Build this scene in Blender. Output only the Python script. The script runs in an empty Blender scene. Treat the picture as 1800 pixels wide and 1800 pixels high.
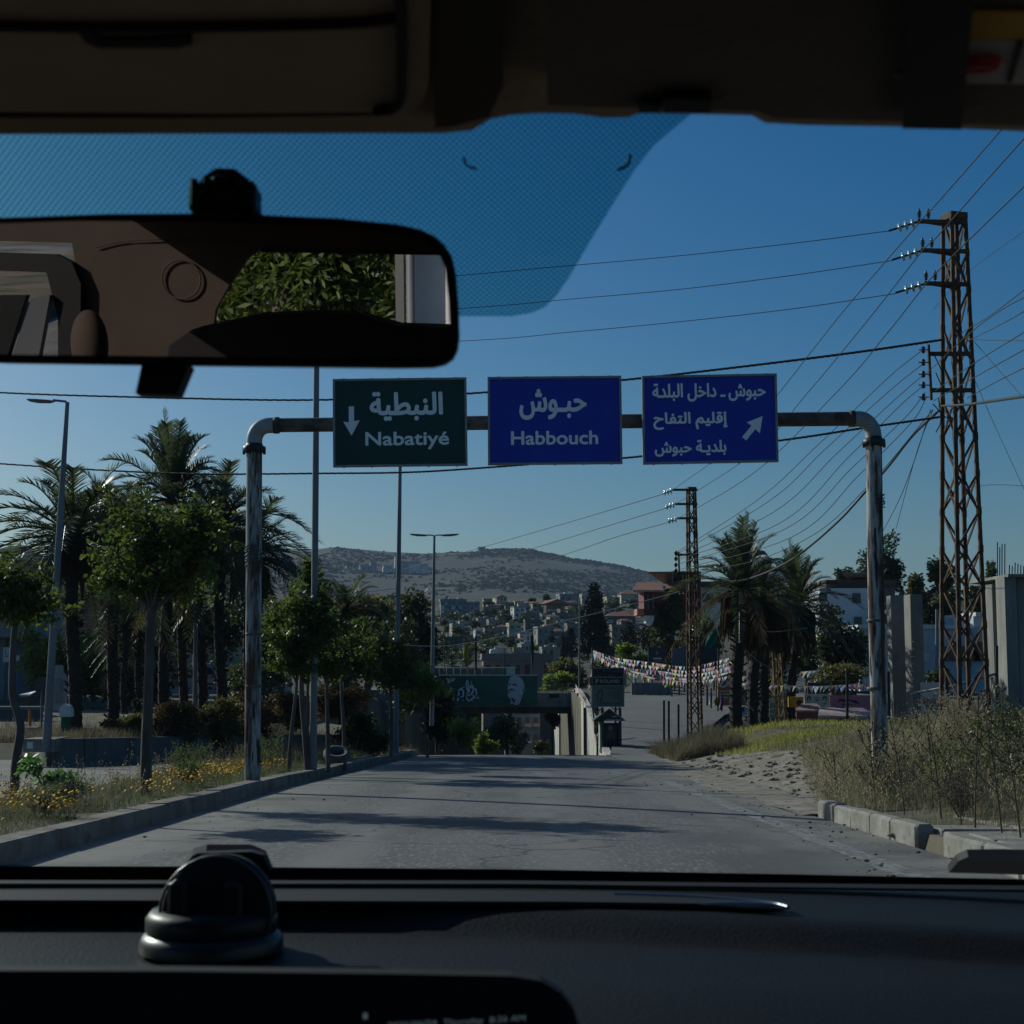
import bpy, math, random, unicodedata
from mathutils import Vector, Matrix, noise as mnoise
R = random.Random(7)
SC = bpy.context.scene
COL = SC.collection
# ------------------------------------------------------------------ camera
F = 2625.0
PITCH = math.atan(270 / F)
CAMZ = 1.26
cam = bpy.data.cameras.new('camera')
camo = bpy.data.objects.new('camera', cam); COL.objects.link(camo)
cam.lens = 35; cam.sensor_width = 24; cam.sensor_height = 24; cam.sensor_fit = 'HORIZONTAL'
cam.clip_start = 0.02; cam.clip_end = 20000
camo.location = (0, 0, CAMZ); camo.rotation_euler = (math.radians(90) + PITCH, 0, 0)
cam.dof.use_dof = True; cam.dof.focus_distance = 30; cam.dof.aperture_fstop = 18
SC.camera = camo
# ------------------------------------------------------------------ sky and sun
SUN_EL, SUN_AZ = math.radians(27), math.radians(-49)      # azimuth from +Y, negative to the left
w = bpy.data.worlds.new('World'); SC.world = w; w.use_nodes = True
nt = w.node_tree
sky = nt.nodes.new('ShaderNodeTexSky'); sky.sky_type = 'NISHITA'; sky.sun_disc = False
sky.sun_elevation = SUN_EL; sky.sun_rotation = SUN_AZ % (2 * math.pi)
sky.air_density = 1.0; sky.dust_density = 2.0; sky.ozone_density = 4.5; sky.altitude = 400
bg = nt.nodes['Background']; bg.inputs[1].default_value = 0.083
hs = nt.nodes.new('ShaderNodeHueSaturation'); hs.inputs['Saturation'].default_value = 1.43
nt.links.new(sky.outputs[0], hs.inputs['Color']); gm = nt.nodes.new('ShaderNodeMix'); gm.data_type = 'RGBA'; gm.blend_type = 'MULTIPLY'; gm.inputs[0].default_value = 1.0; gm.inputs[7].default_value = (0.98, 1.0, 0.92, 1)
nt.links.new(hs.outputs[0], gm.inputs[6]); nt.links.new(gm.outputs[2], bg.inputs[0])
sl = bpy.data.lights.new('sun', 'SUN'); sl.energy = 5.0; sl.angle = math.radians(0.5); sl.color = (1, 0.91, 0.78)
so = bpy.data.objects.new('sun', sl); COL.objects.link(so)
sd = Vector((math.sin(SUN_AZ) * math.cos(SUN_EL), math.cos(SUN_AZ) * math.cos(SUN_EL), math.sin(SUN_EL)))
so.rotation_euler = sd.to_track_quat('Z', 'Y').to_euler(); so.location = (0, 0, 60)
SC.view_settings.view_transform = 'Standard'; SC.view_settings.look = 'None'
SC.view_settings.exposure = -0.36; SC.view_settings.gamma = 1.0
SC.render.engine = 'CYCLES'
SC.cycles.max_bounces = 8; SC.cycles.transparent_max_bounces = 16; SC.cycles.volume_bounces = 0
SC.cycles.use_denoising = True
# ------------------------------------------------------------------ pixel helpers (photo pixels of 1800)
CT, ST = math.cos(PITCH), math.sin(PITCH)
def D(px, py):
    u, v = (px - 900) / F, (900 - py) / F
    y = CT - v * ST
    return Vector((u / y, 1.0, (ST + v * CT) / y))
def P(px, py, Y):
    return Vector((0, 0, CAMZ)) + D(px, py) * Y
SL = 0.0375
def G(px, py, h=0.0):                    # hit with the sloping road plane raised by h
    d = D(px, py)
    t = (CAMZ - h) / (-d.z - SL)
    return Vector((0, 0, CAMZ)) + d * t
def M(px, Y): return px * Y / F          # pixels to metres at depth Y
# ------------------------------------------------------------------ materials
def mat(name, c, rough=0.8, c2=None, scale=4.0, metal=0.0, bump=0.0, stretch=(1, 1, 1), lo=0.35, hi=0.65, detail=5,
        transl=0.0, boost=(2.1, 2.1, 1.6), spec=0.4, emit=None, c3=None, scale3=30.0, lo3=0.5, hi3=0.7):
    m = bpy.data.materials.new(name); m.use_nodes = True
    n = m.node_tree; b = n.nodes['Principled BSDF']
    b.inputs['Roughness'].default_value = rough; b.inputs['Metallic'].default_value = metal
    b.inputs['Specular IOR Level'].default_value = spec
    c = tuple(c) + (1,)
    if c2 is None: c2 = tuple(x * 0.72 for x in c[:3])
    tc = n.nodes.new('ShaderNodeTexCoord'); mp = n.nodes.new('ShaderNodeMapping'); mp.inputs['Scale'].default_value = stretch
    n.links.new(tc.outputs['Object'], mp.inputs[0])
    nz = n.nodes.new('ShaderNodeTexNoise'); nz.inputs['Scale'].default_value = scale; nz.inputs['Detail'].default_value = detail
    nz.inputs['Roughness'].default_value = 0.62
    n.links.new(mp.outputs[0], nz.inputs['Vector'])
    rp = n.nodes.new('ShaderNodeValToRGB'); rp.color_ramp.elements[0].position = lo; rp.color_ramp.elements[1].position = hi
    rp.color_ramp.elements[0].color = tuple(c2) + (1,); rp.color_ramp.elements[1].color = c
    n.links.new(nz.outputs['Fac'], rp.inputs[0])
    out = rp.outputs[0]
    if c3 is not None:
        n3 = n.nodes.new('ShaderNodeTexNoise'); n3.inputs['Scale'].default_value = scale3; n3.inputs['Detail'].default_value = 4
        n.links.new(mp.outputs[0], n3.inputs['Vector'])
        r3 = n.nodes.new('ShaderNodeMapRange'); r3.inputs[1].default_value = lo3; r3.inputs[2].default_value = hi3
        n.links.new(n3.outputs['Fac'], r3.inputs[0])
        mx = n.nodes.new('ShaderNodeMix'); mx.data_type = 'RGBA'
        n.links.new(r3.outputs[0], mx.inputs[0]); n.links.new(out, mx.inputs[6]); mx.inputs[7].default_value = tuple(c3) + (1,)
        out = mx.outputs[2]
    n.links.new(out, b.inputs['Base Color'])
    if bump:
        bp = n.nodes.new('ShaderNodeBump'); bp.inputs['Strength'].default_value = bump; bp.inputs['Distance'].default_value = 0.02
        nb = n.nodes.new('ShaderNodeTexNoise'); nb.inputs['Scale'].default_value = scale * 8; nb.inputs['Detail'].default_value = 6
        n.links.new(mp.outputs[0], nb.inputs['Vector'])
        n.links.new(nb.outputs['Fac'], bp.inputs['Height']); n.links.new(bp.outputs[0], b.inputs['Normal'])
    if transl:
        t = n.nodes.new('ShaderNodeBsdfTranslucent'); ms = n.nodes.new('ShaderNodeMixShader'); ms.inputs[0].default_value = transl
        gn = n.nodes.new('ShaderNodeMix'); gn.data_type = 'RGBA'; gn.blend_type = 'MULTIPLY'; gn.inputs[0].default_value = 1.0; gn.inputs[7].default_value = tuple(boost) + (1,); n.links.new(out, gn.inputs[6])     # a leaf passes more light than it throws back
        n.links.new(gn.outputs[2], t.inputs[0]); n.links.new(b.outputs[0], ms.inputs[1]); n.links.new(t.outputs[0], ms.inputs[2])
        n.links.new(ms.outputs[0], n.nodes['Material Output'].inputs[0])
    if emit:
        b.inputs['Emission Color'].default_value = tuple(emit[:3]) + (1,); b.inputs['Emission Strength'].default_value = emit[3]
    return m
def cmat(r, g, b_, rough=0.7, **k):
    key = ('c', r, g, b_, rough)
    if key not in _cm: _cm[key] = mat('paint_%02x%02x%02x' % (int(r * 255), int(g * 255), int(b_ * 255)), (r, g, b_), rough, **k)
    return _cm[key]
_cm = {}
def road_mat():
    m = mat('asphalt', (0.107, 0.108, 0.105), 0.85, (0.07, 0.071, 0.07), 0.5, bump=0.5, stretch=(1, 0.22, 1), c3=(0.19, 0.19, 0.18), scale3=26, lo3=0.5, hi3=0.72)
    n = m.node_tree; b = n.nodes['Principled BSDF']; src = b.inputs['Base Color'].links[0].from_socket
    tc = n.nodes.new('ShaderNodeTexCoord'); N = n.nodes.new; L = n.links.new
    def mixc(fac, a, col):
        x = N('ShaderNodeMix'); x.data_type = 'RGBA'; L(fac, x.inputs[0]); L(a, x.inputs[6]); x.inputs[7].default_value = col + (1,); return x.outputs[2]
    def rng(v, a, c, d, e):
        r = N('ShaderNodeMapRange'); r.inputs[1].default_value = a; r.inputs[2].default_value = c; r.inputs[3].default_value = d; r.inputs[4].default_value = e; L(v, r.inputs[0]); return r.outputs[0]
    def mul(a, c): x = N('ShaderNodeMath'); x.operation = 'MULTIPLY'; L(a, x.inputs[0]); L(c, x.inputs[1]); return x.outputs[0]
    nz = N('ShaderNodeTexNoise'); nz.inputs['Scale'].default_value = .9; nz.inputs['Detail'].default_value = 6; L(tc.outputs['Object'], nz.inputs['Vector'])
    # wheel tracks polished along the lane
    sx = N('ShaderNodeSeparateXYZ'); L(tc.outputs['Object'], sx.inputs[0])
    w1 = N('ShaderNodeMath'); w1.operation = 'MULTIPLY'; w1.inputs[1].default_value = 2.9; L(sx.outputs[0], w1.inputs[0]); w2 = N('ShaderNodeMath'); w2.operation = 'SINE'; L(w1.outputs[0], w2.inputs[0])
    src = mixc(mul(rng(w2.outputs[0], .2, 1, 0, .9), rng(nz.outputs['Fac'], .3, .6, .3, 1)), src, (0.15, 0.148, 0.14))
    # tar patches
    mp = N('ShaderNodeMapping'); mp.inputs['Scale'].default_value = (.45, .16, 1); L(tc.outputs['Object'], mp.inputs[0])
    n2 = N('ShaderNodeTexNoise'); n2.inputs['Scale'].default_value = 1.2; n2.inputs['Detail'].default_value = 3; L(mp.outputs[0], n2.inputs['Vector'])
    src = mixc(rng(n2.outputs['Fac'],   .54, .60, 0, .75), src, (0.062, 0.063, 0.063))
    # cracks
    v = N('ShaderNodeTexVoronoi'); v.feature = 'DISTANCE_TO_EDGE'; v.inputs['Scale'].default_value = .42
    wb = N('ShaderNodeVectorMath'); wb.operation = 'MULTIPLY_ADD'; wb.inputs[1].default_value = (1.3, 1.3, 0); L(nz.outputs['Color'], wb.inputs[0]); L(tc.outputs['Object'], wb.inputs[2]); L(wb.outputs[0], v.inputs['Vector'])
    n4 = N('ShaderNodeTexNoise'); n4.inputs['Scale'].default_value = .25; L(tc.outputs['Object'], n4.inputs['Vector'])
    src = mixc(mul(rng(v.outputs['Distance'], .006, .02, 1, 0), rng(n4.outputs['Fac'], .42, .52, 0, .9)), src, (0.03, 0.03, 0.03))
    # pale dust towards the edges
    ab = N('ShaderNodeMath'); ab.operation = 'ABSOLUTE'; L(sx.outputs[0], ab.inputs[0])
    src = mixc(mul(rng(ab.outputs[0], 2.4, 4.1, 0, .9), rng(nz.outputs['Fac'], .38, .62, 0, 1)), src, (0.21, 0.195, 0.17))
    L(src, b.inputs['Base Color']); return m
MT = dict(
    asphalt=road_mat(),
    asphalt_old=mat('asphalt_old', (0.145, 0.145, 0.14), 0.9, (0.09, 0.09, 0.087), 0.4, bump=0.2, c3=(0.2, 0.2, 0.19), scale3=30),
    soil=mat('soil', (0.15, 0.118, 0.08), 0.95, (0.08, 0.07, 0.045), 0.5, bump=0.5, c3=(0.05, 0.06, 0.024), scale3=1.3, lo3=0.5, hi3=0.62),
    dirt=mat('dirt', (0.30, 0.265, 0.215), 0.95, (0.17, 0.145, 0.115), 1.6, bump=0.8, c3=(0.10, 0.075, 0.055), scale3=5, lo3=0.5, hi3=0.66),
    kerb=mat('kerb_concrete', (0.30, 0.285, 0.25), 0.9, (0.17, 0.16, 0.14), 2.5, bump=0.4, c3=(0.12, 0.115, 0.10), scale3=7, lo3=0.55, hi3=0.75),
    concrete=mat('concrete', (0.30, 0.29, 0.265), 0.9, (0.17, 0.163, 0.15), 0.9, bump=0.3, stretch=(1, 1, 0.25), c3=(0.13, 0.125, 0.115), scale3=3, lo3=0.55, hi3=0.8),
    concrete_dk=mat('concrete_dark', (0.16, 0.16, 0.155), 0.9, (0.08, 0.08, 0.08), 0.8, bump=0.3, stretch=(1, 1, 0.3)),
    wall_white=mat('retaining_wall_lime', (0.58, 0.55, 0.47), 0.9, (0.36, 0.34, 0.29), 0.5, stretch=(1, 1, 0.18), c3=(0.12, 0.11, 0.09), scale3=1.3, lo3=0.57, hi3=0.75),
    rustpipe=mat('rusty_painted_pipe', (0.40, 0.41, 0.39), 0.9, (0.10, 0.06, 0.04), 3.4, stretch=(1.7, 1.7, 0.22), lo=0.43, hi=0.55, bump=0.25, c3=(0.06, 0.04, 0.032), scale3=7, lo3=0.54, hi3=0.62, spec=.15),
    rustbeam=mat('rusty_brown_pipe', (0.16, 0.13, 0.11), 0.7, (0.055, 0.038, 0.03), 2.2, lo=0.4, hi=0.6, bump=0.2),
    galv=mat('galvanised_grey', (0.20, 0.215, 0.225), 0.5, (0.14, 0.15, 0.16), 3, metal=0.3, stretch=(1, 1, 0.3)),
    darkmetal=mat('dark_metal', (0.035, 0.035, 0.036), 0.5, metal=0.3),
    rust=mat('rusty_steel', (0.15, 0.08, 0.036), 0.85, (0.04, 0.026, 0.02), 4, bump=0.2),
    yellowrust=mat('yellow_rust_steel', (0.30, 0.21, 0.06), 0.85, (0.15, 0.09, 0.03), 6),
    porcelain=mat('brown_porcelain', (0.035, 0.02, 0.016), 0.25),
    glassins=mat('glass_insulator', (0.45, 0.55, 0.5), 0.15),
    wire=mat('cable_black', (0.012, 0.012, 0.013), 0.7), wire_lt=mat('cable_grey', (0.30, 0.31, 0.32), 0.5),
    bark=mat('bark', (0.13, 0.112, 0.10), 0.9, (0.065, 0.055, 0.048), 6, bump=0.5, stretch=(1, 1, 0.3)),
    palmbark=mat('palm_bark', (0.055, 0.042, 0.033), 0.95, (0.02, 0.016, 0.013), 9, bump=0.8, stretch=(1, 1, 2)),
    ficus=mat('ficus_leaf', (0.08, 0.11, 0.024), 0.5, (0.028, 0.045, 0.011), 2.0, transl=0.42, spec=.3),
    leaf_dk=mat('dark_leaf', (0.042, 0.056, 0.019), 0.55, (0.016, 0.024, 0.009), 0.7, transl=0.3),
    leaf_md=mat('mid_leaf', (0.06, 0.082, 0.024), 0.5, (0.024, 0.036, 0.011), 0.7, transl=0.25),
    leaf_lt=mat('bright_leaf', (0.14, 0.19, 0.03), 0.5, (0.055, 0.09, 0.018), 1.0, transl=0.5),
    leaf_ol=mat('olive_leaf', (0.11, 0.095, 0.026), 0.6, (0.055, 0.058, 0.02), 0.6, transl=0.35),
    leaf_br=mat('rusty_hedge_leaf', (0.18, 0.09, 0.03), 0.8, (0.05, 0.045, 0.018), 1.2, transl=0.25),
    conifer=mat('conifer_needles', (0.022, 0.032, 0.02), 0.7, (0.010, 0.018, 0.012), 1.2),
    palm=mat('palm_leaf', (0.07, 0.085, 0.045), 0.4, (0.03, 0.042, 0.02), 1.5, transl=0.35),
    palmdry=mat('palm_dead_leaf', (0.11, 0.075, 0.038), 0.9, (0.05, 0.036, 0.022), 2, transl=0.2),
    drygrass=mat('dry_grass_blade', (0.33, 0.29, 0.20), 0.8, (0.16, 0.135, 0.085), 1.1, transl=0.5, boost=(1.5, 1.45, 1.3)),
    drygrass2=mat('grey_weed_stalk', (0.17, 0.15, 0.095), 0.85, (0.075, 0.066, 0.046), 1.5, transl=0.45, boost=(1.4, 1.35, 1.3)),
    greengrass=mat('green_weed', (0.10, 0.125, 0.042), 0.7, (0.045, 0.056, 0.022), 1.4, transl=0.45, boost=(1.5, 1.6, 1.2)),
    yelgrass=mat('yellow_green_grass', (0.22, 0.21, 0.06), 0.8, (0.11, 0.12, 0.035), 1.0, transl=0.55),
    flower=mat('yellow_flower', (0.88, 0.60, 0.03), 0.7, (0.8, 0.45, 0.02), 5, transl=0.3, boost=(1, 1, 1)),
    white=mat('white_paint', (0.72, 0.72, 0.70), 0.6, (0.58, 0.58, 0.56), 2),
    sign_grey=mat('sign_back_grey', (0.30, 0.31, 0.31), 0.6), signwhite=mat('reflective_white', (0.93, 0.93, 0.90), 0.5, (0.88, 0.88, 0.85)),
    signblue=mat('sign_blue', (0.012, 0.03, 0.42), 0.45, (0.010, 0.026, 0.37), 1.5), signgreen=mat('sign_green', (0.003, 0.045, 0.035), 0.45, (0.003, 0.038, 0.03), 1.5),
    glass_dk=mat('dark_window', (0.03, 0.035, 0.04), 0.15, spec=0.5),
    tile=mat('roof_tile', (0.36, 0.15, 0.09), 0.85, (0.22, 0.095, 0.06), 3, stretch=(1, 6, 1)),
    black=mat('black_board', (0.012, 0.013, 0.014), 0.5), rubber=mat('rubber', (0.02, 0.02, 0.02), 0.8),
    brick=mat('hollow_brick', (0.30, 0.15, 0.085), 0.9, (0.19, 0.10, 0.065), 2, stretch=(0.4, 0.4, 3)),
    scrub=mat('scrub_dark', (0.022, 0.028, 0.014), 0.95, (0.012, 0.016, 0.009), 0.05), hillside=mat('hillside_scrub', (0.10, 0.085, 0.05), 0.95, (0.022, 0.03, 0.015), 0.07, detail=8, lo=0.45, hi=0.62),
    kerb_dk=mat('kerb_shaded', (0.24, 0.205, 0.165), 0.9, (0.10, 0.085, 0.068), 1.6, bump=0.5, c3=(0.06, 0.055, 0.05), scale3=4, lo3=0.55, hi3=0.75),  # darker, browner kerb concrete: shade of the left kerb's face put into the colour
    hill=mat('hill_scrub', (0.042, 0.039, 0.023), 0.95, (0.010, 0.014, 0.009), 0.011, detail=14, stretch=(1, 0.6, 4.5), lo=0.45, hi=0.55, c3=(0.012, 0.017, 0.012), scale3=0.006, lo3=0.5, hi3=0.56),
)
# ------------------------------------------------------------------ mesh helpers
class MB:
    def __init__(s): s.v = []; s.f = []; s.sm = []
    def add(s, vs, fs, smooth=False):
        o = len(s.v); s.v.extend([tuple(x) for x in vs]); s.f.extend([tuple(i + o for i in q) for q in fs]); s.sm.extend([smooth] * len(fs))
    def box(s, c, d, rz=0.0, rx=0.0, ry=0.0, bev=0.0):
        rot = Matrix.Rotation(rz, 3, 'Z') @ Matrix.Rotation(rx, 3, 'X') @ Matrix.Rotation(ry, 3, 'Y')
        c = Vector(c); hx, hy, hz = d[0] / 2, d[1] / 2, d[2] / 2
        if bev <= 0:
            vs = [c + rot @ Vector((sx * hx, sy * hy, sz * hz)) for sz in (-1, 1) for sy in (-1, 1) for sx in (-1, 1)]
            s.add(vs, [(0, 2, 3, 1), (4, 5, 7, 6), (0, 1, 5, 4), (2, 6, 7, 3), (0, 4, 6, 2), (1, 3, 7, 5)])
        else:
            b = min(bev, hx * .9, hy * .9, hz * .9); vs = []
            for sz, zz, ins in ((-1, -hz, b), (-1, -hz + b, 0), (1, hz - b, 0), (1, hz, b)):
                for (sx, sy) in ((-1, -1), (1, -1), (1, 1), (-1, 1)):
                    ax, ay = hx - ins, hy - ins
                    for k in ((0, b), (b, 0)) if sx * sy > 0 else ((b, 0), (0, b)):
                        vs.append(c + rot @ Vector((sx * (ax - k[0]), sy * (ay - k[1]), zz)))
            fs = [tuple(reversed(range(8))), tuple(range(24, 32))]
            for r in range(3):
                for i in range(8): fs.append((r * 8 + i, r * 8 + (i + 1) % 8, r * 8 + 8 + (i + 1) % 8, r * 8 + 8 + i))
            s.add(vs, fs)
    def tube(s, pts, rad, n=8, cap=True, smooth=True):
        pts = [Vector(p) for p in pts]; k = len(pts)
        rad = rad if isinstance(rad, (list, tuple)) else [rad] * k
        vs = []; prev = None
        for i, p in enumerate(pts):
            t = (pts[min(i + 1, k - 1)] - pts[max(i - 1, 0)])
            if t.length < 1e-9: t = Vector((0, 0, 1))
            t.normalize()
            a = prev if prev is not None else (Vector((1, 0, 0)) if abs(t.x) < 0.8 else Vector((0, 1, 0)))
            a = (a - t * a.dot(t)).normalized(); prev = a; b = t.cross(a)
            for j in range(n):
                th = 2 * math.pi * j / n
                vs.append(p + (a * math.cos(th) + b * math.sin(th)) * rad[i])
        fs = [(i * n + j, i * n + (j + 1) % n, (i + 1) * n + (j + 1) % n, (i + 1) * n + j) for i in range(k - 1) for j in range(n)]
        s.add(vs, fs, smooth)
        if cap: s.add(vs[:n], [tuple(reversed(range(n)))]); s.add(vs[-n:], [tuple(range(n))])
    def bar(s, a, b, t, t2=None):
        a, b = Vector(a), Vector(b); d = b - a; L = d.length
        if L < 1e-6: return
        d.normalize(); u = Vector((0, 0, 1)) if abs(d.z) < 0.95 else Vector((0, 1, 0))
        u = (u - d * u.dot(d)).normalized(); v = d.cross(u); t2 = t2 or t
        vs = [p + u * (su * t / 2) + v * (sv * t2 / 2) for p in (a, b) for su, sv in ((-1, -1), (1, -1), (1, 1), (-1, 1))]
        s.add(vs, [(0, 1, 2, 3), (7, 6, 5, 4), (0, 4, 5, 1), (1, 5, 6, 2), (2, 6, 7, 3), (3, 7, 4, 0)])
    def prism(s, poly, vec):
        n = len(poly); vec = Vector(vec); a = [Vector(p) for p in poly]
        s.add(a + [p + vec for p in a], [tuple(range(n)), tuple(reversed(range(n, 2 * n)))] + [(i, n + i, n + (i + 1) % n, (i + 1) % n) for i in range(n)])
    def lathe(s, prof, c, n=16, axis=(0, 0, 1)):
        q = Vector(axis).to_track_quat('Z', 'Y'); c = Vector(c); k = len(prof)
        vs = [c + q @ Vector((r * math.cos(2 * math.pi * j / n), r * math.sin(2 * math.pi * j / n), z)) for r, z in prof for j in range(n)]
        s.add(vs, [(i * n + j, i * n + (j + 1) % n, (i + 1) * n + (j + 1) % n, (i + 1) * n + j) for i in range(k - 1) for j in range(n)], True)
        s.add(vs[:n], [tuple(reversed(range(n)))]); s.add(vs[-n:], [tuple(range(n))])
    def quad(s, a, b, c, d): s.add([a, b, c, d], [(0, 1, 2, 3)])
    def build(s, name, m, parent=None):
        o = Vector((0, 0, 0))
        if parent is not None:
            p = parent
            while p is not None: o = o + p.location; p = p.parent
        me = bpy.data.meshes.new(name)
        me.from_pydata([(x[0] - o.x, x[1] - o.y, x[2] - o.z) for x in s.v], [], s.f)
        me.polygons.foreach_set('use_smooth', s.sm); me.materials.append(m)
        ob = bpy.data.objects.new(name, me); COL.objects.link(ob)
        if parent is not None: ob.parent = parent
        return ob
def tag(o, label, cat, group=None):
    o['label'] = label; o['category'] = cat
    if group: o['group'] = group
    return o
def thing(name, loc, label, cat, group=None):
    o = bpy.data.objects.new(name, None); COL.objects.link(o); o.location = loc; o.empty_display_size = 0.2
    return tag(o, label, cat, group)
def struct(o, kind='structure'): o['kind'] = kind; return o
def ss(a, b, x):
    t = max(0.0, min(1.0, (x - a) / (b - a))); return t * t * (3 - 2 * t)
def lin(tab, x):
    if x <= tab[0][0]: return tab[0][1]
    for (a, va), (b, vb) in zip(tab, tab[1:]):
        if x <= b: return va + (vb - va) * (x - a) / (b - a)
    return tab[-1][1]
def crom(pts, n=8):
    pts = [Vector(p) for p in pts]
    if len(pts) == 2: return [pts[0].lerp(pts[1], i / n) for i in range(n + 1)]
    out = []
    for i in range(len(pts) - 1):
        p1, p2 = pts[i], pts[i + 1]
        p0 = pts[i - 1] if i else p1 * 2 - p2
        p3 = pts[i + 2] if i + 2 < len(pts) else p2 * 2 - p1
        for k in range(n):
            t = k / n
            out.append(0.5 * ((2 * p1) + (p2 - p0) * t + (2 * p0 - 5 * p1 + 4 * p2 - p3) * t * t + (3 * p1 - p0 - 3 * p2 + p3) * t ** 3))
    return out + [pts[-1]]
# --- writing: built-in font outlines, Arabic letters joined by hand
NONJ = set('اأإآدذرزوؤةىء')
def arab(s):
    isar = lambda c: '\u0621' <= c <= '\u064a'
    out = []
    for i, c in enumerate(s):
        if not isar(c): out.append(c); continue
        pv = i > 0 and isar(s[i - 1]) and s[i - 1] not in NONJ
        nx = i < len(s) - 1 and isar(s[i + 1]) and c not in NONJ
        form = 'MEDIAL' if pv and nx else 'FINAL' if pv else 'INITIAL' if nx else 'ISOLATED'
        try: out.append(unicodedata.lookup(unicodedata.name(c) + ' ' + form + ' FORM'))
        except KeyError: out.append(c)
    return ''.join(reversed(out)).replace('\ufe93', '\ufe94')
def text_polys(s, bold=0.0):
    """outline faces of a line of text, scaled to its own size; returns verts2d, faces, bbox"""
    cu = bpy.data.curves.new('t', 'FONT'); cu.body = s
    o = bpy.data.objects.new('t', cu); COL.objects.link(o); me = None; best = -1
    for res in ((4,) if max(s) < '\u0600' else (4, 5, 6, 7, 8, 10, 11, 12, 14)):     # some outlines only fill at some curve resolutions
        cu.resolution_u = res; bpy.context.view_layer.update()
        m2 = bpy.data.meshes.new_from_object(o.evaluated_get(bpy.context.evaluated_depsgraph_get())); ar = sum(p.area for p in m2.polygons)
        if ar > best: best, me = ar, m2
    vs = [(v.co.x, v.co.y) for v in me.vertices]; fs = [tuple(p.vertices) for p in me.polygons]
    # islands, so that overlapping joins never share a plane
    par = list(range(len(vs)))
    def find(a):
        while par[a] != a: par[a] = par[par[a]]; a = par[a]
        return a
    for f in fs:
        for a, b in zip(f, f[1:]): par[find(a)] = find(b)
    ids = {}; isl = [ids.setdefault(find(i), len(ids)) for i in range(len(vs))]
    bpy.data.objects.remove(o); bpy.data.curves.remove(cu)
    xs = [v[0] for v in vs]; ys = [v[1] for v in vs]
    return vs, fs, isl, (min(xs), min(ys), max(xs), max(ys))
def write(mb, s, org, ux, uy, n, rect, bold=0.0, lift=0.004):
    """fit text s in rect=(x0,y0,x1,y1) of the plane org+ux*x+uy*y, lifted along n"""
    vs, fs, isl, (a, b, c, d) = text_polys(s, 0.0)
    x0, y0, x1, y1 = rect; kx = (x1 - x0) / (c - a); ky = (y1 - y0) / (d - b)
    rb = bold * min(kx, ky); ky = (y1 - y0 - 2 * rb) / (d - b); kx = (x1 - x0 - 2 * rb) / (c - a)      # weight: the outline laid round itself
    offs = [(0, 0)] + ([(rb * math.cos(q * .7854), rb * math.sin(q * .7854)) for q in range(8)] if bold else [])
    for k, (ox, oy) in enumerate(offs):
        mb.add([org + ux * (x0 + rb + ox + (x - a) * kx) + uy * (y0 + rb + oy + (y - b) * ky) + n * (lift + 0.0005 * isl[i] + .00006 * k) for i, (x, y) in enumerate(vs)], fs)
# ================================================================== GROUND
def road_z(Y):                               # main carriageway: gentle fall, then the underpass ramp
    if Y < 56: return -SL * Y
    z = -SL * 56
    return z - SL * (Y - 56) - 6.2 * ss(57, 118, Y) if Y < 400 else -20
SLZ = [(-50, 1.875), (50, -1.875), (58, -2.15), (66, -2.05), (78, -1.35), (90, -0.72), (120, -0.45), (200, -0.3)]
def slip_z(Y): return lin(SLZ, Y)
TOWN = [(130, -2.5), (200, -1.5), (300, 6.5), (380, 14), (450, 21.5), (520, 20), (700, 10), (1000, 22), (2600, 20)]
def xm(Y): return lin([(0, -7.0), (25, -7.1), (45, -8.4), (60, -9.4)], Y)     # far edge of the planted strip
def gz(x, Y):
    if Y < 58: base = -SL * Y
    else: base = lin([(58, -2.18), (75, -1.9), (95, -1.0), (130, -1.6)], Y) if Y < 130 else lin(TOWN, Y)
    n = 0.06 * mnoise.noise(Vector((x * 0.7, Y * 0.5, 0))) * (1 - ss(70, 125, Y))
    if Y < 62:
        if -4.7 < x < 4.2: off = -0.10
        elif x <= -4.7: off = (0.17 + n) if x > xm(Y) else -0.12
        else:
            off = 0.13 + (0.15 + n) * ss(4.6, 6.5, x) + 0.7 * ss(6.0, 10.5, x) * ss(18, 34, Y)
            off -= 0.22 * ss(19.5, 21.5, Y) * (1 - ss(4.6, 7.5, x))
        z = base + off
    else:
        z = base + n
    if Y > 52:                                # underpass cutting and slip road bed
        if -9.5 < x < 4.3:
            k = ss(-9.5, -8.2, x); z = z * (1 - k) + k * (road_z(Y) - 0.12) if Y < 190 else z
        elif x >= 4.3 and Y < 135:
            t = ss(52, 62, Y)
            z = z * (1 - t) + t * (slip_z(Y) - 0.12 + 0.45 * ss(13, 22, x) * (1 - ss(85, 95, Y)))
            if x > 6.0: z += 0.85 * ss(6, 8, x) * (1 - ss(56, 66, Y)) * ss(50, 56, Y) * 0.6
        elif x <= -9.5: z += 0.9 * (1 - ss(70, 120, Y))
    return z
def town_y(px, py, Y):                        # depth at which the view through a photo pixel meets the town slope
    if Y < 195: return Y
    d = D(px, py); y = 190.0
    while y < 452:
        if CAMZ + d.z * y <= gz(d.x * y, y): return y
        y += 2
    return min(max(Y, 440), 456)
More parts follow.
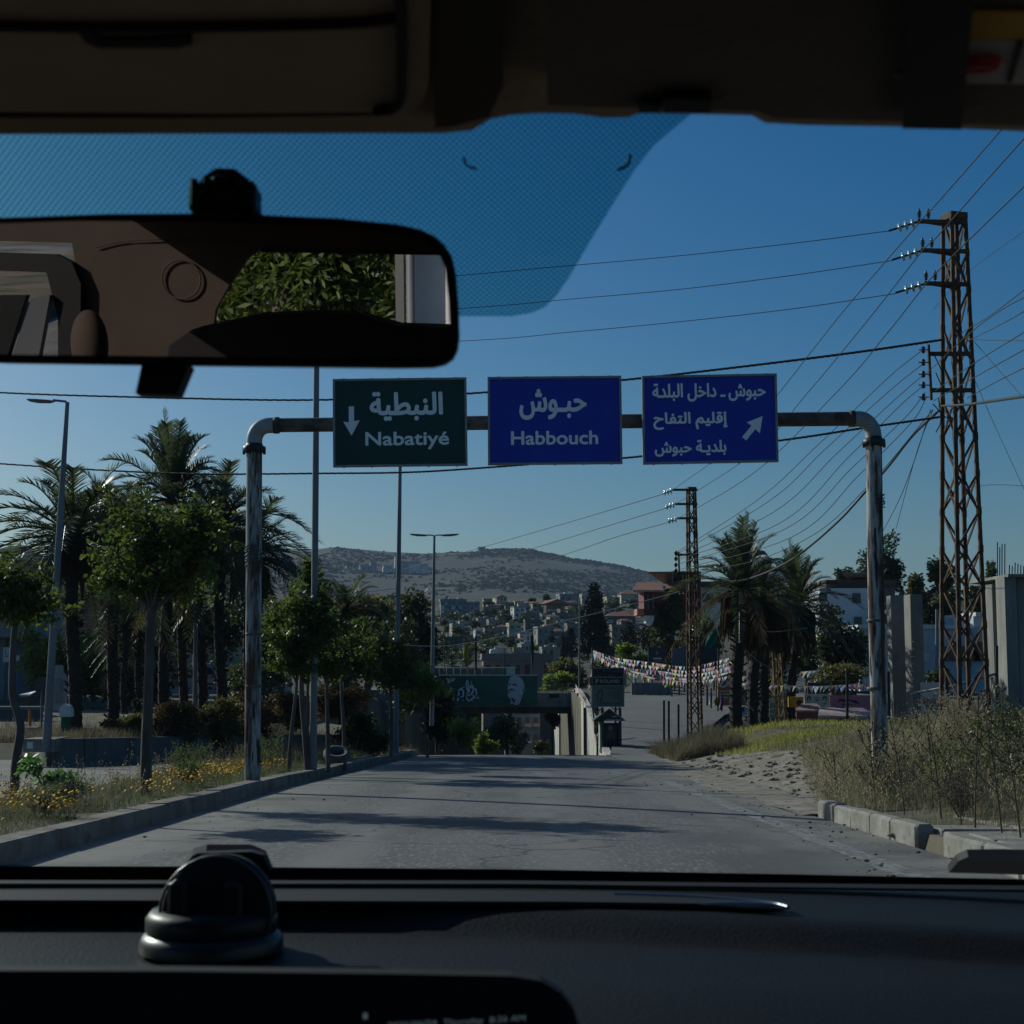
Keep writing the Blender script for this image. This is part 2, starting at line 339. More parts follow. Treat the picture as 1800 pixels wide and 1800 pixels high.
def build_ground():
    ys = [-40, -25, -15, -8, -3] + [i * 1.5 for i in range(0, 40)] + [60 + i * 2.5 for i in range(0, 56)] + [205 + i * 15 for i in range(0, 24)] + [600, 720, 900, 1200, 1800, 3000, 6000]
    xs = [-6000, -2500, -1000, -500, -300, -200, -140, -100, -80, -65, -55, -47, -40, -34, -29, -25, -22, -19.5, -17, -15, -13.2, -11.8, -10.6, -9.8, -9.45, -9.0, -8.7, -8.4, -8.1, -7.85, -7.6, -7.4, -7.2, -7.05, -6.9, -6.5, -5.4, -4.9, -4.71, -4.69, -3, -1, 1, 3, 4.19, 4.25, 4.29, 4.32, 4.7, 5.2, 5.8, 6.5, 7.3, 8.2, 9.2, 10.4, 11.8, 13.5, 15.5, 18, 21, 25, 30, 36, 43, 52, 65, 80, 100, 140, 200, 300, 500, 1000, 2500, 6000]
    m = MB(); nx = len(xs)
    m.add([(x, y, gz(x, y)) for y in ys for x in xs], [(j * nx + i, j * nx + i + 1, (j + 1) * nx + i + 1, (j + 1) * nx + i) for j in range(len(ys) - 1) for i in range(nx - 1)], True)
    fs = m.f; m.f = [f for f in fs if ys[f[0] // nx] < 130]; m.sm = [True] * len(m.f); struct(m.build('ground', MT['soil']))
    m.f = [f for f in fs if ys[f[0] // nx] >= 130]; m.sm = [True] * len(m.f); struct(m.build('hillside', MT['hillside']))
build_ground()
def ribbon(name, m, rows):                    # rows of equal length
    b = MB(); n = len(rows[0])
    b.add([p for r in rows for p in r], [(j * n + i, j * n + i + 1, (j + 1) * n + i + 1, (j + 1) * n + i) for j in range(len(rows) - 1) for i in range(n - 1)], True)
    return struct(b.build(name, m))
YS = [-30, -10, 0, 6, 10, 14, 18, 22, 26, 30, 34, 38, 42, 46, 50, 53, 55, 57, 59, 61, 64, 68, 72, 78, 84, 90, 100, 110, 120, 135, 160, 185]
def lx(Y): return lin([(-30, -4.5), (30, -4.5), (54, -3.75), (60, -3.9), (185, -6)], Y)
ribbon('main_road', MT['asphalt'], [[(x, Y, road_z(Y) + 0.03 * (1 - (x / 4.2) ** 2)) for x in [lx(Y) - 0.1 + (4.2 - lx(Y)) * k / 8 for k in range(9)]] for Y in YS])
# slip road to the right, climbing and bending away
slr = []
for Y, a, b in [(47, 3.7, 4.9), (51, 3.6, 5.1), (54, 3.6, 5.4), (57, 3.7, 5.9), (60, 3.95, 6.6), (64, 4.25, 7.6), (70, 4.45, 9.0), (78, 4.7, 11.0), (84, 4.95, 13.5), (90, 5.2, 30), (94, 5.3, 60), (99, 5.5, 80)]:
    slr.append([(a + (b - a) * k / 10, Y, slip_z(Y) + 0.012 + 0.058 * ss(51, 60, Y)) for k in range(11)])
ribbon('slip_road', MT['asphalt_old'], slr)
# opposite carriageway on the left
ribbon('side_road', MT['asphalt'], [[(x, Y, -SL * Y + 0.0) for x in (-60, -40, -25, -18, -14, -11.5, xm(Y) - .12)] for Y in (-30, 0, 10, 20, 30, 36, 42, 48, 54)])
# pale band of old surface and worn edge line beside the right kerb
b = MB()
for x0, x1 in ((3.15, 3.42),):
    for i in range(30):
        Y0 = 9 + i * 0.8
        wv = lambda Y: 0.05 * mnoise.noise(Vector((Y * 0.9, 3, 0)))
        b.quad((x0 + wv(Y0), Y0, road_z(Y0) + 0.03 * (1 - (x0 / 4.2) ** 2) + .004), (x1 + wv(Y0 + 5), Y0, road_z(Y0) + 0.03 * (1 - (x1 / 4.2) ** 2) + .004), (x1 + wv(Y0 + 5.8), Y0 + .8, road_z(Y0 + .8) + 0.03 * (1 - (x1 / 4.2) ** 2) + .004), (x0 + wv(Y0 + .8), Y0 + .8, road_z(Y0 + .8) + 0.03 * (1 - (x0 / 4.2) ** 2) + .004))
struct(b.build('road_edge_line', mat('worn_line', (0.30, 0.30, 0.29), 0.9, (0.13, 0.135, 0.14), 3, c3=(0.1, 0.1, 0.1), scale3=12, lo3=0.45, hi3=0.6)))
# ------------------------------------------------------------------ kerbs, laid stone by stone
def kerb_run(name, m, side, y0, y1, xf, h, wd, skip=(), lens=(0.98, 1.0, 1.2), gap=.02):
    b = MB(); Y = y0; k = 0
    while Y < y1:
        L = R.choice(lens); Yc = Y + L / 2
        if k not in skip:
            x = xf(Yc) + side * wd / 2; hh = h + R.uniform(-.012, .012)
            b.box((x + R.uniform(-.008, .008), Yc, road_z(Yc) + hh / 2 - 0.04), (wd, L - R.uniform(.3, 1) * gap, hh + 0.08), rz=R.uniform(-.012, .012) + (math.atan((xf(Yc + .5) - xf(Yc - .5))) * -1), rx=-math.atan(SL), ry=R.uniform(-.03, .03), bev=R.uniform(.02, .04))
        Y += L; k += 1
    return struct(b.build(name, m))
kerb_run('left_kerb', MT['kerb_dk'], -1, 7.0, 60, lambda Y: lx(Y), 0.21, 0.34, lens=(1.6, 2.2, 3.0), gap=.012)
kerb_run('right_kerb', MT['kerb'], 1, 8.0, 20.3, lambda Y: 4.12, 0.22, 0.20, skip=(6,))
b = MB()
for i in range(14):                            # broken paving slabs behind the right kerb
    for j in range(3):
        if R.random() < 0.3: continue
        Y = 8.4 + i * 0.82; x = 4.75 + j * 0.82
        b.box((x, Y, -SL * Y + 0.13 + R.uniform(-.02, .02)), (.78, .78, .12), rx=-math.atan(SL) + R.uniform(-.02, .02), rz=R.uniform(-.03, .03), bev=.015)
struct(b.build('pavement', MT['kerb']))
# dirt track at right, beyond the kerb
b = MB(); rows = []
for Y in [20.6, 22, 24, 26, 28, 30, 33, 36, 40, 44, 48, 52]:
    a = lin([(20, 3.95), (30, 3.8), (52, 4.0)], Y); c = lin([(20, 4.9), (24, 5.4), (28, 6.1), (34, 7.2), (40, 7.6), (46, 7.0), (52, 5.6)], Y)
    rows.append([(a + (c - a) * k / 7, Y, max(gz(a + (c - a) * k / 7, Y), -SL * Y - 0.02) + 0.03 + 0.05 * mnoise.noise(Vector((a * 3 + k, Y, 1)))) for k in range(8)])
ribbon('dirt_shoulder', MT['dirt'], rows)
# ------------------------------------------------------------------ terrace behind the far carriageway (palms stand on it)
tp = [(-15.8, 50.5), (-13.3, 43.6), (-12.6, 44.2), (-9.8, 53.5), (-6.6, 60), (-6.3, 66), (-9.5, 74), (-22, 74), (-20, 60)]
b = MB(); b.prism([(x, y, -SL * min(y, 58) - 0.5) for x, y in reversed(tp)], (0, 0, 1.18))
struct(b.build('terrace_soil', MT['soil']))
b = MB()
for (xa, ya), (xb, yb) in zip(tp[:5], tp[1:6]):
    n = max(2, int(math.hypot(xb - xa, yb - ya) / 0.5))
    d = Vector((xb - xa, yb - ya, 0)).normalized(); o = Vector((d.y, -d.x, 0)) * 0.13
    for i in range(n):
        p, q = Vector((xa, ya, 0)).lerp(Vector((xb, yb, 0)), i / n), Vector((xa, ya, 0)).lerp(Vector((xb, yb, 0)), (i + 1) / n)
        za, zb = -SL * p.y, -SL * q.y
        b.add([p + o + Vector((0, 0, za - .3)), q + o + Vector((0, 0, zb - .3)), q + o + Vector((0, 0, zb + .8)), p + o + Vector((0, 0, za + .8)),
               p - o + Vector((0, 0, za - .3)), q - o + Vector((0, 0, zb - .3)), q - o + Vector((0, 0, zb + .8)), p - o + Vector((0, 0, za + .8))],
              [(0, 1, 2, 3), (5, 4, 7, 6), (3, 2, 6, 7), (0, 3, 7, 4), (1, 5, 6, 2)])
tag(b.build('planter_wall', MT['concrete_dk']), 'low stained concrete wall along the far carriageway holding up the palm bed', 'wall')
# ------------------------------------------------------------------ far hills
RIDGE = [(-700, 1010), (-300, 990), (-120, 985), (0, 968), (30, 958), (48, 955), (60, 968), (130, 1000), (230, 1030), (330, 1000), (430, 975), (510, 966), (560, 965), (590, 962), (620, 964), (680, 970), (745, 973), (800, 971), (838, 970), (846, 966), (885, 964), (925, 964), (960, 972), (1000, 980), (1050, 987), (1085, 994), (1140, 1006), (1200, 1018), (1300, 1045), (1500, 1080), (1900, 1090), (2500, 1060)]
b = MB(); cols = [-700 + 16 * i for i in range(201)]; rows_ = [(800, 0.0), (950, 0.06), (1100, 0.14), (1250, 0.24), (1400, 0.35), (1550, 0.47), (1700, 0.6), (1850, 0.74), (1950, 0.85), (2030, 0.94), (2100, 1.0), (2180, 0.97), (2400, 0.7), (2900, 0.2)]
vs = []
for Y, t in rows_:
    for px in cols:
        d = D(px, lin(RIDGE, px)); zr = CAMZ + d.z * 2100; x = d.x * 2100 * (0.55 + 0.45 * Y / 2100)
        z = 18 + (zr - 18) * t
        if 0 < t < 0.999 and Y < 2100: z += (9 * mnoise.noise(Vector((x * .004, Y * .004, 0))) + 4 * mnoise.noise(Vector((x * .012, Y * .012, 5)))) * (1 - t * .75) * min(1, t * 6)
        elif t == 1.0: z += 1.2 * mnoise.noise(Vector((x * .03, 0, 5)))
        vs.append((x, Y, z))
n = len(cols)
b.add(vs, [(j * n + i, j * n + i + 1, (j + 1) * n + i + 1, (j + 1) * n + i) for j in range(len(rows_) - 1) for i in range(n - 1)], True)
struct(b.build('hills', MT['hill']))
hv = vs; hr = random.Random(41); b = MB()                     # dark scrub dotted over the slopes, thick in the gullies
for _ in range(42000):
    j = hr.randrange(3, 10); i = hr.randrange(30, n - 40); a = Vector(hv[j * n + i]); c = Vector(hv[j * n + i + 1]); d_ = Vector(hv[(j + 1) * n + i]); p = a + (c - a) * hr.random() + (d_ - a) * hr.random()
    if mnoise.noise(Vector((p.x * .006, p.y * .004, p.z * .03))) + .5 * mnoise.noise(Vector((p.x * .02, p.y * .02, 3))) < hr.uniform(-.25, .6): continue
    s = hr.uniform(.9, 2.3); w_ = hr.uniform(1, 2.6)
    b.add([p + Vector((-s * w_, 0, -s * .3)), p + Vector((0, -s, -s * .3)), p + Vector((s * w_, 0, -s * .3)), p + Vector((0, s, -s * .2)), p + Vector((hr.uniform(-1, 1), 0, s))], [(0, 1, 4), (1, 2, 4), (2, 3, 4), (3, 0, 4)])
struct(b.build('hill_scrub', MT['scrub']), 'stuff')
# ================================================================== UNDERPASS: bridge, retaining wall
br = thing('road_bridge', (0, 112, -0.5), 'concrete road bridge crossing over the dipping main road', 'bridge')
def zp(py, Y): return P(900, py, Y).z
m = MB(); xl_, xr_ = P(700, 1200, 110).x, P(1012, 1200, 110).x
m.box(((xl_ + xr_) / 2, 114, (zp(1218, 110) + zp(1243, 110)) / 2), (xr_ - xl_, 8, zp(1218, 110) - zp(1243, 110))); m.build('deck', MT['concrete'], br)
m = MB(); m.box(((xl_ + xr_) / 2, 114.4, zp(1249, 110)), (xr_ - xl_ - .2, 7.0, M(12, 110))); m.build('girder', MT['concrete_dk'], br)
m = MB(); m.box(((xl_ + xr_) / 2, 110.15, zp(1217, 110) + .03), (xr_ - xl_, .3, .09)); m.build('kerb_edge', cmat(0.55, 0.38, 0.05), br)
rl = MB()
for py in (1202, 1208, 1213): rl.tube([P(945, py, 110.2), P(1012, py, 110.2)], 0.025, 6)
for px in (948, 962, 975, 988, 1000, 1011): rl.bar(P(px, 1200, 110.2), P(px, 1218, 110.2), .05)
rl.build('railing', MT['galv'], br)
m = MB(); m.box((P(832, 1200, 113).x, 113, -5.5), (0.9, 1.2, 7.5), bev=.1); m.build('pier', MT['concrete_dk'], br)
m = MB(); m.box(P(974, 1223, 109.92), (M(17, 110), .06, M(7, 110))); pl = m.build('name_plate', cmat(0.02, 0.035, 0.06), br)
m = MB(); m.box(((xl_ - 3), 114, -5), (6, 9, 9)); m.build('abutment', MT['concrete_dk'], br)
# parapet screen with a pale rail on top of the bridge behind the billboard
pf = thing('parapet_screen', P(840, 1187, 111), 'grey panel screen with pale top rail above the green billboard', 'fence')
m = MB()
for i in range(11):
    a, c = 760 + i * 12.5, 760 + (i + 1) * 12.5 - .8
    m.box(P((a + c) / 2, 1181, 111), (M(c - a, 111), .05, M(13, 111)))
m.build('panel', cmat(0.10, 0.125, 0.14), pf)
m = MB(); m.bar(P(760, 1174, 110.9), P(908, 1173, 110.9), .07); m.bar(P(760, 1188, 110.9), P(908, 1188, 110.9), .05); m.build('rail', MT['white'], pf)
m = MB(); m.box(P(898, 1180, 110.7), (M(15, 110), .05, M(11, 110))); tag(m.build('notice_board', cmat(0.38, 0.48, 0.55)), 'small pale blue board fixed above the right part of the green billboard', 'sign')
# billboard
bb = thing('billboard', P(867, 1240, 109.6), 'long green billboard with white calligraphy and an old man\'s portrait hung on the bridge', 'billboard')
BY = 109.5
def greenmix():
    m_ = mat('billboard_green', (0.006, 0.14, 0.095), 0.5, (0.003, 0.04, 0.034), 0.28, detail=1, lo=0.3, hi=0.62); return m_
x0, x1, zt, zb = P(768, 1200, BY).x, P(945, 1200, BY).x, zp(1187.5, BY), zp(1239.5, BY)
m = MB(); m.box(((x0 + x1) / 2, BY + .06, (zt + zb) / 2), (x1 - x0, .08, zt - zb)); m.build('panel', greenmix(), bb)
m = MB(); m.bar((x0, BY, zt + .03), (x1, BY, zt + .03), .07, .12); m.build('top_edge', MT['white'], bb)
def zpx(lst, sx, ox, sy, oy, Y): return [P(ox + a / sx, oy + c / sy, Y) for a, c in lst]
cal = MB()
for st in ([(70, 300), (85, 245), (105, 300), (70, 300)], [(125, 250), (150, 270), (170, 245)], [(180, 390), (165, 480), (170, 590), (215, 640), (250, 590), (265, 470), (255, 420)], [(265, 545), (300, 550), (335, 540), (345, 480), (330, 430), (280, 420), (310, 400), (365, 380)],
           [(415, 250), (395, 330), (410, 400), (440, 470), (445, 380), (415, 250)], [(400, 480), (440, 525), (500, 480), (520, 410), (490, 345), (475, 380), (510, 400)], [(395, 520), (410, 590), (450, 620), (500, 580), (545, 545), (500, 520)], [(575, 530), (570, 430), (550, 410), (580, 405)], [(565, 580), (605, 560), (590, 590)], [(135, 380), (120, 490)], [(475, 300), (495, 298)]):
    pts = crom(zpx(st, 10, 780, 10, 1170, BY - .015), 5)
    cal.tube(pts, [0.035 + 0.04 * math.sin(math.pi * (i / (len(pts) - 1))) for i in range(len(pts))], 6)
for a, c in ((335, 610), (515, 610), (140, 490), (540, 560)): cal.tube([P(780 + a / 10, 1170 + c / 10, BY - .02), P(780 + a / 10 + .8, 1170 + c / 10 + .8, BY - .02)], .07, 6)
cal.build('calligraphy', cmat(0.62, 0.68, 0.74), bb)
fm = MB(); fm.prism(zpx([(1180, 190), (1250, 178), (1330, 195), (1390, 250), (1415, 330), (1420, 440), (1395, 500), (1375, 560), (1350, 620), (1320, 690), (1170, 690), (1175, 610), (1160, 570), (1130, 550), (1125, 500), (1140, 440), (1120, 425), (1130, 340), (1145, 260)], 10, 780, 10, 1170, BY), (0, .012, 0))
pf_ = fm.build('portrait', cmat(0.58, 0.62, 0.66, 0.6), bb)
for poly in ([(1140, 310), (1175, 320), (1180, 350), (1145, 350)], [(1205, 320), (1270, 320), (1290, 345), (1215, 355)], [(1140, 420), (1200, 400), (1250, 440), (1240, 465), (1210, 430), (1150, 450)], [(1130, 460), (1220, 470), (1130, 480)], [(1390, 400), (1410, 410), (1400, 470), (1385, 470)], [(1170, 560), (1230, 575), (1260, 610), (1240, 680), (1205, 620)], [(1320, 690), (1380, 590), (1480, 690)], [(1180, 690), (1195, 660), (1240, 690)]):
    fm = MB(); fm.prism(zpx(poly, 10, 780, 10, 1170, BY - .012), (0, .008, 0)); fm.build('portrait_shading', cmat(0.05, 0.06, 0.07, 0.6), bb)
fm = MB(); write(fm, arab('بلدية حبوش'), P(865, 1234, BY), Vector((1, 0, 0)), Vector((0, 0, 1)), Vector((0, -1, 0)), (0, 0, M(22, BY), M(3, BY)), .02); fm.build('small_writing', cmat(0.03, 0.25, 0.22), bb)
# retaining wall between the cutting and the slip road
def wx(Y): return lin([(58, 3.55), (62, 3.7), (110, 4.62), (150, 4.1)], Y)
wz = [(56, -2.12), (60, -2.13), (64, -2.0), (72, -1.55), (84, -0.98), (100, -0.45), (110, -0.35), (113, -0.6), (150, -0.8)]
rw = thing('retaining_wall', (4, 80, -4), 'tall streaked pale concrete retaining wall sloping down beside the slip road', 'wall')
m = MB(); ysw = [57 + i * 3 for i in range(32)]
for a, c in zip(ysw, ysw[1:]):
    for dx in (0,):
        xa, xc = wx(a), wx(c); za, zc = lin(wz, a), lin(wz, c)
        m.add([(xa, a, -10), (xc, c, -10), (xc, c, zc), (xa, a, za), (xa + .3, a, -10), (xc + .3, c, -10), (xc + .3, c, zc), (xa + .3, a, za)], [(1, 0, 3, 2), (4, 5, 6, 7), (3, 7, 6, 2), (0, 4, 7, 3), (1, 2, 6, 5)])
m.build('wall_face', MT['wall_white'], rw)
m = MB()
for Y in (84, 100, 109.3, 121, 134):
    m.box((wx(Y) - .06, Y, (lin(wz, Y) - 10) / 2 - .05), (.14, .55, 10 + lin(wz, Y) - .1))
m.build('buttress', MT['concrete_dk'], rw)
# ================================================================== ROAD FURNITURE
GY = 27.5
gl, gr_ = P(445, 1345, GY), P(1547, 1362, GY)
gt = thing('sign_gantry', (gl.x, GY, gl.z), 'rusty white pipe gantry spanning the road and carrying three direction signs', 'gantry')
def pole(pxs, name='pole'):
    m = MB(); pts = [P(px, py, GY) for px, py in pxs]; pts[-1] = pts[-1] - Vector((0, 0, .35))
    m.tube(crom(pts, 6), 0.148, 18); o = m.build(name, MT['rustpipe'], gt); return o
pole([(447, 783), (446, 1000), (445, 1180), (444, 1345)]); pole([(1536, 770), (1539, 1000), (1543, 1180), (1548, 1365)])
for px, pys in ((447, (788, 1115, 1206)), (1536, (776, 1091, 1210))):
    m = MB(); c = P(px, pys[0], GY); m.lathe([(.15, -.09), (.20, -.07), (.21, -.03), (.21, .03), (.16, .05), (.15, .09)], c, 16)
    for k in range(6): m.box(c + Vector((.19 * math.cos(k * 1.05), .19 * math.sin(k * 1.05), -.05)), (.045, .045, .13))
    m.build('flange', MT['darkmetal'], gt)
    for py in pys[1:]: m = MB(); m.lathe([(.149, -.025), (.158, -.02), (.158, .02), (.149, .025)], P(px + (3 if px > 900 else -1) * (py > 900), py, GY), 18); m.build('weld_ring', MT['rustbeam'], gt)
mel = mat('elbow_grey_paint', (0.36, 0.38, 0.37), 0.6, (0.25, 0.24, 0.22), 2.5)
m = MB(); m.tube(crom([P(447, 786, GY), P(448, 768, GY), P(455, 755, GY), P(467, 748.5, GY), P(484, 747.5, GY)], 5), .148, 18); m.build('elbow', mel, gt)
m = MB(); m.tube(crom([P(1500, 736, GY), P(1515, 737, GY), P(1526, 744, GY), P(1534, 757, GY), P(1536, 774, GY)], 5), .148, 18); m.build('elbow', mel, gt)
m = MB(); m.tube([P(484, 747.5, GY), P(1500, 736, GY)], .133, 18); m.build('beam', MT['rustbeam'], gt)
for px in (486, 1497): m = MB(); m.lathe([(.134, -.05), (.156, -.05), (.156, .05), (.134, .05)], P(px, 747.7 - (px - 484) * .01132, GY), 18, axis=(1, 0, .0113)); m.build('joint_ring', MT['rustbeam'], gt)
for k, (px, py) in enumerate(((445, 968), (446, 985), (1540, 880))):           # wire wrapped round the poles
    m = MB(); c = P(px, py, GY)
    m.tube([c + Vector((.16 * math.cos(t * .9), .16 * math.sin(t * .9), -.12 + t * .008 + .02 * math.sin(t * 3))) for t in range(32)], .012, 5)
    m.build('wire_tie', cmat(0.05, 0.09, 0.09), gt)
def road_sign(q, label, face, lines, arrow):
    """q: photo corners tl,tr,br,bl"""
    Y = GY - .22
    tl, tr, br_, bl = [P(a, c, Y) for a, c in q]; ctr = (tl + tr + br_ + bl) / 4
    ux = ((tr - tl) + (br_ - bl)).normalized(); uy = ((tl - bl) + (tr - br_)).normalized(); n = Vector((0, -1, 0))
    W, H = ((tr - tl).length + (br_ - bl).length) / 2, ((tl - bl).length + (tr - br_).length) / 2
    t = thing('road_sign', ctr, label, 'road sign', 'direction signs on the gantry')
    m = MB(); hw, hh = W / 2, H / 2
    pl = lambda x, y, d=0: ctr + ux * x + uy * y + n * d
    m.prism([pl(-hw + .03, -hh + .03), pl(hw - .03, -hh + .03), pl(hw - .03, hh - .03), pl(-hw + .03, hh - .03)], (0, .03, 0)); m.build('panel', face, t)
    m = MB()
    for a, c in (((-hw, -hh + .02), (hw, -hh + .02)), ((-hw, hh - .02), (hw, hh - .02))): m.bar(pl(*a), pl(*c), .04, .07)
    for a, c in (((-hw + .02, -hh + .04), (-hw + .02, hh - .04)), ((hw - .02, -hh + .04), (hw - .02, hh - .04))): m.bar(pl(*a), pl(*c), .07, .04)
    for k in range(5):
        for yy in (hh + .004, -hh - .004): m.box(pl(-hw + .2 + k * (W - .4) / 4, yy), (.03, .03, .02))
    m.build('frame', MT['sign_grey'], t)
    m = MB()
    for yy in (-hh * .45, hh * .45): m.bar(pl(-hw + .1, yy, -.075), pl(hw - .1, yy, -.075), .05, .05)
    m.build('back_rail', MT['galv'], t)
    m = MB()
    X = lambda px: (px - (q[0][0] + q[3][0] + q[1][0] + q[2][0]) / 4) * W / ((q[1][0] - q[0][0] + q[2][0] - q[3][0]) / 2)
    Yv = lambda py: ((q[0][1] + q[1][1] + q[2][1] + q[3][1]) / 4 - py) * H / ((q[3][1] - q[0][1] + q[2][1] - q[1][1]) / 2)
    for s, r, bold in lines: write(m, s, ctr, ux, uy, n, (X(r[0]), Yv(r[3]), X(r[2]), Yv(r[1])), bold, .004)
    m.build('lettering', MT['signwhite'], t)
    if arrow:
        m = MB(); m.prism([pl(X(a), Yv(c), .006) for a, c in arrow], (0, .004, 0)); m.build('arrow', MT['signwhite'], t)
    return t
AB = .018
S1 = lambda x, y: (570 + x / 3.396, 640 + y / 3.396)
S2 = lambda x, y: (1080 + x / 3.4615, 640 + y / 3.4615)
road_sign([(585, 666.5), (820, 664), (822, 818.5), (586, 822)], 'dark green road sign reading Nabatiyé with a down arrow, leftmost on the gantry', MT['signgreen'],
          [('Nabatiyé', (642, 759, 789, 790.5), .022), (arab('النبطية'), (650, 688.5, 779, 740), .034)],
          [S1(*p) for p in ((147, 250), (178, 250), (178, 338), (212, 333), (163, 424), (113, 340), (147, 345))])
road_sign([(857, 663), (1092, 661), (1094, 815.5), (858, 818)], 'blue road sign reading Habbouch, middle one on the gantry', MT['signblue'],
          [('Habbouch', (898, 757.5, 1051, 782), .022), (arab('حبـوش'), (913, 683.5, 1031.5, 738), .034)], None)
road_sign([(1128, 661), (1365, 657), (1368, 812), (1130, 817)], 'blue road sign with three Arabic lines and a slanted arrow', MT['signblue'],
          [(arab('حبوش ـ داخل البلدة'), (1147, 673, 1347, 706), .034), (arab('إقليم التفاح'), (1148, 724, 1279, 755), .034), (arab('بلديـة حبوش'), (1150, 773, 1276, 801.5), .034)],
          [S2(*p) for p in ((775, 448), (833, 380), (805, 360), (902, 323), (883, 428), (856, 402), (800, 470))])
# ------------------------------------------------------------------ street lamps
def lamp_head(m, p, dx, s=1.0):
    pr = [(0, .05), (.15, .13), (.5, .16), (.75, .11), (.82, .03)]
    vs = []
    for (a, wd) in pr:
        for (sy, sz) in ((-1, 0), (1, 0), (.8, -.5), (-.8, -.5), ): vs.append(p + Vector((dx * a * s, sy * wd * s, (sz * wd + .05 + .06 * a) * s)))
    m.add(vs, [(i * 4 + j, i * 4 + (j + 1) % 4, i * 4 + 4 + (j + 1) % 4, i * 4 + 4 + j) for i in range(4) for j in range(4)] + [(0, 1, 2, 3), (16, 17, 18, 19)])
def lamp(base, top, arms, label, r0=.1, r1=.05, extra=False, hs=1.25):
    t = thing('street_lamp', base, label, 'street lamp', 'street lamps beside the road')
    m = MB(); m.tube([base - Vector((0, 0, .4)), base.lerp(top, .3), base.lerp(top, .65), top], [r0, r0 * .85, (r0 + r1) / 2, r1], 10); m.build('pole', MT['galv'], t)
    for dx, L in arms:
        a = MB(); e = top + Vector((dx * L, 0, .06)); a.tube([top - Vector((0, 0, .05)), top + Vector((dx * .05, 0, .02)), e], .035, 8); a.build('arm', MT['galv'], t)
        h = MB(); lamp_head(h, e - Vector((dx * .05, 0, .07)), dx, hs); h.build('lamp_head', cmat(0.14, 0.15, 0.16, .4), t)
    return t
def gp(px, py, Y, h=0.0):                        # point at pixel column px standing on the ground at depth Y
    x = D(px, py).x * Y; return Vector((x, Y, gz(x, Y) + h))
Yl = 43.0
lamp(P(82, 1297, Yl), P(118.5, 707, Yl), ((-1, .42),), 'leaning grey street lamp with a single arm, far left before the palms', .13, .06, hs=1.0)
lamp(gp(551, 1330, 34), P(557, 535, 34), ((1, .5), (-1, .5)), 'thick grey lamp post rising behind the hanging mirror, just left of the green sign', .09, .062)
lamp(gp(696, 1300, 52), P(704, 770, 52), ((1, .5), (-1, .5)), 'tall grey lamp post whose top is hidden by the green sign', .10, .055)
lamp(P(759, 1262, 80), P(763.5, 942, 80), ((1, .35), (-1, .35)), 'slender grey street lamp with twin heads on two short arms', .12, .06)
m = MB(); p = gp(1018, 1200, 107, .2); p.z = -0.3; m.tube([p, P(1019, 1050, 107)], [.07, .045], 8); tag(m.build('metal_pole', MT['galv']), 'thin grey pole standing at the right end of the bridge', 'pole')
m = MB(); p = P(343, 1250, 58); m.tube([p - Vector((0, 0, .8)), P(344, 1095, 58)], [.09, .085], 8); tag(m.build('metal_pole', MT['galv']), 'plain grey metal post among the palm trunks at left', 'pole')
# ------------------------------------------------------------------ lattice power towers
def pylon(base, top, wb, wt, label, m_, nseg, leg_t, rot=.25, arms=(), plat=True):
    t = thing('lattice_tower', base, label, 'power tower')
    ax = top - base
    def corner(k, s):                             # k 0..3, s 0..1 along the height
        wd = wb + (wt - wb) * s; a = rot + math.pi / 4 + k * math.pi / 2
        return base + ax * s + Vector((math.cos(a) * wd * .707, math.sin(a) * wd * .707, 0))
    for k in range(4):
        m = MB(); m.bar(corner(k, -.02), corner(k, 1), leg_t, leg_t); m.build('leg', m_, t)
    m = MB()
    ts = [i / nseg for i in range(nseg + 1)]
    for i in range(nseg):
        for k in range(4):
            a, c = (k, (k + 1) % 4) if (i + k) % 2 else ((k + 1) % 4, k)
            m.bar(corner(a, ts[i]), corner(c, ts[i + 1]), leg_t * .55, leg_t * .3)
            m.bar(corner(c, ts[i]), corner(a, ts[i + 1]), leg_t * .55, leg_t * .3) if i % 2 == 0 else None
            m.box(corner(k, ts[i]), (leg_t * 1.2, leg_t * 1.2, leg_t * 2.0))
    m.build('bracing', m_, t)
    if plat: m = MB(); m.box(top + Vector((0, 0, .05)), (wt * 1.25, wt * 1.25, .16), rz=rot); m.build('top_plate', m_, t)
    return t
def pin_insulator(m, p, s=1.0):
    m.lathe([(.015 * s, 0), (.015 * s, .08 * s), (.07 * s, .09 * s), (.03 * s, .13 * s), (.085 * s, .16 * s), (.035 * s, .2 * s), (.095 * s, .23 * s), (.04 * s, .28 * s), (.08 * s, .31 * s), (.03 * s, .36 * s), (.04 * s, .4 * s), (.01 * s, .43 * s)], p, 10)
def string_insulator(m, a, c, n=3, r=.12):
    d = (c - a)
    for i in range(n):
        q = a + d * ((i + .8) / (n + .6)); m.lathe([(.02, -.06), (.03, -.03), (r, -.01), (r * .95, .015), (.04, .03), (.025, .07)], q, 10, axis=d.normalized())
T1 = 38.0
t1b, t1t = P(1697, 1300, T1), P(1677, 385, T1)
pylonA = pylon(t1b, t1t, .84, .40, 'tall rusty lattice power tower at right, taller than all the other towers', MT['rust'], 14, .095, rot=.3)
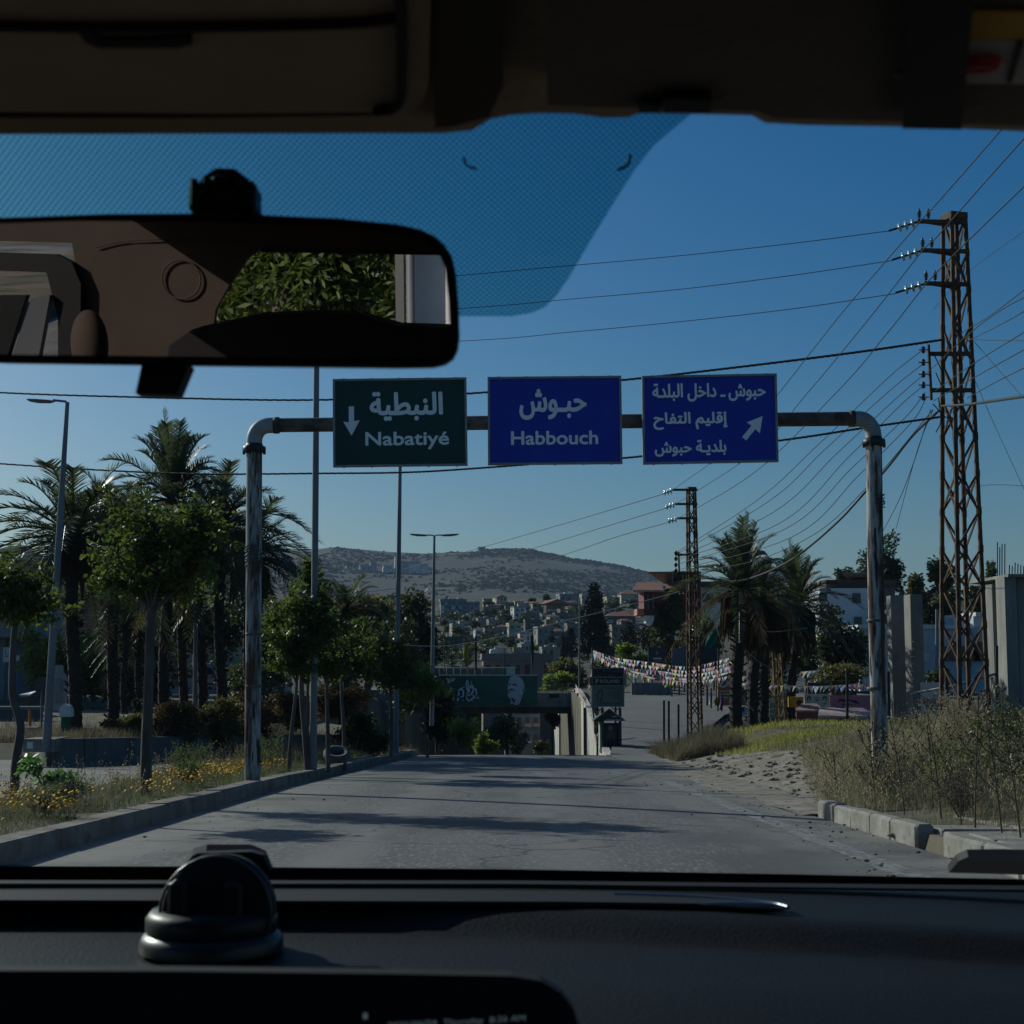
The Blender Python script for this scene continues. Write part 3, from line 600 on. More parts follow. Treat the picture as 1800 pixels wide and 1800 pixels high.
for (xa, xb, py, name) in ((1612, 1698, 391, 'a'), (1618, 1702, 442, 'b'), (1624, 1705, 500, 'c')):
    m = MB(); m.bar(P(xa, py - 2, T1 - .25), P(xb, py, T1 - .25), .09, .12); m.bar(P(xa, py - 2, T1 - .25), P(xb - 30, py + 6, T1 - .2), .05); m.build('cross_arm', MT['rust'], pylonA)
    for dx in (4, 20):
        m = MB(); pin_insulator(m, P(xa + dx, py - 4, T1 - .25), .72); m.build('pin_insulator', MT['porcelain'], pylonA)
    m = MB(); string_insulator(m, P(xa + 1, py - 1, T1 - .25), P(xa - 40, py + 12, T1 - .25)); m.build('glass_insulator', MT['glassins'], pylonA)
    m = MB(); m.tube([P(xa + 1, py - 1, T1 - .25), P(xa - 50, py + 15, T1 - .25)], .03, 6); m.build('strain_clamp', MT['darkmetal'], pylonA)
for xa, xb, py in ((1634, 1709, 622), (1634, 1714, 686)):
    m = MB(); m.bar(P(xa, py, T1 - .3), P(xb, py, T1 - .3), .10, .10); m.build('cross_arm', MT['rust'], pylonA)
m = MB(); m.bar(P(1632, 606, T1 - .35), P(1637, 703, T1 - .35), .08, .06); rack = m.build('rack', MT['rust'], pylonA)
for py in (615, 637, 658, 677, 698):
    m = MB(); q = P(1623, py, T1 - .35); m.lathe([(.02, -.09), (.06, -.05), (.03, 0), (.06, .05), (.02, .09)], q, 8); m.bar(q - Vector((.12, 0, 0)), q + Vector((.15, 0, 0)), .025); m.build('spool_insulator', MT['porcelain'], rack)
m = MB()
for (a, c) in (((1640, 620), (1655, 655)), ((1645, 655), (1660, 700)), ((1650, 700), (1645, 760)), ((1640, 710), (1670, 735))):
    m.tube(crom([P(a[0], a[1], T1 - .4), P((a[0] + c[0]) / 2 + 6, (a[1] + c[1]) / 2 + 10, T1 - .4), P(c[0], c[1], T1 - .4)], 5), .015, 5)
m.build('jumper_cable', MT['wire'], pylonA)
T2 = 62.0
pylonB = pylon(P(1222, 1312, T2), P(1215, 862, T2), .48, .28, 'rusty lattice power tower left of the right-hand palms, middle distance', MT['rust'], 17, .075, rot=.2)
for xa, py in ((1172, 864), (1176, 889), (1180, 914)):
    m = MB(); m.bar(P(xa + 10, py - 3, T2 - .2), P(1226, py - 3, T2 - .2), .09); m.build('cross_arm', MT['rust'], pylonB)
    m = MB(); string_insulator(m, P(xa + 12, py - 2, T2 - .2), P(xa - 8, py + 3, T2 - .2), 3, .13); m.build('glass_insulator', MT['glassins'], pylonB)
m = MB(); m.bar(P(1187, 975, T2 - .2), P(1228, 975, T2 - .2), .09); m.bar(P(1193, 970, T2 - .2), P(1194, 1010, T2 - .2), .07); m.bar(P(1190, 1008, T2 - .2), P(1228, 1008, T2 - .2), .07); rk = m.build('rack', MT['rust'], pylonB)
for py in (972, 982, 993, 1003): m = MB(); m.lathe([(.03, -.1), (.08, 0), (.03, .1)], P(1188, py, T2 - .2), 8); m.build('spool_insulator', MT['porcelain'], rk)
pylonC = pylon(P(1369, 1283, 66), P(1360, 1112, 66), .45, .38, 'short yellowish lattice tower just right of the palm trunks', MT['yellowrust'], 9, .07, rot=.35, plat=False)
m = MB(); m.box(P(1358, 1243, 65.4), (M(11, 65), .04, M(40, 65))); s_ = m.build('notice', cmat(0.20, 0.26, 0.22), pylonC)
for a in ((1230, 1236, 1238.5), (1245, 1247, 1248), (1252, 1258, 1256)): m = MB(); m.box(P(1358, (a[0] + a[1]) / 2, 65.37), (M(6, 65), .01, M(2.5, 65))); m.build('notice_line', cmat(0.5, 0.55, 0.5), s_)
m = MB(); m.prism([P(1354, 1236, 65.37), P(1362, 1236, 65.37), P(1362, 1229, 65.37), P(1358, 1225, 65.37), P(1354, 1229, 65.37)], (0, .01, 0)); m.build('notice_marks', cmat(0.5, 0.55, 0.5), s_)
# ------------------------------------------------------------------ cables
def cable(label, pts, Y0, Y1, r=.011, m_=None, name='overhead_cable', twist=False, grp=None):
    L = [0]
    for a, c in zip(pts, pts[1:]): L.append(L[-1] + math.hypot(a[0] - c[0], a[1] - c[1]))
    q = crom([P(p[0], p[1], 1 / ((1 - l / L[-1]) / Y0 + (l / L[-1]) / Y1)) for p, l in zip(pts, L)], 10)
    b_ = MB(); b_.tube(q, r, 6)
    if twist:
        for ph in (0, 2.1, 4.2):
            qq = []
            for i in range((len(q) - 1) * 4 + 1):
                a, f = divmod(i, 4); p = q[a].lerp(q[min(a + 1, len(q) - 1)], f / 4)
                qq.append(p + Vector((0, math.cos(i * .9 + ph), math.sin(i * .9 + ph))) * r * .8)
            b_.tube(qq, r * .7, 5)
    return tag(b_.build(name, m_ or MT['wire']), label, 'cable', grp)
cable('thick black cable sagging behind the tops of the signs to the tall tower', [(-150, 676), (0, 690), (280, 699), (560, 703), (850, 690), (1095, 668), (1300, 645), (1500, 620), (1658, 597)], 60, 38, .026, twist=True)
cable('thick black cable passing below the green sign, lower of the two crossing at left', [(-150, 800), (0, 815), (300, 832), (580, 832), (720, 830), (840, 823), (1000, 811), (1120, 803), (1365, 775), (1520, 752), (1652, 733)], 60, 38, .024, twist=True)
cable('thick twisted cable leaving the tall tower towards the right edge', [(1650, 714), (1700, 711), (1750, 704), (1830, 692)], 38, 22, .022, twist=True)
cable('thick twisted cable hanging from the tall tower down to the smaller lattice tower', [(1650, 722), (1605, 765), (1560, 822), (1520, 866), (1480, 910), (1430, 955), (1385, 988), (1330, 1013), (1290, 1022), (1250, 1018), (1225, 1008)], 38, 62, .03, twist=True)
cable('topmost thin wire running left from the tall tower', [(1562, 406), (1400, 427), (1200, 449), (1000, 467), (700, 492), (200, 522)], 38, 60)
cable('second thin wire from the top running left from the tall tower', [(1568, 458), (1400, 483), (1200, 508), (1000, 526), (800, 543), (300, 575)], 38, 60)
cable('third thin wire from the top running left from the tall tower', [(1574, 516), (1400, 542), (1200, 565), (1000, 584), (800, 600), (300, 620)], 38, 60)
cable('wire climbing from the small tower past the tall tower to the top right, upper one', [(1176, 866), (1300, 775), (1370, 690), (1480, 550), (1612, 396), (1640, 365), (1700, 297), (1765, 222), (1810, 165)], 62, 20, .010)
cable('wire climbing from the small tower past the tall tower to the top right, middle one', [(1180, 891), (1320, 800), (1420, 690), (1530, 557), (1617, 446), (1648, 415), (1720, 333), (1810, 232)], 62, 20, .010)
cable('wire climbing from the small tower past the tall tower to the top right, lowest one', [(1184, 916), (1320, 835), (1470, 690), (1560, 585), (1623, 505), (1655, 470), (1715, 410), (1810, 318)], 62, 20, .010)
for k, (lab, a) in enumerate((('upper', [(1171, 867), (1000, 918), (830, 967), (700, 1003)]), ('middle', [(1175, 892), (1050, 930), (930, 966), (800, 1002)]), ('lower', [(1179, 917), (1080, 945), (985, 977), (860, 1012)]))):
    cable('thin wire falling left from the small lattice tower over the hill, %s one' % lab, a, 62, 130, .016)
lv = [[(1188, 972), (1330, 880), (1440, 780), (1560, 665), (1622, 615)], [(1188, 975), (1350, 882), (1450, 790), (1560, 690), (1622, 640)], [(1188, 982), (1360, 900), (1470, 798), (1570, 705), (1624, 658)],
      [(1188, 985), (1370, 920), (1490, 805), (1580, 715), (1625, 676)], [(1188, 993), (1380, 930), (1500, 820), (1590, 735), (1626, 690)], [(1188, 1003), (1390, 945), (1510, 835), (1600, 745), (1628, 700)], [(1190, 1005), (1310, 990), (1430, 940), (1530, 850), (1640, 720)]]
for k, a in enumerate(lv):
    cable('one of a fan of thin wires strung between the two rusty lattice towers', a, 62, 38, .011, grp='fan of wires between the towers')
for k, a in enumerate([[(1625, 660), (1700, 590), (1760, 545), (1830, 508)], [(1690, 585), (1740, 555), (1830, 487)], [(1700, 600), (1760, 570), (1830, 530)], [(1640, 690), (1710, 640), (1830, 566)], [(1640, 705), (1710, 665), (1830, 598)], [(1700, 700), (1750, 672), (1830, 632)]]):
    cable('one of several thin wires rising from the tall tower to the right edge', a, 38, 22, .009, grp='wires leaving at the right edge')
cable('thin wire crossing behind the tall tower high at right', [(1640, 545), (1700, 480), (1830, 385)], 60, 40, .009)
cable('nearly level thin wire from the tall tower to the right edge', [(1690, 595), (1740, 598), (1830, 599)], 38, 30, .009)
cable('guy wire slanting down to the right from the tall tower', [(1712, 600), (1760, 655), (1830, 735)], 38, 32, .008)
cable('steep guy wire slanting down right beside the tall tower', [(1708, 655), (1745, 740), (1800, 860)], 38, 34, .008)
cable('thin wire low at the right edge near the tower legs', [(1700, 857), (1750, 852), (1830, 856)], 45, 40, .009)
cable('steep thin wire from the tall tower down to the trees behind the right gantry post', [(1636, 720), (1600, 830), (1570, 900), (1515, 1000)], 38, 70, .012)
cable('steep thin wire dropping beside the left leg of the tall tower', [(1640, 720), (1610, 800), (1575, 930)], 38, 60, .010)
cable('pale wire sagging across the town between lamp and trees', [(590, 1112), (640, 1125), (700, 1133), (790, 1135), (900, 1115), (1000, 1090), (1120, 1060), (1195, 1040)], 70, 62, .018, MT['wire_lt'])
cable('pale short wire near the left lamp posts, upper one', [(557, 1024), (620, 1020), (680, 1010)], 34, 52, .010, MT['wire_lt'])
cable('pale short wire near the left lamp posts, lower one', [(557, 1044), (620, 1043), (700, 1034)], 34, 52, .010, MT['wire_lt'])
cable('loose pale wire drooping in front of the right-hand palm trunks', [(1270, 1085), (1295, 1125), (1330, 1160), (1355, 1175)], 60, 60, .014, MT['wire_lt'])
cable('pale wire slanting down across the right-hand palm trunks', [(1245, 1060), (1275, 1150), (1300, 1215), (1325, 1250)], 60, 58, .014, MT['wire_lt'])
cable('pale wire looping under the right-hand palm crowns', [(1265, 1050), (1300, 1085), (1345, 1110), (1420, 1104)], 60, 60, .014, MT['wire_lt'])
# ================================================================== VEGETATION
def leaves(mb, clumps, n, size, r, flat=0.6, asp=0.5, droop=0.3):
    """n leaf blades spread over clumps [(centre, (rx,ry,rz))], denser near each clump's shell"""
    tot = sum(c[1][0] * c[1][2] for c in clumps)
    for c, rad in clumps:
        k = max(3, int(n * rad[0] * rad[2] / tot))
        for _ in range(k):
            d = Vector((r.gauss(0, 1), r.gauss(0, 1), r.gauss(0, 1))).normalized(); q = r.random() ** 0.45 * (0.85 + 0.3 * r.random())
            p = c + Vector((d.x * rad[0], d.y * rad[1], d.z * rad[2])) * q
            a = (Vector((r.gauss(0, 1), r.gauss(0, 1), r.gauss(0, .7) - droop)) + d * .5).normalized()
            b_ = a.cross(Vector((r.gauss(0, 1), r.gauss(0, 1), r.gauss(0, 1)))).normalized()
            s = size * r.uniform(.6, 1.3); wd = s * asp
            mb.add([p, p + a * s * .5 + b_ * wd * .5, p + a * s, p + a * s * .5 - b_ * wd * .5], [(0, 1, 2, 3)])
def crown_clumps(c, rad, n, r, cr=(.28, .45), lowcut=-1.0):
    out = []
    for _ in range(n):
        d = Vector((r.gauss(0, 1), r.gauss(0, 1), r.gauss(0, 1))).normalized()
        if d.z < lowcut: d.z = lowcut
        q = r.uniform(.3, 1 - cr[0] * .6) * (.82 + .38 * mnoise.noise(d * 1.7 + c) + (.22 if r.random() < .12 else 0)); k = r.uniform(*cr)
        out.append((c + Vector((d.x * rad[0], d.y * rad[1], d.z * rad[2])) * q, (rad[0] * k, rad[1] * k, rad[2] * k * r.uniform(.6, 1))))
    return out
def branchy(label, Y, base, bbox, leafm, nbr, nleaf, size, seed, r0, trunk_pts, group, asp=.55):
    """loose young street tree: limbs fan out of the trunk and carry ragged sprays of leaves"""
    r = random.Random(seed); x0, y0, x1, y1 = bbox
    c = P((x0 + x1) / 2, (y0 + y1) / 2, Y); rx, rz = M(x1 - x0, Y) / 2, M(y1 - y0, Y) / 2; bp = P(base[0], base[1], Y); t = thing('street_tree', bp, label, 'tree', group)
    q = crom([bp - Vector((0, 0, .3))] + [P(a, b2, Y) for a, b2 in trunk_pts], 5); w_, lf = MB(), MB()
    w_.tube(q, [r0 * (1.12 - .5 * i / (len(q) - 1)) for i in range(len(q))], 9); top = q[-1]; sprays = []
    for k in range(nbr):
        a = k * 2.399 + r.uniform(-.4, .4); el = r.uniform(-.25, 1.0) if k % 4 else r.uniform(.7, 1.35); L = r.uniform(.55, 1.12)
        e = c + Vector((math.cos(a) * math.cos(el) * rx, math.sin(a) * math.cos(el) * rx * .85, math.sin(el) * rz)) * L
        st = q[-1 - r.randrange(0, 4)]; mid = st.lerp(e, .5) + Vector((r.gauss(0, .08) * rx, r.gauss(0, .08) * rx, .12 * rz)); b_ = crom([st, mid, e], 6)
        w_.tube(b_, [max(.004, r0 * .36 * (1 - .9 * i / 12)) for i in range(13)], 5)
        for i in range(4, 13):
            if r.random() < .22: continue
            p = b_[i]; g = .10 + .13 * r.random(); sprays.append((p + Vector((r.gauss(0, .1), r.gauss(0, .1), r.gauss(0, .06))) * rx, (rx * g, rx * g, rx * g * .75)))
            if r.random() < .5:
                s2 = p + Vector((r.gauss(0, .28), r.gauss(0, .28), r.gauss(.02, .16))) * rx; w_.tube([p, s2], [.007, .003], 4); sprays.append((s2, (rx * g * .9, rx * g * .9, rx * g * .7)))
    leaves(lf, sprays, nleaf, size, r, asp=asp, droop=.55)
    lf.build('crown', leafm, t); w_.build('trunk', MT['bark'], t); return t
def tree(label, Y, base, bbox, leafm, n=2500, size=.12, nclump=16, name='tree', cat='tree', group=None, seed=1, trunk=True, r0=None, depth=.8, trunk_pts=None, cr=(.28, .45), asp=.5, barkm=None):
    r = random.Random(seed)
    x0, y0, x1, y1 = bbox
    c = P((x0 + x1) / 2, (y0 + y1) / 2, Y); rad = (M(x1 - x0, Y) * .57, M(x1 - x0, Y) * .57 * depth, M(y1 - y0, Y) * .57)
    bp = P(base[0], base[1], Y)
    t = thing(name, bp, label, cat, group)
    cl = crown_clumps(c, rad, nclump, r, cr)
    m = MB(); leaves(m, cl, n, size, r, asp=asp); m.build('crown', leafm, t)
    if trunk:
        m = MB(); r0 = r0 or rad[0] * .09
        tops = trunk_pts and [P(a, b2, Y) for a, b2 in trunk_pts]
        pts = [bp - Vector((0, 0, .3))] + (tops or [bp.lerp(c, .5) + Vector((r.uniform(-.1, .1) * rad[0], 0, 0))]) + [c]
        q = crom(pts, 5); m.tube(q, [r0 * (1.15 - .75 * i / (len(q) - 1)) for i in range(len(q))], 9)
        st = q[int(len(q) * .55)]
        for cc, _ in cl[:9]:
            mid = st.lerp(cc, .5) + Vector((0, 0, -.1 * rad[2])); m.tube(crom([st, mid, cc], 4), [r0 * .4 * (1 - .8 * i / 8) for i in range(9)], 5)
        m.build('trunk', barkm or MT['bark'], t)
    return t
# --- young ficus trees on the strip beside the left kerb
FG = 'young street trees along the left kerb'
FI = MT['ficus']
branchy('young ficus with a curved leaning trunk at the left edge', 20.5, (25, 1412), (-80, 985, 112, 1118), FI, 16, 4200, .10, 3, .062, [(27, 1350), (36, 1275), (22, 1220), (24, 1130), (28, 1088)], FG)
branchy('largest young ficus with a straight pale trunk, left of the left gantry post', 23, (256, 1385), (165, 868, 418, 1135), FI, 36, 10500, .10, 5, .085, [(258, 1300), (262, 1180), (264, 1100), (272, 1050)], FG)
branchy('leafy branch tip of a tree outside the left edge of the photo', 27, (-130, 1370), (-220, 740, 18, 925), FI, 18, 2600, .12, 8, .08, [(-125, 1200), (-115, 1000), (-110, 900)], FG)
branchy('rounded young ficus with two slanting trunks right of the left gantry post', 34, (543, 1345), (455, 1015, 612, 1215), FI, 30, 8000, .12, 9, .075, [(536, 1290), (530, 1210), (533, 1150)], FG)
branchy('thin leaning young trunk sharing the crown right of the left gantry post', 33.5, (507, 1340), (462, 1110, 550, 1222), FI, 9, 1800, .12, 10, .045, [(512, 1290), (520, 1220), (522, 1190)], FG)
branchy('slim young tree in front of the tyre, third trunk right of the gantry post', 35, (577, 1335), (520, 1120, 640, 1228), FI, 12, 2600, .12, 11, .05, [(576, 1280), (574, 1215), (574, 1190)], FG)
branchy('slim young tree just right of the tyre, with a dark thin trunk', 38, (607, 1332), (570, 1090, 665, 1208), FI, 12, 2400, .13, 12, .05, [(604, 1280), (600, 1210), (602, 1180)], FG)
branchy('bushy young tree around the lamp post whose top the green sign hides', 47, (687, 1312), (636, 1118, 735, 1262), FI, 22, 5600, .15, 13, .065, [(688, 1260), (686, 1225), (686, 1200)], FG)
branchy('small bright young tree near the crest, last of the row on the left', 54, (752, 1320), (702, 1165, 778, 1290), MT['leaf_lt'], 18, 3600, .15, 14, .05, [(748, 1290), (744, 1250), (742, 1230)], FG)
branchy('thin young tree top rising beside the thick lamp post', 36, (540, 1330), (522, 980, 568, 1060), FI, 9, 700, .13, 15, .035, [(541, 1200), (542, 1080), (544, 1050)], FG)
# low green sapling with several stems
t = thing('sapling', P(85, 1405, 19), 'bright green leafy sapling among the weeds at left', 'sapling')
m = MB(); r = random.Random(4); tips = []
for k in range(7):
    a = P(85 + r.uniform(-6, 6), 1405, 19); e = P(85 + r.uniform(-42, 48), r.uniform(1325, 1372), 19 + r.uniform(-.2, .2)); m.tube(crom([a, a.lerp(e, .5) + Vector((0, 0, .05)), e], 4), [.010 - .0008 * i for i in range(9)], 5); tips.append((e, (.1, .1, .05)))
m.build('stem', MT['bark'], t); m = MB(); leaves(m, tips, 260, .11, r, asp=.5); m.build('foliage', mat('sapling_leaf', (0.09, 0.19, 0.05), .45, (0.05, 0.11, 0.03), 6, transl=.35), t)
# --- date palms: three frond-head shapes, copied
def palm_crown_mesh(seed, L=3.7, up=(-22, 72), nf=40):
    r = random.Random(seed); m, dry = MB(), MB(); ex = 1.7 if seed == 23 else .95
    for k in range(nf):
        f = k / nf; el = math.radians(up[1] + (up[0] - up[1]) * f ** ex + r.uniform(-6, 6)); az = k * 2.399 + r.uniform(-.3, .3); l = L * r.uniform(.8, 1.08)
        d = Vector((math.cos(az) * math.cos(el), math.sin(az) * math.cos(el), math.sin(el))); side = Vector((-math.sin(az), math.cos(az), 0))
        sag = .16 + .46 * math.cos(el) + r.uniform(-.05, .1); pts = []
        for i in range(11):
            s = i / 10; pts.append(d * l * s + Vector((0, 0, -sag * l * s ** 2.3)))
        tgt = dry if f > .93 else m
        tgt.tube(pts, [.035 * (1 - .85 * i / 10) for i in range(11)], 4, False)
        nl = 44; tw = r.uniform(-.5, .5)
        for i in range(3, nl):
            s = i / nl; j = min(9, int(s * 10)); p = pts[j].lerp(pts[j + 1], s * 10 - j); tg = (pts[j + 1] - pts[j]).normalized()
            upv = tg.cross(side).normalized(); ll = .60 * l / 3.6 * (math.sin(math.pi * (0.12 + .8 * s)) ** .6) * r.uniform(.85, 1.1)
            for sg in (-1, 1):
                q = (tg * .75 + side * sg * .75 + upv * (-.35 if tgt is m else .3) * -1 + Vector((0, 0, -.12 + tw * sg * .3)) + Vector((r.gauss(0, .08), r.gauss(0, .08), r.gauss(0, .08)))).normalized()
                wv = q.cross(upv).normalized() * .019
                tgt.add([p - wv, p + wv, p + q * ll * .6 + wv * .8 + Vector((0, 0, -.01)), p + q * ll + Vector((0, 0, -.09 * ll)), p + q * ll * .6 - wv * .8 + Vector((0, 0, -.01))], [(0, 1, 2, 3, 4)])
    def me(b_, nm, mt):
        x = bpy.data.meshes.new(nm); x.from_pydata(b_.v, [], b_.f); x.materials.append(mt); return x
    return me(m, 'frond_crown', MT['palm']), me(dry, 'dead_fronds', MT['palmdry'])
PC = [palm_crown_mesh(21), palm_crown_mesh(22, up=(-26, 70), nf=42), palm_crown_mesh(23, 3.6, up=(-8, 79), nf=40)]
def palm(label, Y, base, head, v, s, r0, group, skirt=0):
    bp, hp = P(base[0], base[1], Y), P(head[0], head[1], Y)
    r0 *= .74
    t = thing('date_palm', bp, label, 'palm', group)
    m = MB(); n = 46; bp2 = bp - Vector((0, 0, .5))
    pts = [bp2.lerp(hp, i / n) + Vector((.06 * math.sin(i * .15 + v), 0, 0)) for i in range(n + 1)]
    m.tube(pts, [r0 * (1.25 - .3 * min(1, i / 8) + (.13 if i % 2 else 0) + (.5 * ss(n - 9, n - 2, i))) for i in range(n + 1)], 11, smooth=False)
    r = random.Random(v + int(Y))
    for i in range(120):                      # stubs of cut fronds
        f = r.random() ** .7; p = bp2.lerp(hp, f); a = r.uniform(0, 6.28); rr = r0 * (1.1 + .5 * ss(.8, .98, f)); o = Vector((math.cos(a), math.sin(a), 0))
        m.bar(p + o * rr * .8, p + o * (rr + .07 + .06 * f) + Vector((0, 0, .10)), .06, .03)
    m.build('trunk', MT['palmbark'], t)
    for me, nm in zip(PC[v % 3], ('crown', 'dead_fronds')):
        o = bpy.data.objects.new(nm, me); COL.objects.link(o); o.parent = t; o.location = hp - bp; o.scale = (s, s, s); o.rotation_euler = (0, 0, r.uniform(0, 6.28))
    if skirt:
        m = MB()
        for i in range(skirt * 55):
            a = r.uniform(0, 6.28); o = Vector((math.cos(a), math.sin(a), 0)); p = hp + o * r0 * 1.2 + Vector((0, 0, -r.uniform(0, .5))); e = p + o * r.uniform(.1, .7) + Vector((0, 0, -r.uniform(.8, 2.0)))
            wv = Vector((-o.y, o.x, 0)) * .03; mid = p.lerp(e, .4) + o * .3; m.add([p - wv, p + wv, mid + wv, e, mid - wv], [(0, 1, 2, 3, 4)])
        m.build('hanging_dead_fronds', MT['palmdry'], t)
    return t
PL = 'date palms on the left terrace'
palm('thick date palm behind the leaning street lamp, largest crown at left', 51, (131, 1292), (128, 945), 0, 1.28, .30, PL, 1)
palm('date palm second from left, crown lower than its neighbours', 54, (196, 1290), (205, 940), 1, 1.12, .27, PL, 1)
palm('tallest date palm at left, with upright fronds above the biggest ficus', 56, (285, 1285), (303, 880), 2, 1.12, .28, PL)
palm('date palm behind the left gantry post, wide drooping crown', 57, (391, 1282), (385, 930), 1, 1.2, .27, PL, 1)
palm('date palm trunk right of the plain grey post, crown mostly hidden', 60, (355, 1280), (352, 955), 0, 1.1, .26, PL)
palm('date palm just right of the left gantry post, fronds reaching over the hill', 60, (436, 1285), (440, 980), 1, 1.1, .27, PL, 1)
palm('date palm trunk left of the plain grey post, behind the biggest ficus', 62, (322, 1278), (322, 960), 1, .9, .25, PL)
palm('small slim palm in the far row behind the terrace at left', 72, (218, 1255), (220, 1105), 2, .62, .2, PL)
palm('small low palm with pale fronds in the far row, right of the slim one', 74, (246, 1250), (243, 1120), 1, .6, .2, PL)
palm('low palm in the shade beside the dark evergreens, left of the town', 66, (608, 1260), (606, 1075), 0, .75, .2, PL)
PR = 'date palms on the right verge'
palm('date palm with upright crown, nearest of the right-hand group', 58, (1292, 1290), (1303, 1035), 2, .96, .32, PR, 2)
palm('date palm in the middle of the right-hand group, shaggy dead skirt', 62, (1320, 1282), (1335, 1062), 2, .74, .28, PR, 3)
palm('date palm behind the nearest one in the right-hand group, trunk leaning right', 64, (1337, 1274), (1350, 1070), 0, .62, .27, PR, 3)
palm('rightmost date palm of the right-hand group, standing apart with a leaning trunk', 66, (1388, 1278), (1402, 1062), 2, .92, .26, PR, 2)
palm('drooping date palm behind the right-hand group, its fronds sweeping to the right', 68, (1345, 1265), (1400, 1085), 1, .72, .22, PR, 1)
# --- background trees
BT = 'background trees'
def bt(label, Y, base, bbox, lm, n, size, nc, seed, name='tree', **k): return tree(label, Y, base, bbox, MT[lm], n, size, nc, name, 'tree', BT, seed, **k)
bt('broad dark evergreen with a golden-green top, left of the far lamp', 95, (640, 1240), (572, 1010, 712, 1215), 'leaf_ol', 6500, .38, 26, 31, cr=(.24, .4))
bt('dark evergreen right of the golden-topped one, beside the far lamp', 92, (735, 1240), (672, 1030, 776, 1205), 'leaf_dk', 5200, .36, 24, 32, cr=(.24, .4))
bt('dark rounded tree left of the golden-topped evergreen', 88, (600, 1245), (545, 1060, 640, 1215), 'leaf_dk', 3600, .34, 18, 33)
bt('narrow dark tree top rising behind the thick lamp post', 120, (572, 1150), (555, 1008, 590, 1075), 'conifer', 900, .4, 8, 34)
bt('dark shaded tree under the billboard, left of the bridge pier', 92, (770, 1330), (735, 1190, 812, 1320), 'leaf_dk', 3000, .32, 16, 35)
bt('bright green bush in the cutting below the billboard', 76, (805, 1345), (786, 1258, 838, 1330), 'leaf_lt', 1700, .2, 12, 36, 'bush')
bt('low bright bush in the cutting, front right of the brighter one', 72, (850, 1345), (828, 1290, 876, 1330), 'leaf_lt', 1100, .18, 9, 37, 'bush')
bt('dark green bush in the cutting, centre, under the portrait', 84, (892, 1340), (850, 1245, 930, 1335), 'leaf_md', 2400, .24, 14, 38, 'bush')
bt('small dark bush in the cutting beside the retaining wall', 90, (955, 1335), (938, 1295, 975, 1335), 'leaf_md', 700, .22, 7, 39, 'bush')
bt('bush hanging over the top of the wall under the bridge', 112, (975, 1275), (957, 1245, 995, 1285), 'leaf_md', 700, .25, 7, 40, 'bush')
bt('rounded yellow-green tree right of the billboard, behind the bridge railing', 125, (995, 1225), (958, 1148, 1040, 1228), 'leaf_ol', 3800, .32, 20, 41, cr=(.3, .45))
bt('lower yellow-green shrub in front of the rounded tree by the railing', 120, (975, 1222), (950, 1175, 1012, 1222), 'leaf_lt', 1500, .3, 10, 42)
bt('bright green bush behind the advertising board', 110, (1050, 1215), (1028, 1155, 1090, 1215), 'leaf_md', 1700, .28, 11, 43)
bt('fresh green upright shrubs behind the bunting', 105, (1105, 1180), (1074, 1128, 1150, 1195), 'leaf_lt', 2200, .26, 14, 44)
bt('tall dense green tree left of the small lattice tower', 118, (1185, 1190), (1145, 1020, 1222, 1185), 'leaf_md', 5200, .36, 26, 45, cr=(.24, .38))
bt('dark tree right behind the small lattice tower', 110, (1235, 1200), (1200, 1075, 1275, 1185), 'leaf_dk', 3000, .34, 16, 46)
bt('wide dark tree mass behind the right-hand palms', 92, (1470, 1240), (1395, 1060, 1535, 1215), 'leaf_dk', 6200, .32, 28, 47, cr=(.24, .4))
bt('lit green shrub in front of the dark mass behind the palms', 86, (1420, 1240), (1385, 1090, 1450, 1200), 'leaf_md', 2000, .26, 12, 48)
bt('golden-green hedge behind the painted panels at right', 80, (1475, 1215), (1415, 1165, 1535, 1215), 'leaf_ol', 2600, .22, 18, 49, 'hedge')
bt('tall grey-green tree on the skyline behind the right gantry post', 120, (1550, 1060), (1510, 945, 1600, 1060), 'leaf_md', 3600, .36, 20, 50, cr=(.26, .4))
bt('grey-green tree on the skyline left of the tall tower', 118, (1645, 1080), (1615, 968, 1685, 1085), 'leaf_md', 3200, .36, 18, 51, cr=(.26, .4))
bt('yellowish tree low behind the concrete columns', 112, (1600, 1080), (1590, 1000, 1630, 1075), 'leaf_ol', 1300, .34, 9, 52)
bt('dark bushy tree behind the low white building, beside the tower', 114, (1660, 1105), (1600, 1040, 1690, 1105), 'leaf_dk', 2500, .36, 14, 53)
bt('slender green tree at the right edge beside the rebar', 105, (1742, 1080), (1728, 988, 1760, 1080), 'leaf_md', 1300, .32, 10, 54)
bt('trees filling the gap right of the tall tower', 112, (1715, 1080), (1690, 1020, 1745, 1085), 'leaf_md', 1500, .34, 10, 55)
bt('small rooftop tree beside the brown solar roof', 116, (1485, 1035), (1466, 990, 1505, 1030), 'leaf_md', 900, .3, 9, 56)
bt('dark shrub between the concrete columns and the tall tower', 70, (1650, 1225), (1618, 1170, 1668, 1225), 'leaf_md', 1000, .2, 9, 57, 'bush')
bt('bright green garden tree far left behind the first palm', 80, (75, 1240), (25, 1090, 150, 1235), 'leaf_lt', 3800, .28, 20, 58, cr=(.26, .4))
bt('bright green garden tree between the first two palms', 84, (165, 1240), (120, 1115, 205, 1225), 'leaf_lt', 2500, .28, 14, 59)
bt('dark bush mass in the shade behind the left palm trunks', 78, (230, 1270), (150, 1170, 300, 1262), 'leaf_dk', 3000, .26, 18, 60, 'bush')
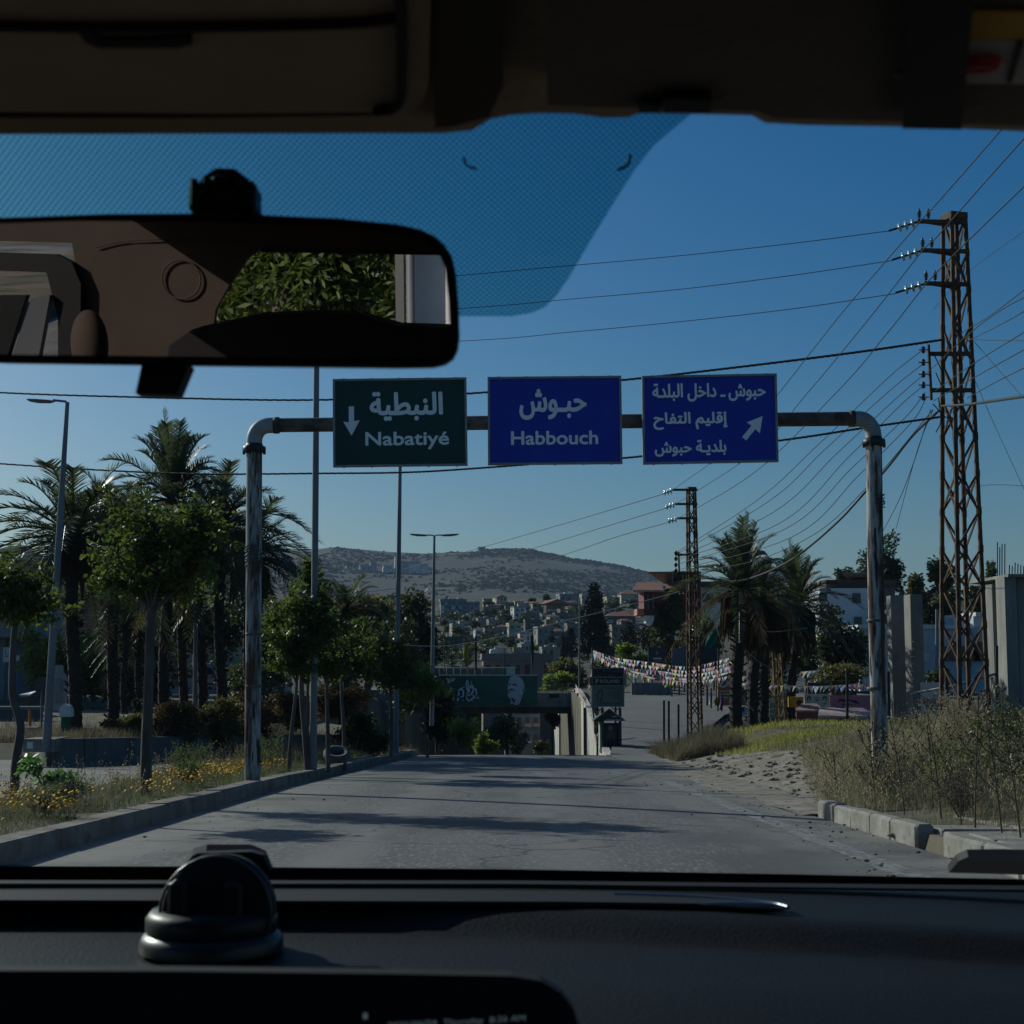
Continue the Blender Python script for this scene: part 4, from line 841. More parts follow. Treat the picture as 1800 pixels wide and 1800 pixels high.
bt('dark foliage behind the far palm trunks, left of the gantry post', 86, (350, 1230), (255, 1030, 440, 1160), 'leaf_dk', 4200, .34, 22, 61)
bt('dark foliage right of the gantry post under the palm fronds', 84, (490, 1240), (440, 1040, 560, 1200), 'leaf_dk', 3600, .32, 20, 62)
bt('round clipped shrub on a thin stem at the back of the terrace', 56, (238, 1285), (228, 1224, 249, 1252), 'leaf_dk', 420, .12, 5, 63, 'bush', r0=.03)
bt('dense mid-green tree filling the gap behind the two slanting trunks', 82, (600, 1265), (540, 1045, 680, 1250), 'leaf_md', 6000, .26, 34, 80, cr=(.16, .3))
bt('dense dark tree between the tyre and the far lamp', 88, (705, 1265), (640, 1060, 772, 1262), 'leaf_md', 6500, .28, 36, 81, cr=(.16, .3))
bt('dense dark tree behind the palms at the far left edge', 92, (60, 1245), (-40, 1060, 130, 1235), 'leaf_dk', 4200, .3, 26, 82, cr=(.18, .32))
bt('dense dark tree behind the middle of the left palm group', 94, (290, 1245), (180, 1075, 330, 1240), 'leaf_dk', 5200, .3, 30, 83, cr=(.18, .32))
bt('dense dark bush row end behind the left gantry post', 78, (440, 1262), (360, 1150, 520, 1262), 'leaf_md', 4500, .24, 30, 84, 'bush', cr=(.18, .32))
# conifer with layered boughs, cypresses
def conifer(label, Y, base, top, w_, seed, nb=26, name='conifer', m_='conifer', tip=.06):
    r = random.Random(seed); bp, tp_ = P(base[0], base[1], Y), P(top[0], top[1], Y); H = tp_.z - bp.z; R0 = M(w_, Y) / 2
    t = thing(name, bp, label, 'tree', BT); m = MB(); m.tube([bp - Vector((0, 0, .5)), tp_], [H * .02, .05], 7); m.build('trunk', MT['bark'], t)
    m = MB(); cl = []
    for i in range(nb):
        f = i / nb; z = bp.z + H * (.06 + .93 * f); rr = R0 * ((1 - f) ** .75 * .95 + .03)
        for j in range(max(3, int(8 * (1 - f) + 3))):
            a = j * 2.399 + i * 1.1; q = rr * r.uniform(.55, 1.0)
            cl.append((Vector((bp.x + (tp_.x - bp.x) * f + math.cos(a) * q, bp.y + math.sin(a) * q, z - .08 * q)), (rr * .42 + .12, rr * .42 + .12, H * .022)))
    leaves(m, cl, 9000, M(7, Y), r, asp=.35, droop=.1)
    m.build('crown', MT[m_], t); return t
conifer('tall dark conifer standing above the town, right of centre', 145, (1043, 1150), (1045, 1021), 52, 71, 28)
def cypress(label, Y, base, top, w_, seed):
    r = random.Random(seed); bp, tp_ = P(base[0], base[1], Y), P(top[0], top[1], Y); H = tp_.z - bp.z
    t = thing('cypress', bp, label, 'tree', BT); m = MB(); m.tube([bp - Vector((0, 0, .4)), bp.lerp(tp_, .4)], [.2, .1], 6); m.build('trunk', MT['bark'], t)
    m = MB(); cl = [(bp.lerp(tp_, .08 + .9 * i / 14), (M(w_, Y) / 2 * (math.sin(math.pi * min(1, .25 + .75 * i / 14)) ** .7 + .08),) * 2 + (H * .06,)) for i in range(15)]
    leaves(m, cl, 900, M(6, Y), r, asp=.4, droop=-1.2); m.build('crown', MT['conifer'], t)
cypress('slim dark cypress in the town, left one of a pair', 190, (990, 1168), (992, 1118), 14, 72)
cypress('slim dark cypress in the town, taller right one of a pair', 190, (1005, 1158), (1004, 1102), 12, 73)
cypress('stout dark cypress between the terraced house and the red building', 140, (1107, 1150), (1106, 1094), 30, 74)
cypress('dark cypress below the pointed white wall, nearest the red building', 135, (1141, 1150), (1140, 1093), 30, 75)
# town trees: (centre px, py, w, h, D)
TT = [(795, 1085, 40, 22, 430), (832, 1096, 34, 20, 360), (887, 1088, 34, 34, 330), (862, 1062, 26, 14, 480), (936, 1066, 34, 12, 500), (806, 1112, 26, 22, 300), (853, 1135, 60, 26, 240), (902, 1128, 30, 20, 250), (930, 1140, 40, 18, 230), (1020, 1080, 24, 40, 320), (1010, 1066, 20, 18, 430), (978, 1140, 26, 26, 215), (935, 1056, 12, 14, 520), (960, 1052, 10, 14, 540), (1112, 1060, 30, 20, 300), (1075, 1068, 14, 18, 310), (820, 1148, 50, 26, 200), (1068, 1140, 50, 44, 160), (1130, 1120, 40, 40, 170), (700, 1050, 60, 20, 420), (780, 1130, 30, 50, 190), (1008, 1142, 26, 24, 200), (958, 1108, 22, 12, 260), (875, 1110, 14, 14, 290), (1190, 1010, 30, 14, 200)]
wh = ['left of the blue-grey block', 'below the red-roofed veranda house', 'right of the brown upper house', 'on the upper ridge left of centre', 'on the upper ridge left of the chalet', 'in front of the ruined cream house', 'low in the middle of the town', 'below the row of arches', 'just above the long pink building', 'against the left side of the tall conifer', 'behind the tall conifer top', 'beside the pair of cypresses', 'like a thin spike on the ridge', 'smaller spike on the ridge by the chalet', 'behind the brown roofs at right', 'beside the pale cubic house', 'above the billboard at left', 'below the tall conifer', 'under the stout cypress', 'high behind the dark evergreens', 'beside the far lamp post', 'between cypresses and the grey bridge pole', 'in front of the arcaded house', 'between two grey houses', 'behind the red building roof']
for k, ((px, py, ww, hh, Y), s_) in enumerate(zip(TT, wh)):
    Y = town_y(px, py + hh * .5, Y)
    tree('dark green tree in the town, ' + s_, Y, (px, py + hh * .6), (px - ww / 2, py - hh / 2, px + ww / 2, py + hh / 2), MT[('leaf_md', 'leaf_dk')[k % 2]], 650, M(4.2, Y), 9, 'tree', 'tree', 'trees among the town houses', 100 + k, trunk=True, r0=M(1.2, Y))
r = random.Random(515)
for k in range(80):
    py = r.uniform(1058, 1165); px = r.uniform(700, 1120) if k % 2 else r.uniform(740, 900); ww, hh = r.uniform(14, 34), r.uniform(10, 22); Y = town_y(px, py + hh * .5, 300) - r.uniform(0, 5)
    tree('small dark green tree between the town houses, one of many alike', Y, (px, py + hh * .6), (px - ww / 2, py - hh / 2, px + ww / 2, py + hh / 2), MT[('leaf_md', 'leaf_dk', 'leaf_dk', 'leaf_ol')[k % 4]], 300, M(4, Y), 6, 'tree', 'tree', 'small trees between the town houses', 300 + k, trunk=False)
# --- rust-brown hedge and shrubs on the terrace edge
for k, (x0, y0, x1, y1, Y, lab, lm) in enumerate([(285, 1222, 355, 1296, 50, 'rusty brown hedge on the terrace, left end', 'leaf_br'), (340, 1228, 420, 1300, 52, 'dull brown shrub on the terrace, right of the hedge end', 'leaf_ol'), (408, 1222, 475, 1300, 54, 'rust-coloured shrub behind the left gantry post', 'leaf_br'), (470, 1215, 560, 1262, 57, 'rusty shrub behind the slanting ficus trunks', 'leaf_br'), (556, 1208, 640, 1252, 58, 'rounded rusty brown bush right of the thick lamp post', 'leaf_br'), (202, 1255, 260, 1290, 50, 'low yellowish bush on the terrace below the clipped shrub', 'leaf_ol'), (590, 1250, 680, 1320, 56, 'dark shaded bush above the tyre', 'leaf_dk')]):
    tree(lab, Y, ((x0 + x1) / 2, y1 + 4), (x0 - 14, y0 - 4, x1 + 14, y1 + 16), MT[lm], 6500, .13, 44, 'hedge', 'hedge', None, 140 + k, r0=.03, cr=(.2, .36))
# ------------------------------------------------------------------ grasses and weeds (uncountable)
def blade(m, p, h, wd, r, lean=.35, az=None, heads=False):
    a = r.uniform(0, 6.28); o = Vector((math.cos(a), math.sin(a), 0)); l = r.uniform(.05, lean) * h; s = (Vector((-o.y, o.x, 0)) + o * r.uniform(-.8, .8)).normalized() * wd
    c_ = r.uniform(.1, .5); f = lambda t: p + Vector((0, 0, h * (t - c_ * .5 * t * t))) + o * l * t ** 1.8
    q, q2, e = f(.4), f(.75), f(1.0)
    m.add([p - s, p + s, q + s * .85, q - s * .85, q2 + s * .5, q2 - s * .5, e], [(0, 1, 2, 3), (3, 2, 4, 5), (5, 4, 6)])
    if heads:
        for k in range(r.randint(6, 12)):
            c = e.lerp(q, k * .13) + Vector((r.gauss(0, .025), r.gauss(0, .025), -r.random() * .03)); z = r.uniform(.014, .034); s2 = s.normalized() * z * .35
            m.add([c, c + s2 + Vector((0, 0, -z * .5)), c + Vector((r.gauss(0, .008), 0, -z * 1.3)), c - s2 + Vector((0, 0, -z * .5))], [(0, 1, 2, 3)])
def field(name, m_, n, xr, yr, hr, seed, zf=None, wd=.006, dens=None, hfun=None, **k):
    r = random.Random(seed); m = MB(); c = 0; it = 0
    while c < n and it < n * 12:
        it += 1; x, Y = r.uniform(*xr), yr[0] + (yr[1] - yr[0]) * r.random() ** 1.3
        if dens and r.random() > dens(x, Y): continue
        h = r.uniform(*hr) * (hfun(x, Y) if hfun else 1) * (.6 + .8 * mnoise.noise(Vector((x * .9, Y * .9, seed)))** 2 + .3)
        blade(m, Vector((x, Y, (zf(Y) if zf else gz(x, Y)) - .02)), h, wd * (0.7 + Y * .03), r, **k); c += 1
    o = m.build(name, m_); o['kind'] = 'stuff'; return o
pn = lambda x, Y, s, f=.8: mnoise.noise(Vector((x * f, Y * f, s)))
medd = lambda x, Y: 1.0 if xm(Y) + .1 < x < -4.88 else 0
field('green_ground_weeds', MT['greengrass'], 26000, (-9, -4.9), (11, 58), (.07, .24), 1, dens=lambda x, Y: medd(x, Y) * (0.2 + 1.2 * max(0, pn(x, Y, 2))), wd=.0028, lean=1.4)
field('dry_ground_grass', MT['drygrass2'], 20000, (-9, -4.9), (13, 60), (.06, .22), 2, dens=lambda x, Y: medd(x, Y) * (0.3 + .8 * max(0, pn(x, Y, 5))), wd=.0018, lean=1.3)
field('dry_tall_grass', MT['drygrass2'], 1100, (-9, -5.0), (15, 60), (.3, .8), 3, dens=lambda x, Y: medd(x, Y) * (0.10 + .9 * max(0, pn(x, Y, 7))), wd=.002, lean=.5, heads=True)
field('terrace_dry_grass', MT['drygrass2'], 12000, (-15.4, -6.5), (44, 60), (.2, .6), 4, zf=lambda Y: -SL * min(Y, 58) + .68, dens=lambda x, Y: 1.0 if x < lin([(44, -12.9), (53.5, -10), (60, -6.9)], Y) and Y < 60 - (x + 6.5) * -.2 * 0 and x > -19 + (Y - 44) * -.3 else 0, wd=.003, lean=.9)
field('back_terrace_grass', MT['drygrass2'], 6000, (-24, -7), (58, 73), (.3, .8), 24, zf=lambda Y: -SL * min(Y, 58) + .68, dens=lambda x, Y: 1.0 if -21.5 < x < -9.2 else 0, wd=.004, lean=.9)
# right verge: tall dry oats, grey stalks, green patches
rv = lambda x, Y: 1.0 if (x > 5.1 + .5 * pn(x, Y, 3, 1.5) if Y < 20 else x > lin([(20, 4.4), (24, 4.9), (28, 5.5), (34, 6.6), (40, 7.5), (45, 7.2), (56, 5.3)], Y) + .35 * pn(x, Y, 8, 1.2)) else 0
field('dry_wild_oats', MT['drygrass'], 9500, (4.3, 16), (13.5, 38), (.4, .95), 11, dens=lambda x, Y: rv(x, Y) * (.2 + 1.2 * max(0, pn(x, Y, 1, .9))), wd=.0010, lean=.9, heads=True)
field('grey_dry_weeds', MT['drygrass2'], 20000, (4.3, 17), (12.5, 40), (.25, .8), 12, dens=lambda x, Y: rv(x, Y) * (.3 + 1.0 * max(0, pn(x, Y, 9, .9))), wd=.0013, lean=1.3)
field('green_verge_weeds', MT['greengrass'], 22000, (4.3, 17), (11, 44), (.2, .65), 13, dens=lambda x, Y: rv(x, Y) * (.2 + 1.3 * max(0, pn(x, Y, 15, .8))), wd=.0022, lean=1.0)
field('low_dry_grass', MT['drygrass'], 16000, (4.45, 8), (10.5, 52), (.05, .25), 14, dens=lambda x, Y: (1 if (Y < 20 and (x > 5.0 or pn(x, Y, 3, 2) > .15)) or rv(x, Y) else .0), wd=.0022, lean=1.4)
field('yellow_green_grass', MT['yelgrass'], 22000, (6.2, 16), (44, 62), (.07, .26), 15, dens=lambda x, Y: 1.0 if x > lin([(40, 7.2), (50, 6.0), (58, 6.3), (62, 8.0)], Y) else 0, wd=.004, lean=1.0)
field('crest_dry_grass', MT['drygrass2'], 9000, (5.1, 7.6), (48, 58), (.3, .9), 16, dens=lambda x, Y: 1.0 if 5.2 + .2 * pn(x, Y, 4) < x < 7.4 else 0, wd=.003, lean=.9)
field('cutting_edge_grass', MT['drygrass2'], 2500, (-8.4, -4.0), (57, 74), (.3, .8), 17, dens=lambda x, Y: 1, wd=.005, lean=.9)
# yellow daisies
def flowers(name, n, seed, dens, xr, yr):
    r = random.Random(seed); m = MB(); c = 0
    while c < n:
        x, Y = r.uniform(*xr), r.uniform(*yr)
        if r.random() > dens(x, Y): continue
        h = r.uniform(.14, .32); p = Vector((x, Y, gz(x, Y) + h)); m.lathe([(.0, -.003), (.018, .002), (.020, .007), (.006, .005)], p, 6, axis=(r.gauss(0, .5), r.gauss(0, .5) - .4, 1)); c += 1
    o = m.build(name, MT['flower']); o['kind'] = 'stuff'
field('dirt_edge_tufts', MT['drygrass2'], 2600, (4.0, 8.2), (21, 50), (.04, .22), 31, dens=lambda x, Y: 1 if pn(x, Y, 21, 1.6) > .22 else 0, wd=.0018, lean=1.4)
flowers('yellow_flowers', 1300, 5, lambda x, Y: max(0.015, pn(x, Y, 2) * 2.4 - .2) * medd(x, Y) * (1.5 if x > -6 else .4), (-8.5, -4.9), (11.5, 34))
# thistles: dark branching stems with spiny heads
proto = None
for k, (px, py, hp, Y) in enumerate([(1590, 1400, 1268, 18.5), (1655, 1420, 1240, 17.5), (1712, 1410, 1225, 15.6), (1762, 1430, 1215, 14.6), (1470, 1395, 1330, 23), (1640, 1395, 1290, 19), (1795, 1440, 1240, 14), (1690, 1460, 1385, 16.2), (1540, 1390, 1290, 20.5)]):
    b0 = gp(px, py, Y); b0.z -= .03; top = P(px, hp, Y); H = top.z - b0.z; r = random.Random(200 + k)
    t = thing('thistle', b0, 'dark dried thistle with branching stems standing in the weeds on the right verge', 'thistle', 'dried thistles on the right verge')
    m, hd = MB(), MB(); ln = Vector((r.uniform(-.18, .18), r.uniform(-.1, .1), 0))
    main = crom([b0, b0 + Vector((0, 0, H * .5)) + ln * .4, b0 + Vector((0, 0, H)) + ln], 6); m.tube(main, [.011 - .0006 * i for i in range(13)], 5)
    tips = [main[-1]]
    for j in range(9):
        s = main[3 + j]; a = j * 2.4 + r.random(); e = s + Vector((math.cos(a) * .22, math.sin(a) * .22, r.uniform(.12, .32))) * r.uniform(.7, 1.2) * min(1, H); m.tube(crom([s, s.lerp(e, .5) + Vector((0, 0, -.03)), e], 3), .005, 4); tips.append(e)
        f = s.lerp(e, .6); e2 = f + Vector((r.gauss(0, .08), r.gauss(0, .08), .12)); m.tube([f, e2], .004, 4); tips.append(e2)
    for q in tips:
        hd.lathe([(.003, -.014), (.010, -.006), (.011, .004), (.006, .013)], q, 6)
        for a in range(8): hd.bar(q, q + Vector((math.cos(a * .785) * .018, math.sin(a * .785) * .018, r.uniform(-.01, .02))), .003)
    m.build('stem', MT['drygrass2'], t); hd.build('flower_heads', cmat(0.07, 0.055, 0.04), t)
# tyre, stones, grit
t = thing('tyre', P(592, 1326, 37), 'old grey tyre lying in the grass beneath the young trees', 'tyre')
m = MB(); c = P(592, 1326, 37); m.lathe([(.20, -.08), (.30, -.09), (.33, -.04), (.33, .04), (.30, .09), (.20, .08), (.19, .0), (.20, -.08)], c, 22, axis=(.1, -.45, 1)); m.build('tread', cmat(0.10, 0.10, 0.10, .8), t)
r = random.Random(77)
def rock(m, p, s):
    vs = [p + Vector((a * s * r.uniform(.6, 1.2), b_ * s * r.uniform(.6, 1.2), c * s * r.uniform(.5, .9))) for a, b_, c in ((1, 0, 0), (-1, 0, 0), (0, 1, 0), (0, -1, 0), (.1, -.1, .62), (0, 0, -.6), (.6, .6, .5), (-.6, .5, .52), (.5, -.6, .5), (-.5, -.6, .46))]
    m.add(vs, [(0, 6, 4), (6, 2, 4), (2, 7, 4), (7, 1, 4), (1, 9, 4), (9, 3, 4), (3, 8, 4), (8, 0, 4), (0, 5, 6), (6, 5, 2), (2, 5, 7), (7, 5, 1), (1, 5, 9), (9, 5, 3), (3, 5, 8), (8, 5, 0)])
m = MB()
for i in range(300):
    Y = 10 + 30 * r.random() ** 1.5; x = 4.05 - abs(r.gauss(0, .75)) if r.random() < .82 else -4.3 + abs(r.gauss(0, .9))
    if -4.4 < x < 4.05: rock(m, Vector((x, Y, road_z(Y) + .035)), r.choice((.008, .010, .014, .018, .03)) * r.uniform(.7, 1.2))
m.build('road_grit', mat('grit', (0.16, 0.10, 0.075), .9, (0.05, 0.04, 0.035), 9))['kind'] = 'stuff'
m = MB()
for i in range(420):
    Y = r.uniform(21, 50); x = lin([(20, 5.2), (30, 5.8), (50, 5.2)], Y) + r.gauss(0, .8); rock(m, Vector((x, Y, gz(x, Y) + .05)), r.choice((.02, .03, .04, .05, .09, .12)) * r.uniform(.6, 1.1))
m.build('rubble', MT['dirt'])['kind'] = 'stuff'
m = MB(); rock(m, G(1572, 1469, .05), .085); tag(m.build('stone', cmat(0.16, 0.14, 0.12)), 'fist-sized brown stone lying in the gutter against the right kerb', 'stone')

# leafy bushes and pale seeding clumps breaking up the right verge
WB = [(5.6, 19.0, .9, 'greengrass', 'green leafy weed bush at the end of the right kerb'), (-5.5, 14.2, .35, 'greengrass', 'low green weed clump by the left kerb, nearest the car'), (-6.2, 15.6, .4, 'greengrass', 'low green weed clump beside the sapling'), (-5.4, 17.5, .35, 'greengrass', 'low green weed clump between the sapling and the big ficus trunk'), (-6.0, 20.5, .4, 'greengrass', 'low green weed clump behind the sapling'), (-5.5, 25.5, .45, 'greengrass', 'low green weed clump at the foot of the left gantry post'), (-6.4, 30.0, .7, 'greengrass', 'taller green weed clump behind the left gantry post'), (-5.6, 33.0, .6, 'greengrass', 'green weed clump below the slanting trunks'), (-6.2, 38.0, .8, 'greengrass', 'green weed clump beside the tyre'), (6.0, 16.8, .9, 'leaf_md', 'dark leafy bush just behind the pavement slabs'), (8.4, 19.5, 1.0, 'leaf_dk', 'blackish green bush between the gantry post and the right edge'), (9.6, 16.8, 1.1, 'leaf_dk', 'blackish green bush at the far right above the wiper'), (7.0, 21.5, .8, 'drygrass2', 'brown dead bush left of the blackish green one'), (5.2, 17.6, .6, 'drygrass2', 'small brown dead bush behind the broken kerb'), (9.4, 27.5, 1.2, 'leaf_md', 'dark green bush behind the foot of the right gantry post'), (11.6, 30.0, 1.3, 'leaf_dk', 'blackish green bush under the pipe rail'), (8.0, 24.0, 1.0, 'leaf_md', 'dark green bush beside the foot of the right gantry post'), (10.5, 18.5, 1.1, 'greengrass', 'tall green weed bush near the right edge'), (7.4, 18.0, 1.1, 'leaf_md', 'dark green bush in the weeds right of the right gantry post'), (6.6, 15.0, .8, 'greengrass', 'green leafy weed clump behind the pavement slabs'), (9.6, 22.0, 1.3, 'leaf_md', 'dark bush at the foot of the tall tower'), (8.6, 15.5, 1.0, 'leaf_md', 'dark green bush at the right edge above the kerb'), (6.4, 24.5, .9, 'drygrass', 'pale dry seeding bush left of the right gantry post'), (7.2, 30.0, 1.0, 'drygrass', 'pale dry bush behind the right gantry post'), (5.5, 22.0, .8, 'drygrass2', 'brown dry bush at the edge of the dirt track'), (10.8, 26.0, 1.2, 'drygrass2', 'tall brown dry bush below the concrete columns'), (9.4, 32.0, 1.1, 'drygrass', 'pale dry bush before the stall tables')]
for k, (x, Y, h, mk, lab) in enumerate(WB):
    r = random.Random(700 + k); b0 = Vector((x, Y, gz(x, Y) - .03)); t = thing('bush', b0, lab, 'bush'); st, lf = MB(), MB()
    for j in range(26):
        a = r.uniform(0, 6.28); o = Vector((math.cos(a), math.sin(a), 0)); e = b0 + o * r.uniform(.15, .75) * h + Vector((0, 0, h * r.uniform(.45, 1.05))); q = crom([b0, b0.lerp(e, .5) + Vector((0, 0, .12 * h)), e], 4); st.tube(q, [.006 - .0005 * i for i in range(len(q))], 4)
        leaves(lf, [(q[-1], (.10, .10, .09)), (q[-3], (.11, .11, .09)), (q[3], (.09, .09, .08))], 70, .05 if mk != 'leaf_md' else .07, r, asp=.35)
    st.build('stem', MT['drygrass2'], t); lf.build('foliage', MT[mk], t)
# ================================================================== HOUSES OF THE TOWN
SZ = dict(grey=(0.34, 0.32, 0.29), cream=(0.56, 0.49, 0.39), white=(0.72, 0.70, 0.66), brown=(0.12, 0.085, 0.065), blue=(0.27, 0.31, 0.35), dark=(0.09, 0.088, 0.085), pink=(0.27, 0.20, 0.18), tan=(0.36, 0.28, 0.20), green=(0.14, 0.155, 0.14))
HM = {k: mat('stucco_' + k, v, .9, tuple(x * .75 for x in v), .35, c3=tuple(x * .5 for x in v), scale3=.9, lo3=.6, hi3=.8) for k, v in SZ.items()}
def house(label, x0, y0, x1, y1, Y, col, roof='flat', cols=3, rows=2, yaw=.25, tanks=1, name='house', grp='houses of the hillside town', rt='tile', depth=None, seed=None, down=8):
    r = random.Random(seed or int(x0 * 7 + y0)); Y = town_y((x0 + x1) / 2, y1, Y) if Y < 1000 else Y
    a, c = P(x0, y1, Y), P(x1, y0, Y); W, H = (c.x - a.x) / (math.cos(yaw) + .35 * abs(math.sin(yaw))), c.z - a.z; Dp = depth or max(1.5, W * .8)
    base = Vector(((a.x + c.x) / 2, Y + Dp / 2, a.z)); t = thing(name, base, label, 'house', grp)
    rot = Matrix.Rotation(yaw, 3, 'Z'); L = lambda x, y, z: base + rot @ Vector((x, y, z))
    k_ = W / 9.0
    m = MB(); m.box(L(0, 0, (H - down) / 2), (W, Dp, H + down), rz=yaw); m.build('wall', HM[col], t)
    if roof == 'flat':
        m = MB(); m.box(L(0, 0, H + .12 * k_), (W + .5 * k_, Dp + .5 * k_, .25 * k_), rz=yaw)
        for sy in (-1, 1): m.box(L(0, sy * (Dp / 2 + .1 * k_), H + .55 * k_), (W + .4 * k_, .18 * k_, .6 * k_), rz=yaw)
        for sx in (-1, 1): m.box(L(sx * (W / 2 + .1 * k_), 0, H + .55 * k_), (.18 * k_, Dp, .6 * k_), rz=yaw)
        rf = m.build('roof', HM[col if col != 'white' else 'grey'], t); top = H + .25 * k_
    else:
        e = .6 * k_; h = W * .2; m = MB(); xs_, ys_ = W / 2 + e, Dp / 2 + e
        if roof == 'gable': pts = [(-xs_, -ys_, H), (xs_, -ys_, H), (xs_, ys_, H), (-xs_, ys_, H), (0, -ys_, H + h), (0, ys_, H + h)]; fs = [(0, 4, 5, 3), (1, 2, 5, 4), (0, 1, 4), (3, 5, 2), (0, 3, 2, 1)]
        else: pts = [(-xs_, -ys_, H), (xs_, -ys_, H), (xs_, ys_, H), (-xs_, ys_, H), (-W * .2, 0, H + h * .8), (W * .2, 0, H + h * .8)]; fs = [(0, 1, 5, 4), (1, 2, 5), (2, 3, 4, 5), (3, 0, 4), (0, 3, 2, 1)]
        m.add([L(*p) for p in pts], fs); rf = m.build('roof', MT[rt] if rt in MT else HM[rt], t); top = H
    for j in range(rows):
        for i in range(cols):
            if r.random() < .12: continue
            ww = W / cols * .5; hh = H / rows * .52
            x = -W / 2 + W * (i + .5) / cols; z = H * (j + .52) / rows
            m = MB(); m.box(L(x, -Dp / 2 - .02 * k_, z), (ww, .10 * k_, hh), rz=yaw); wd = m.build('window', MT['glass_dk'], t)
            if r.random() < .35:
                m = MB(); m.box(L(x, -Dp / 2 - .55 * k_, z - hh * .5 - .12 * k_), (ww * 1.7, 1.1 * k_, .2 * k_), rz=yaw); m.box(L(x, -Dp / 2 - 1.05 * k_, z - hh * .5 + .35 * k_), (ww * 1.7, .1 * k_, .75 * k_), rz=yaw); m.build('balcony', HM[r.choice(('white', 'grey', 'cream'))], t)
    for j in range(rows):
        m = MB(); m.box(L(-W / 2 - .02 * k_, r.uniform(-.2, .2) * Dp, H * (j + .52) / rows), (.10 * k_, 1.3 * k_, H / rows * .5), rz=yaw); m.build('window', MT['glass_dk'], t)
    if roof == 'flat':
        for k in range(tanks):
            m = MB(); p = L(r.uniform(-.38, .38) * W, r.uniform(-.4, .1) * Dp, top)
            if r.random() < .5: m.lathe([(a_ * k_, b_ * k_) for a_, b_ in [(.1, 0), (.5, 0), (.52, .1), (.52, 1.0), (.4, 1.15), (.1, 1.2)]], p, 8)
            else: m.box(p + Vector((0, 0, .7 * k_)), (1.6 * k_, 1.6 * k_, 1.4 * k_), rz=yaw)
            m.build('water_tank', HM[r.choice(('white', 'white', 'grey'))], t)
    return t
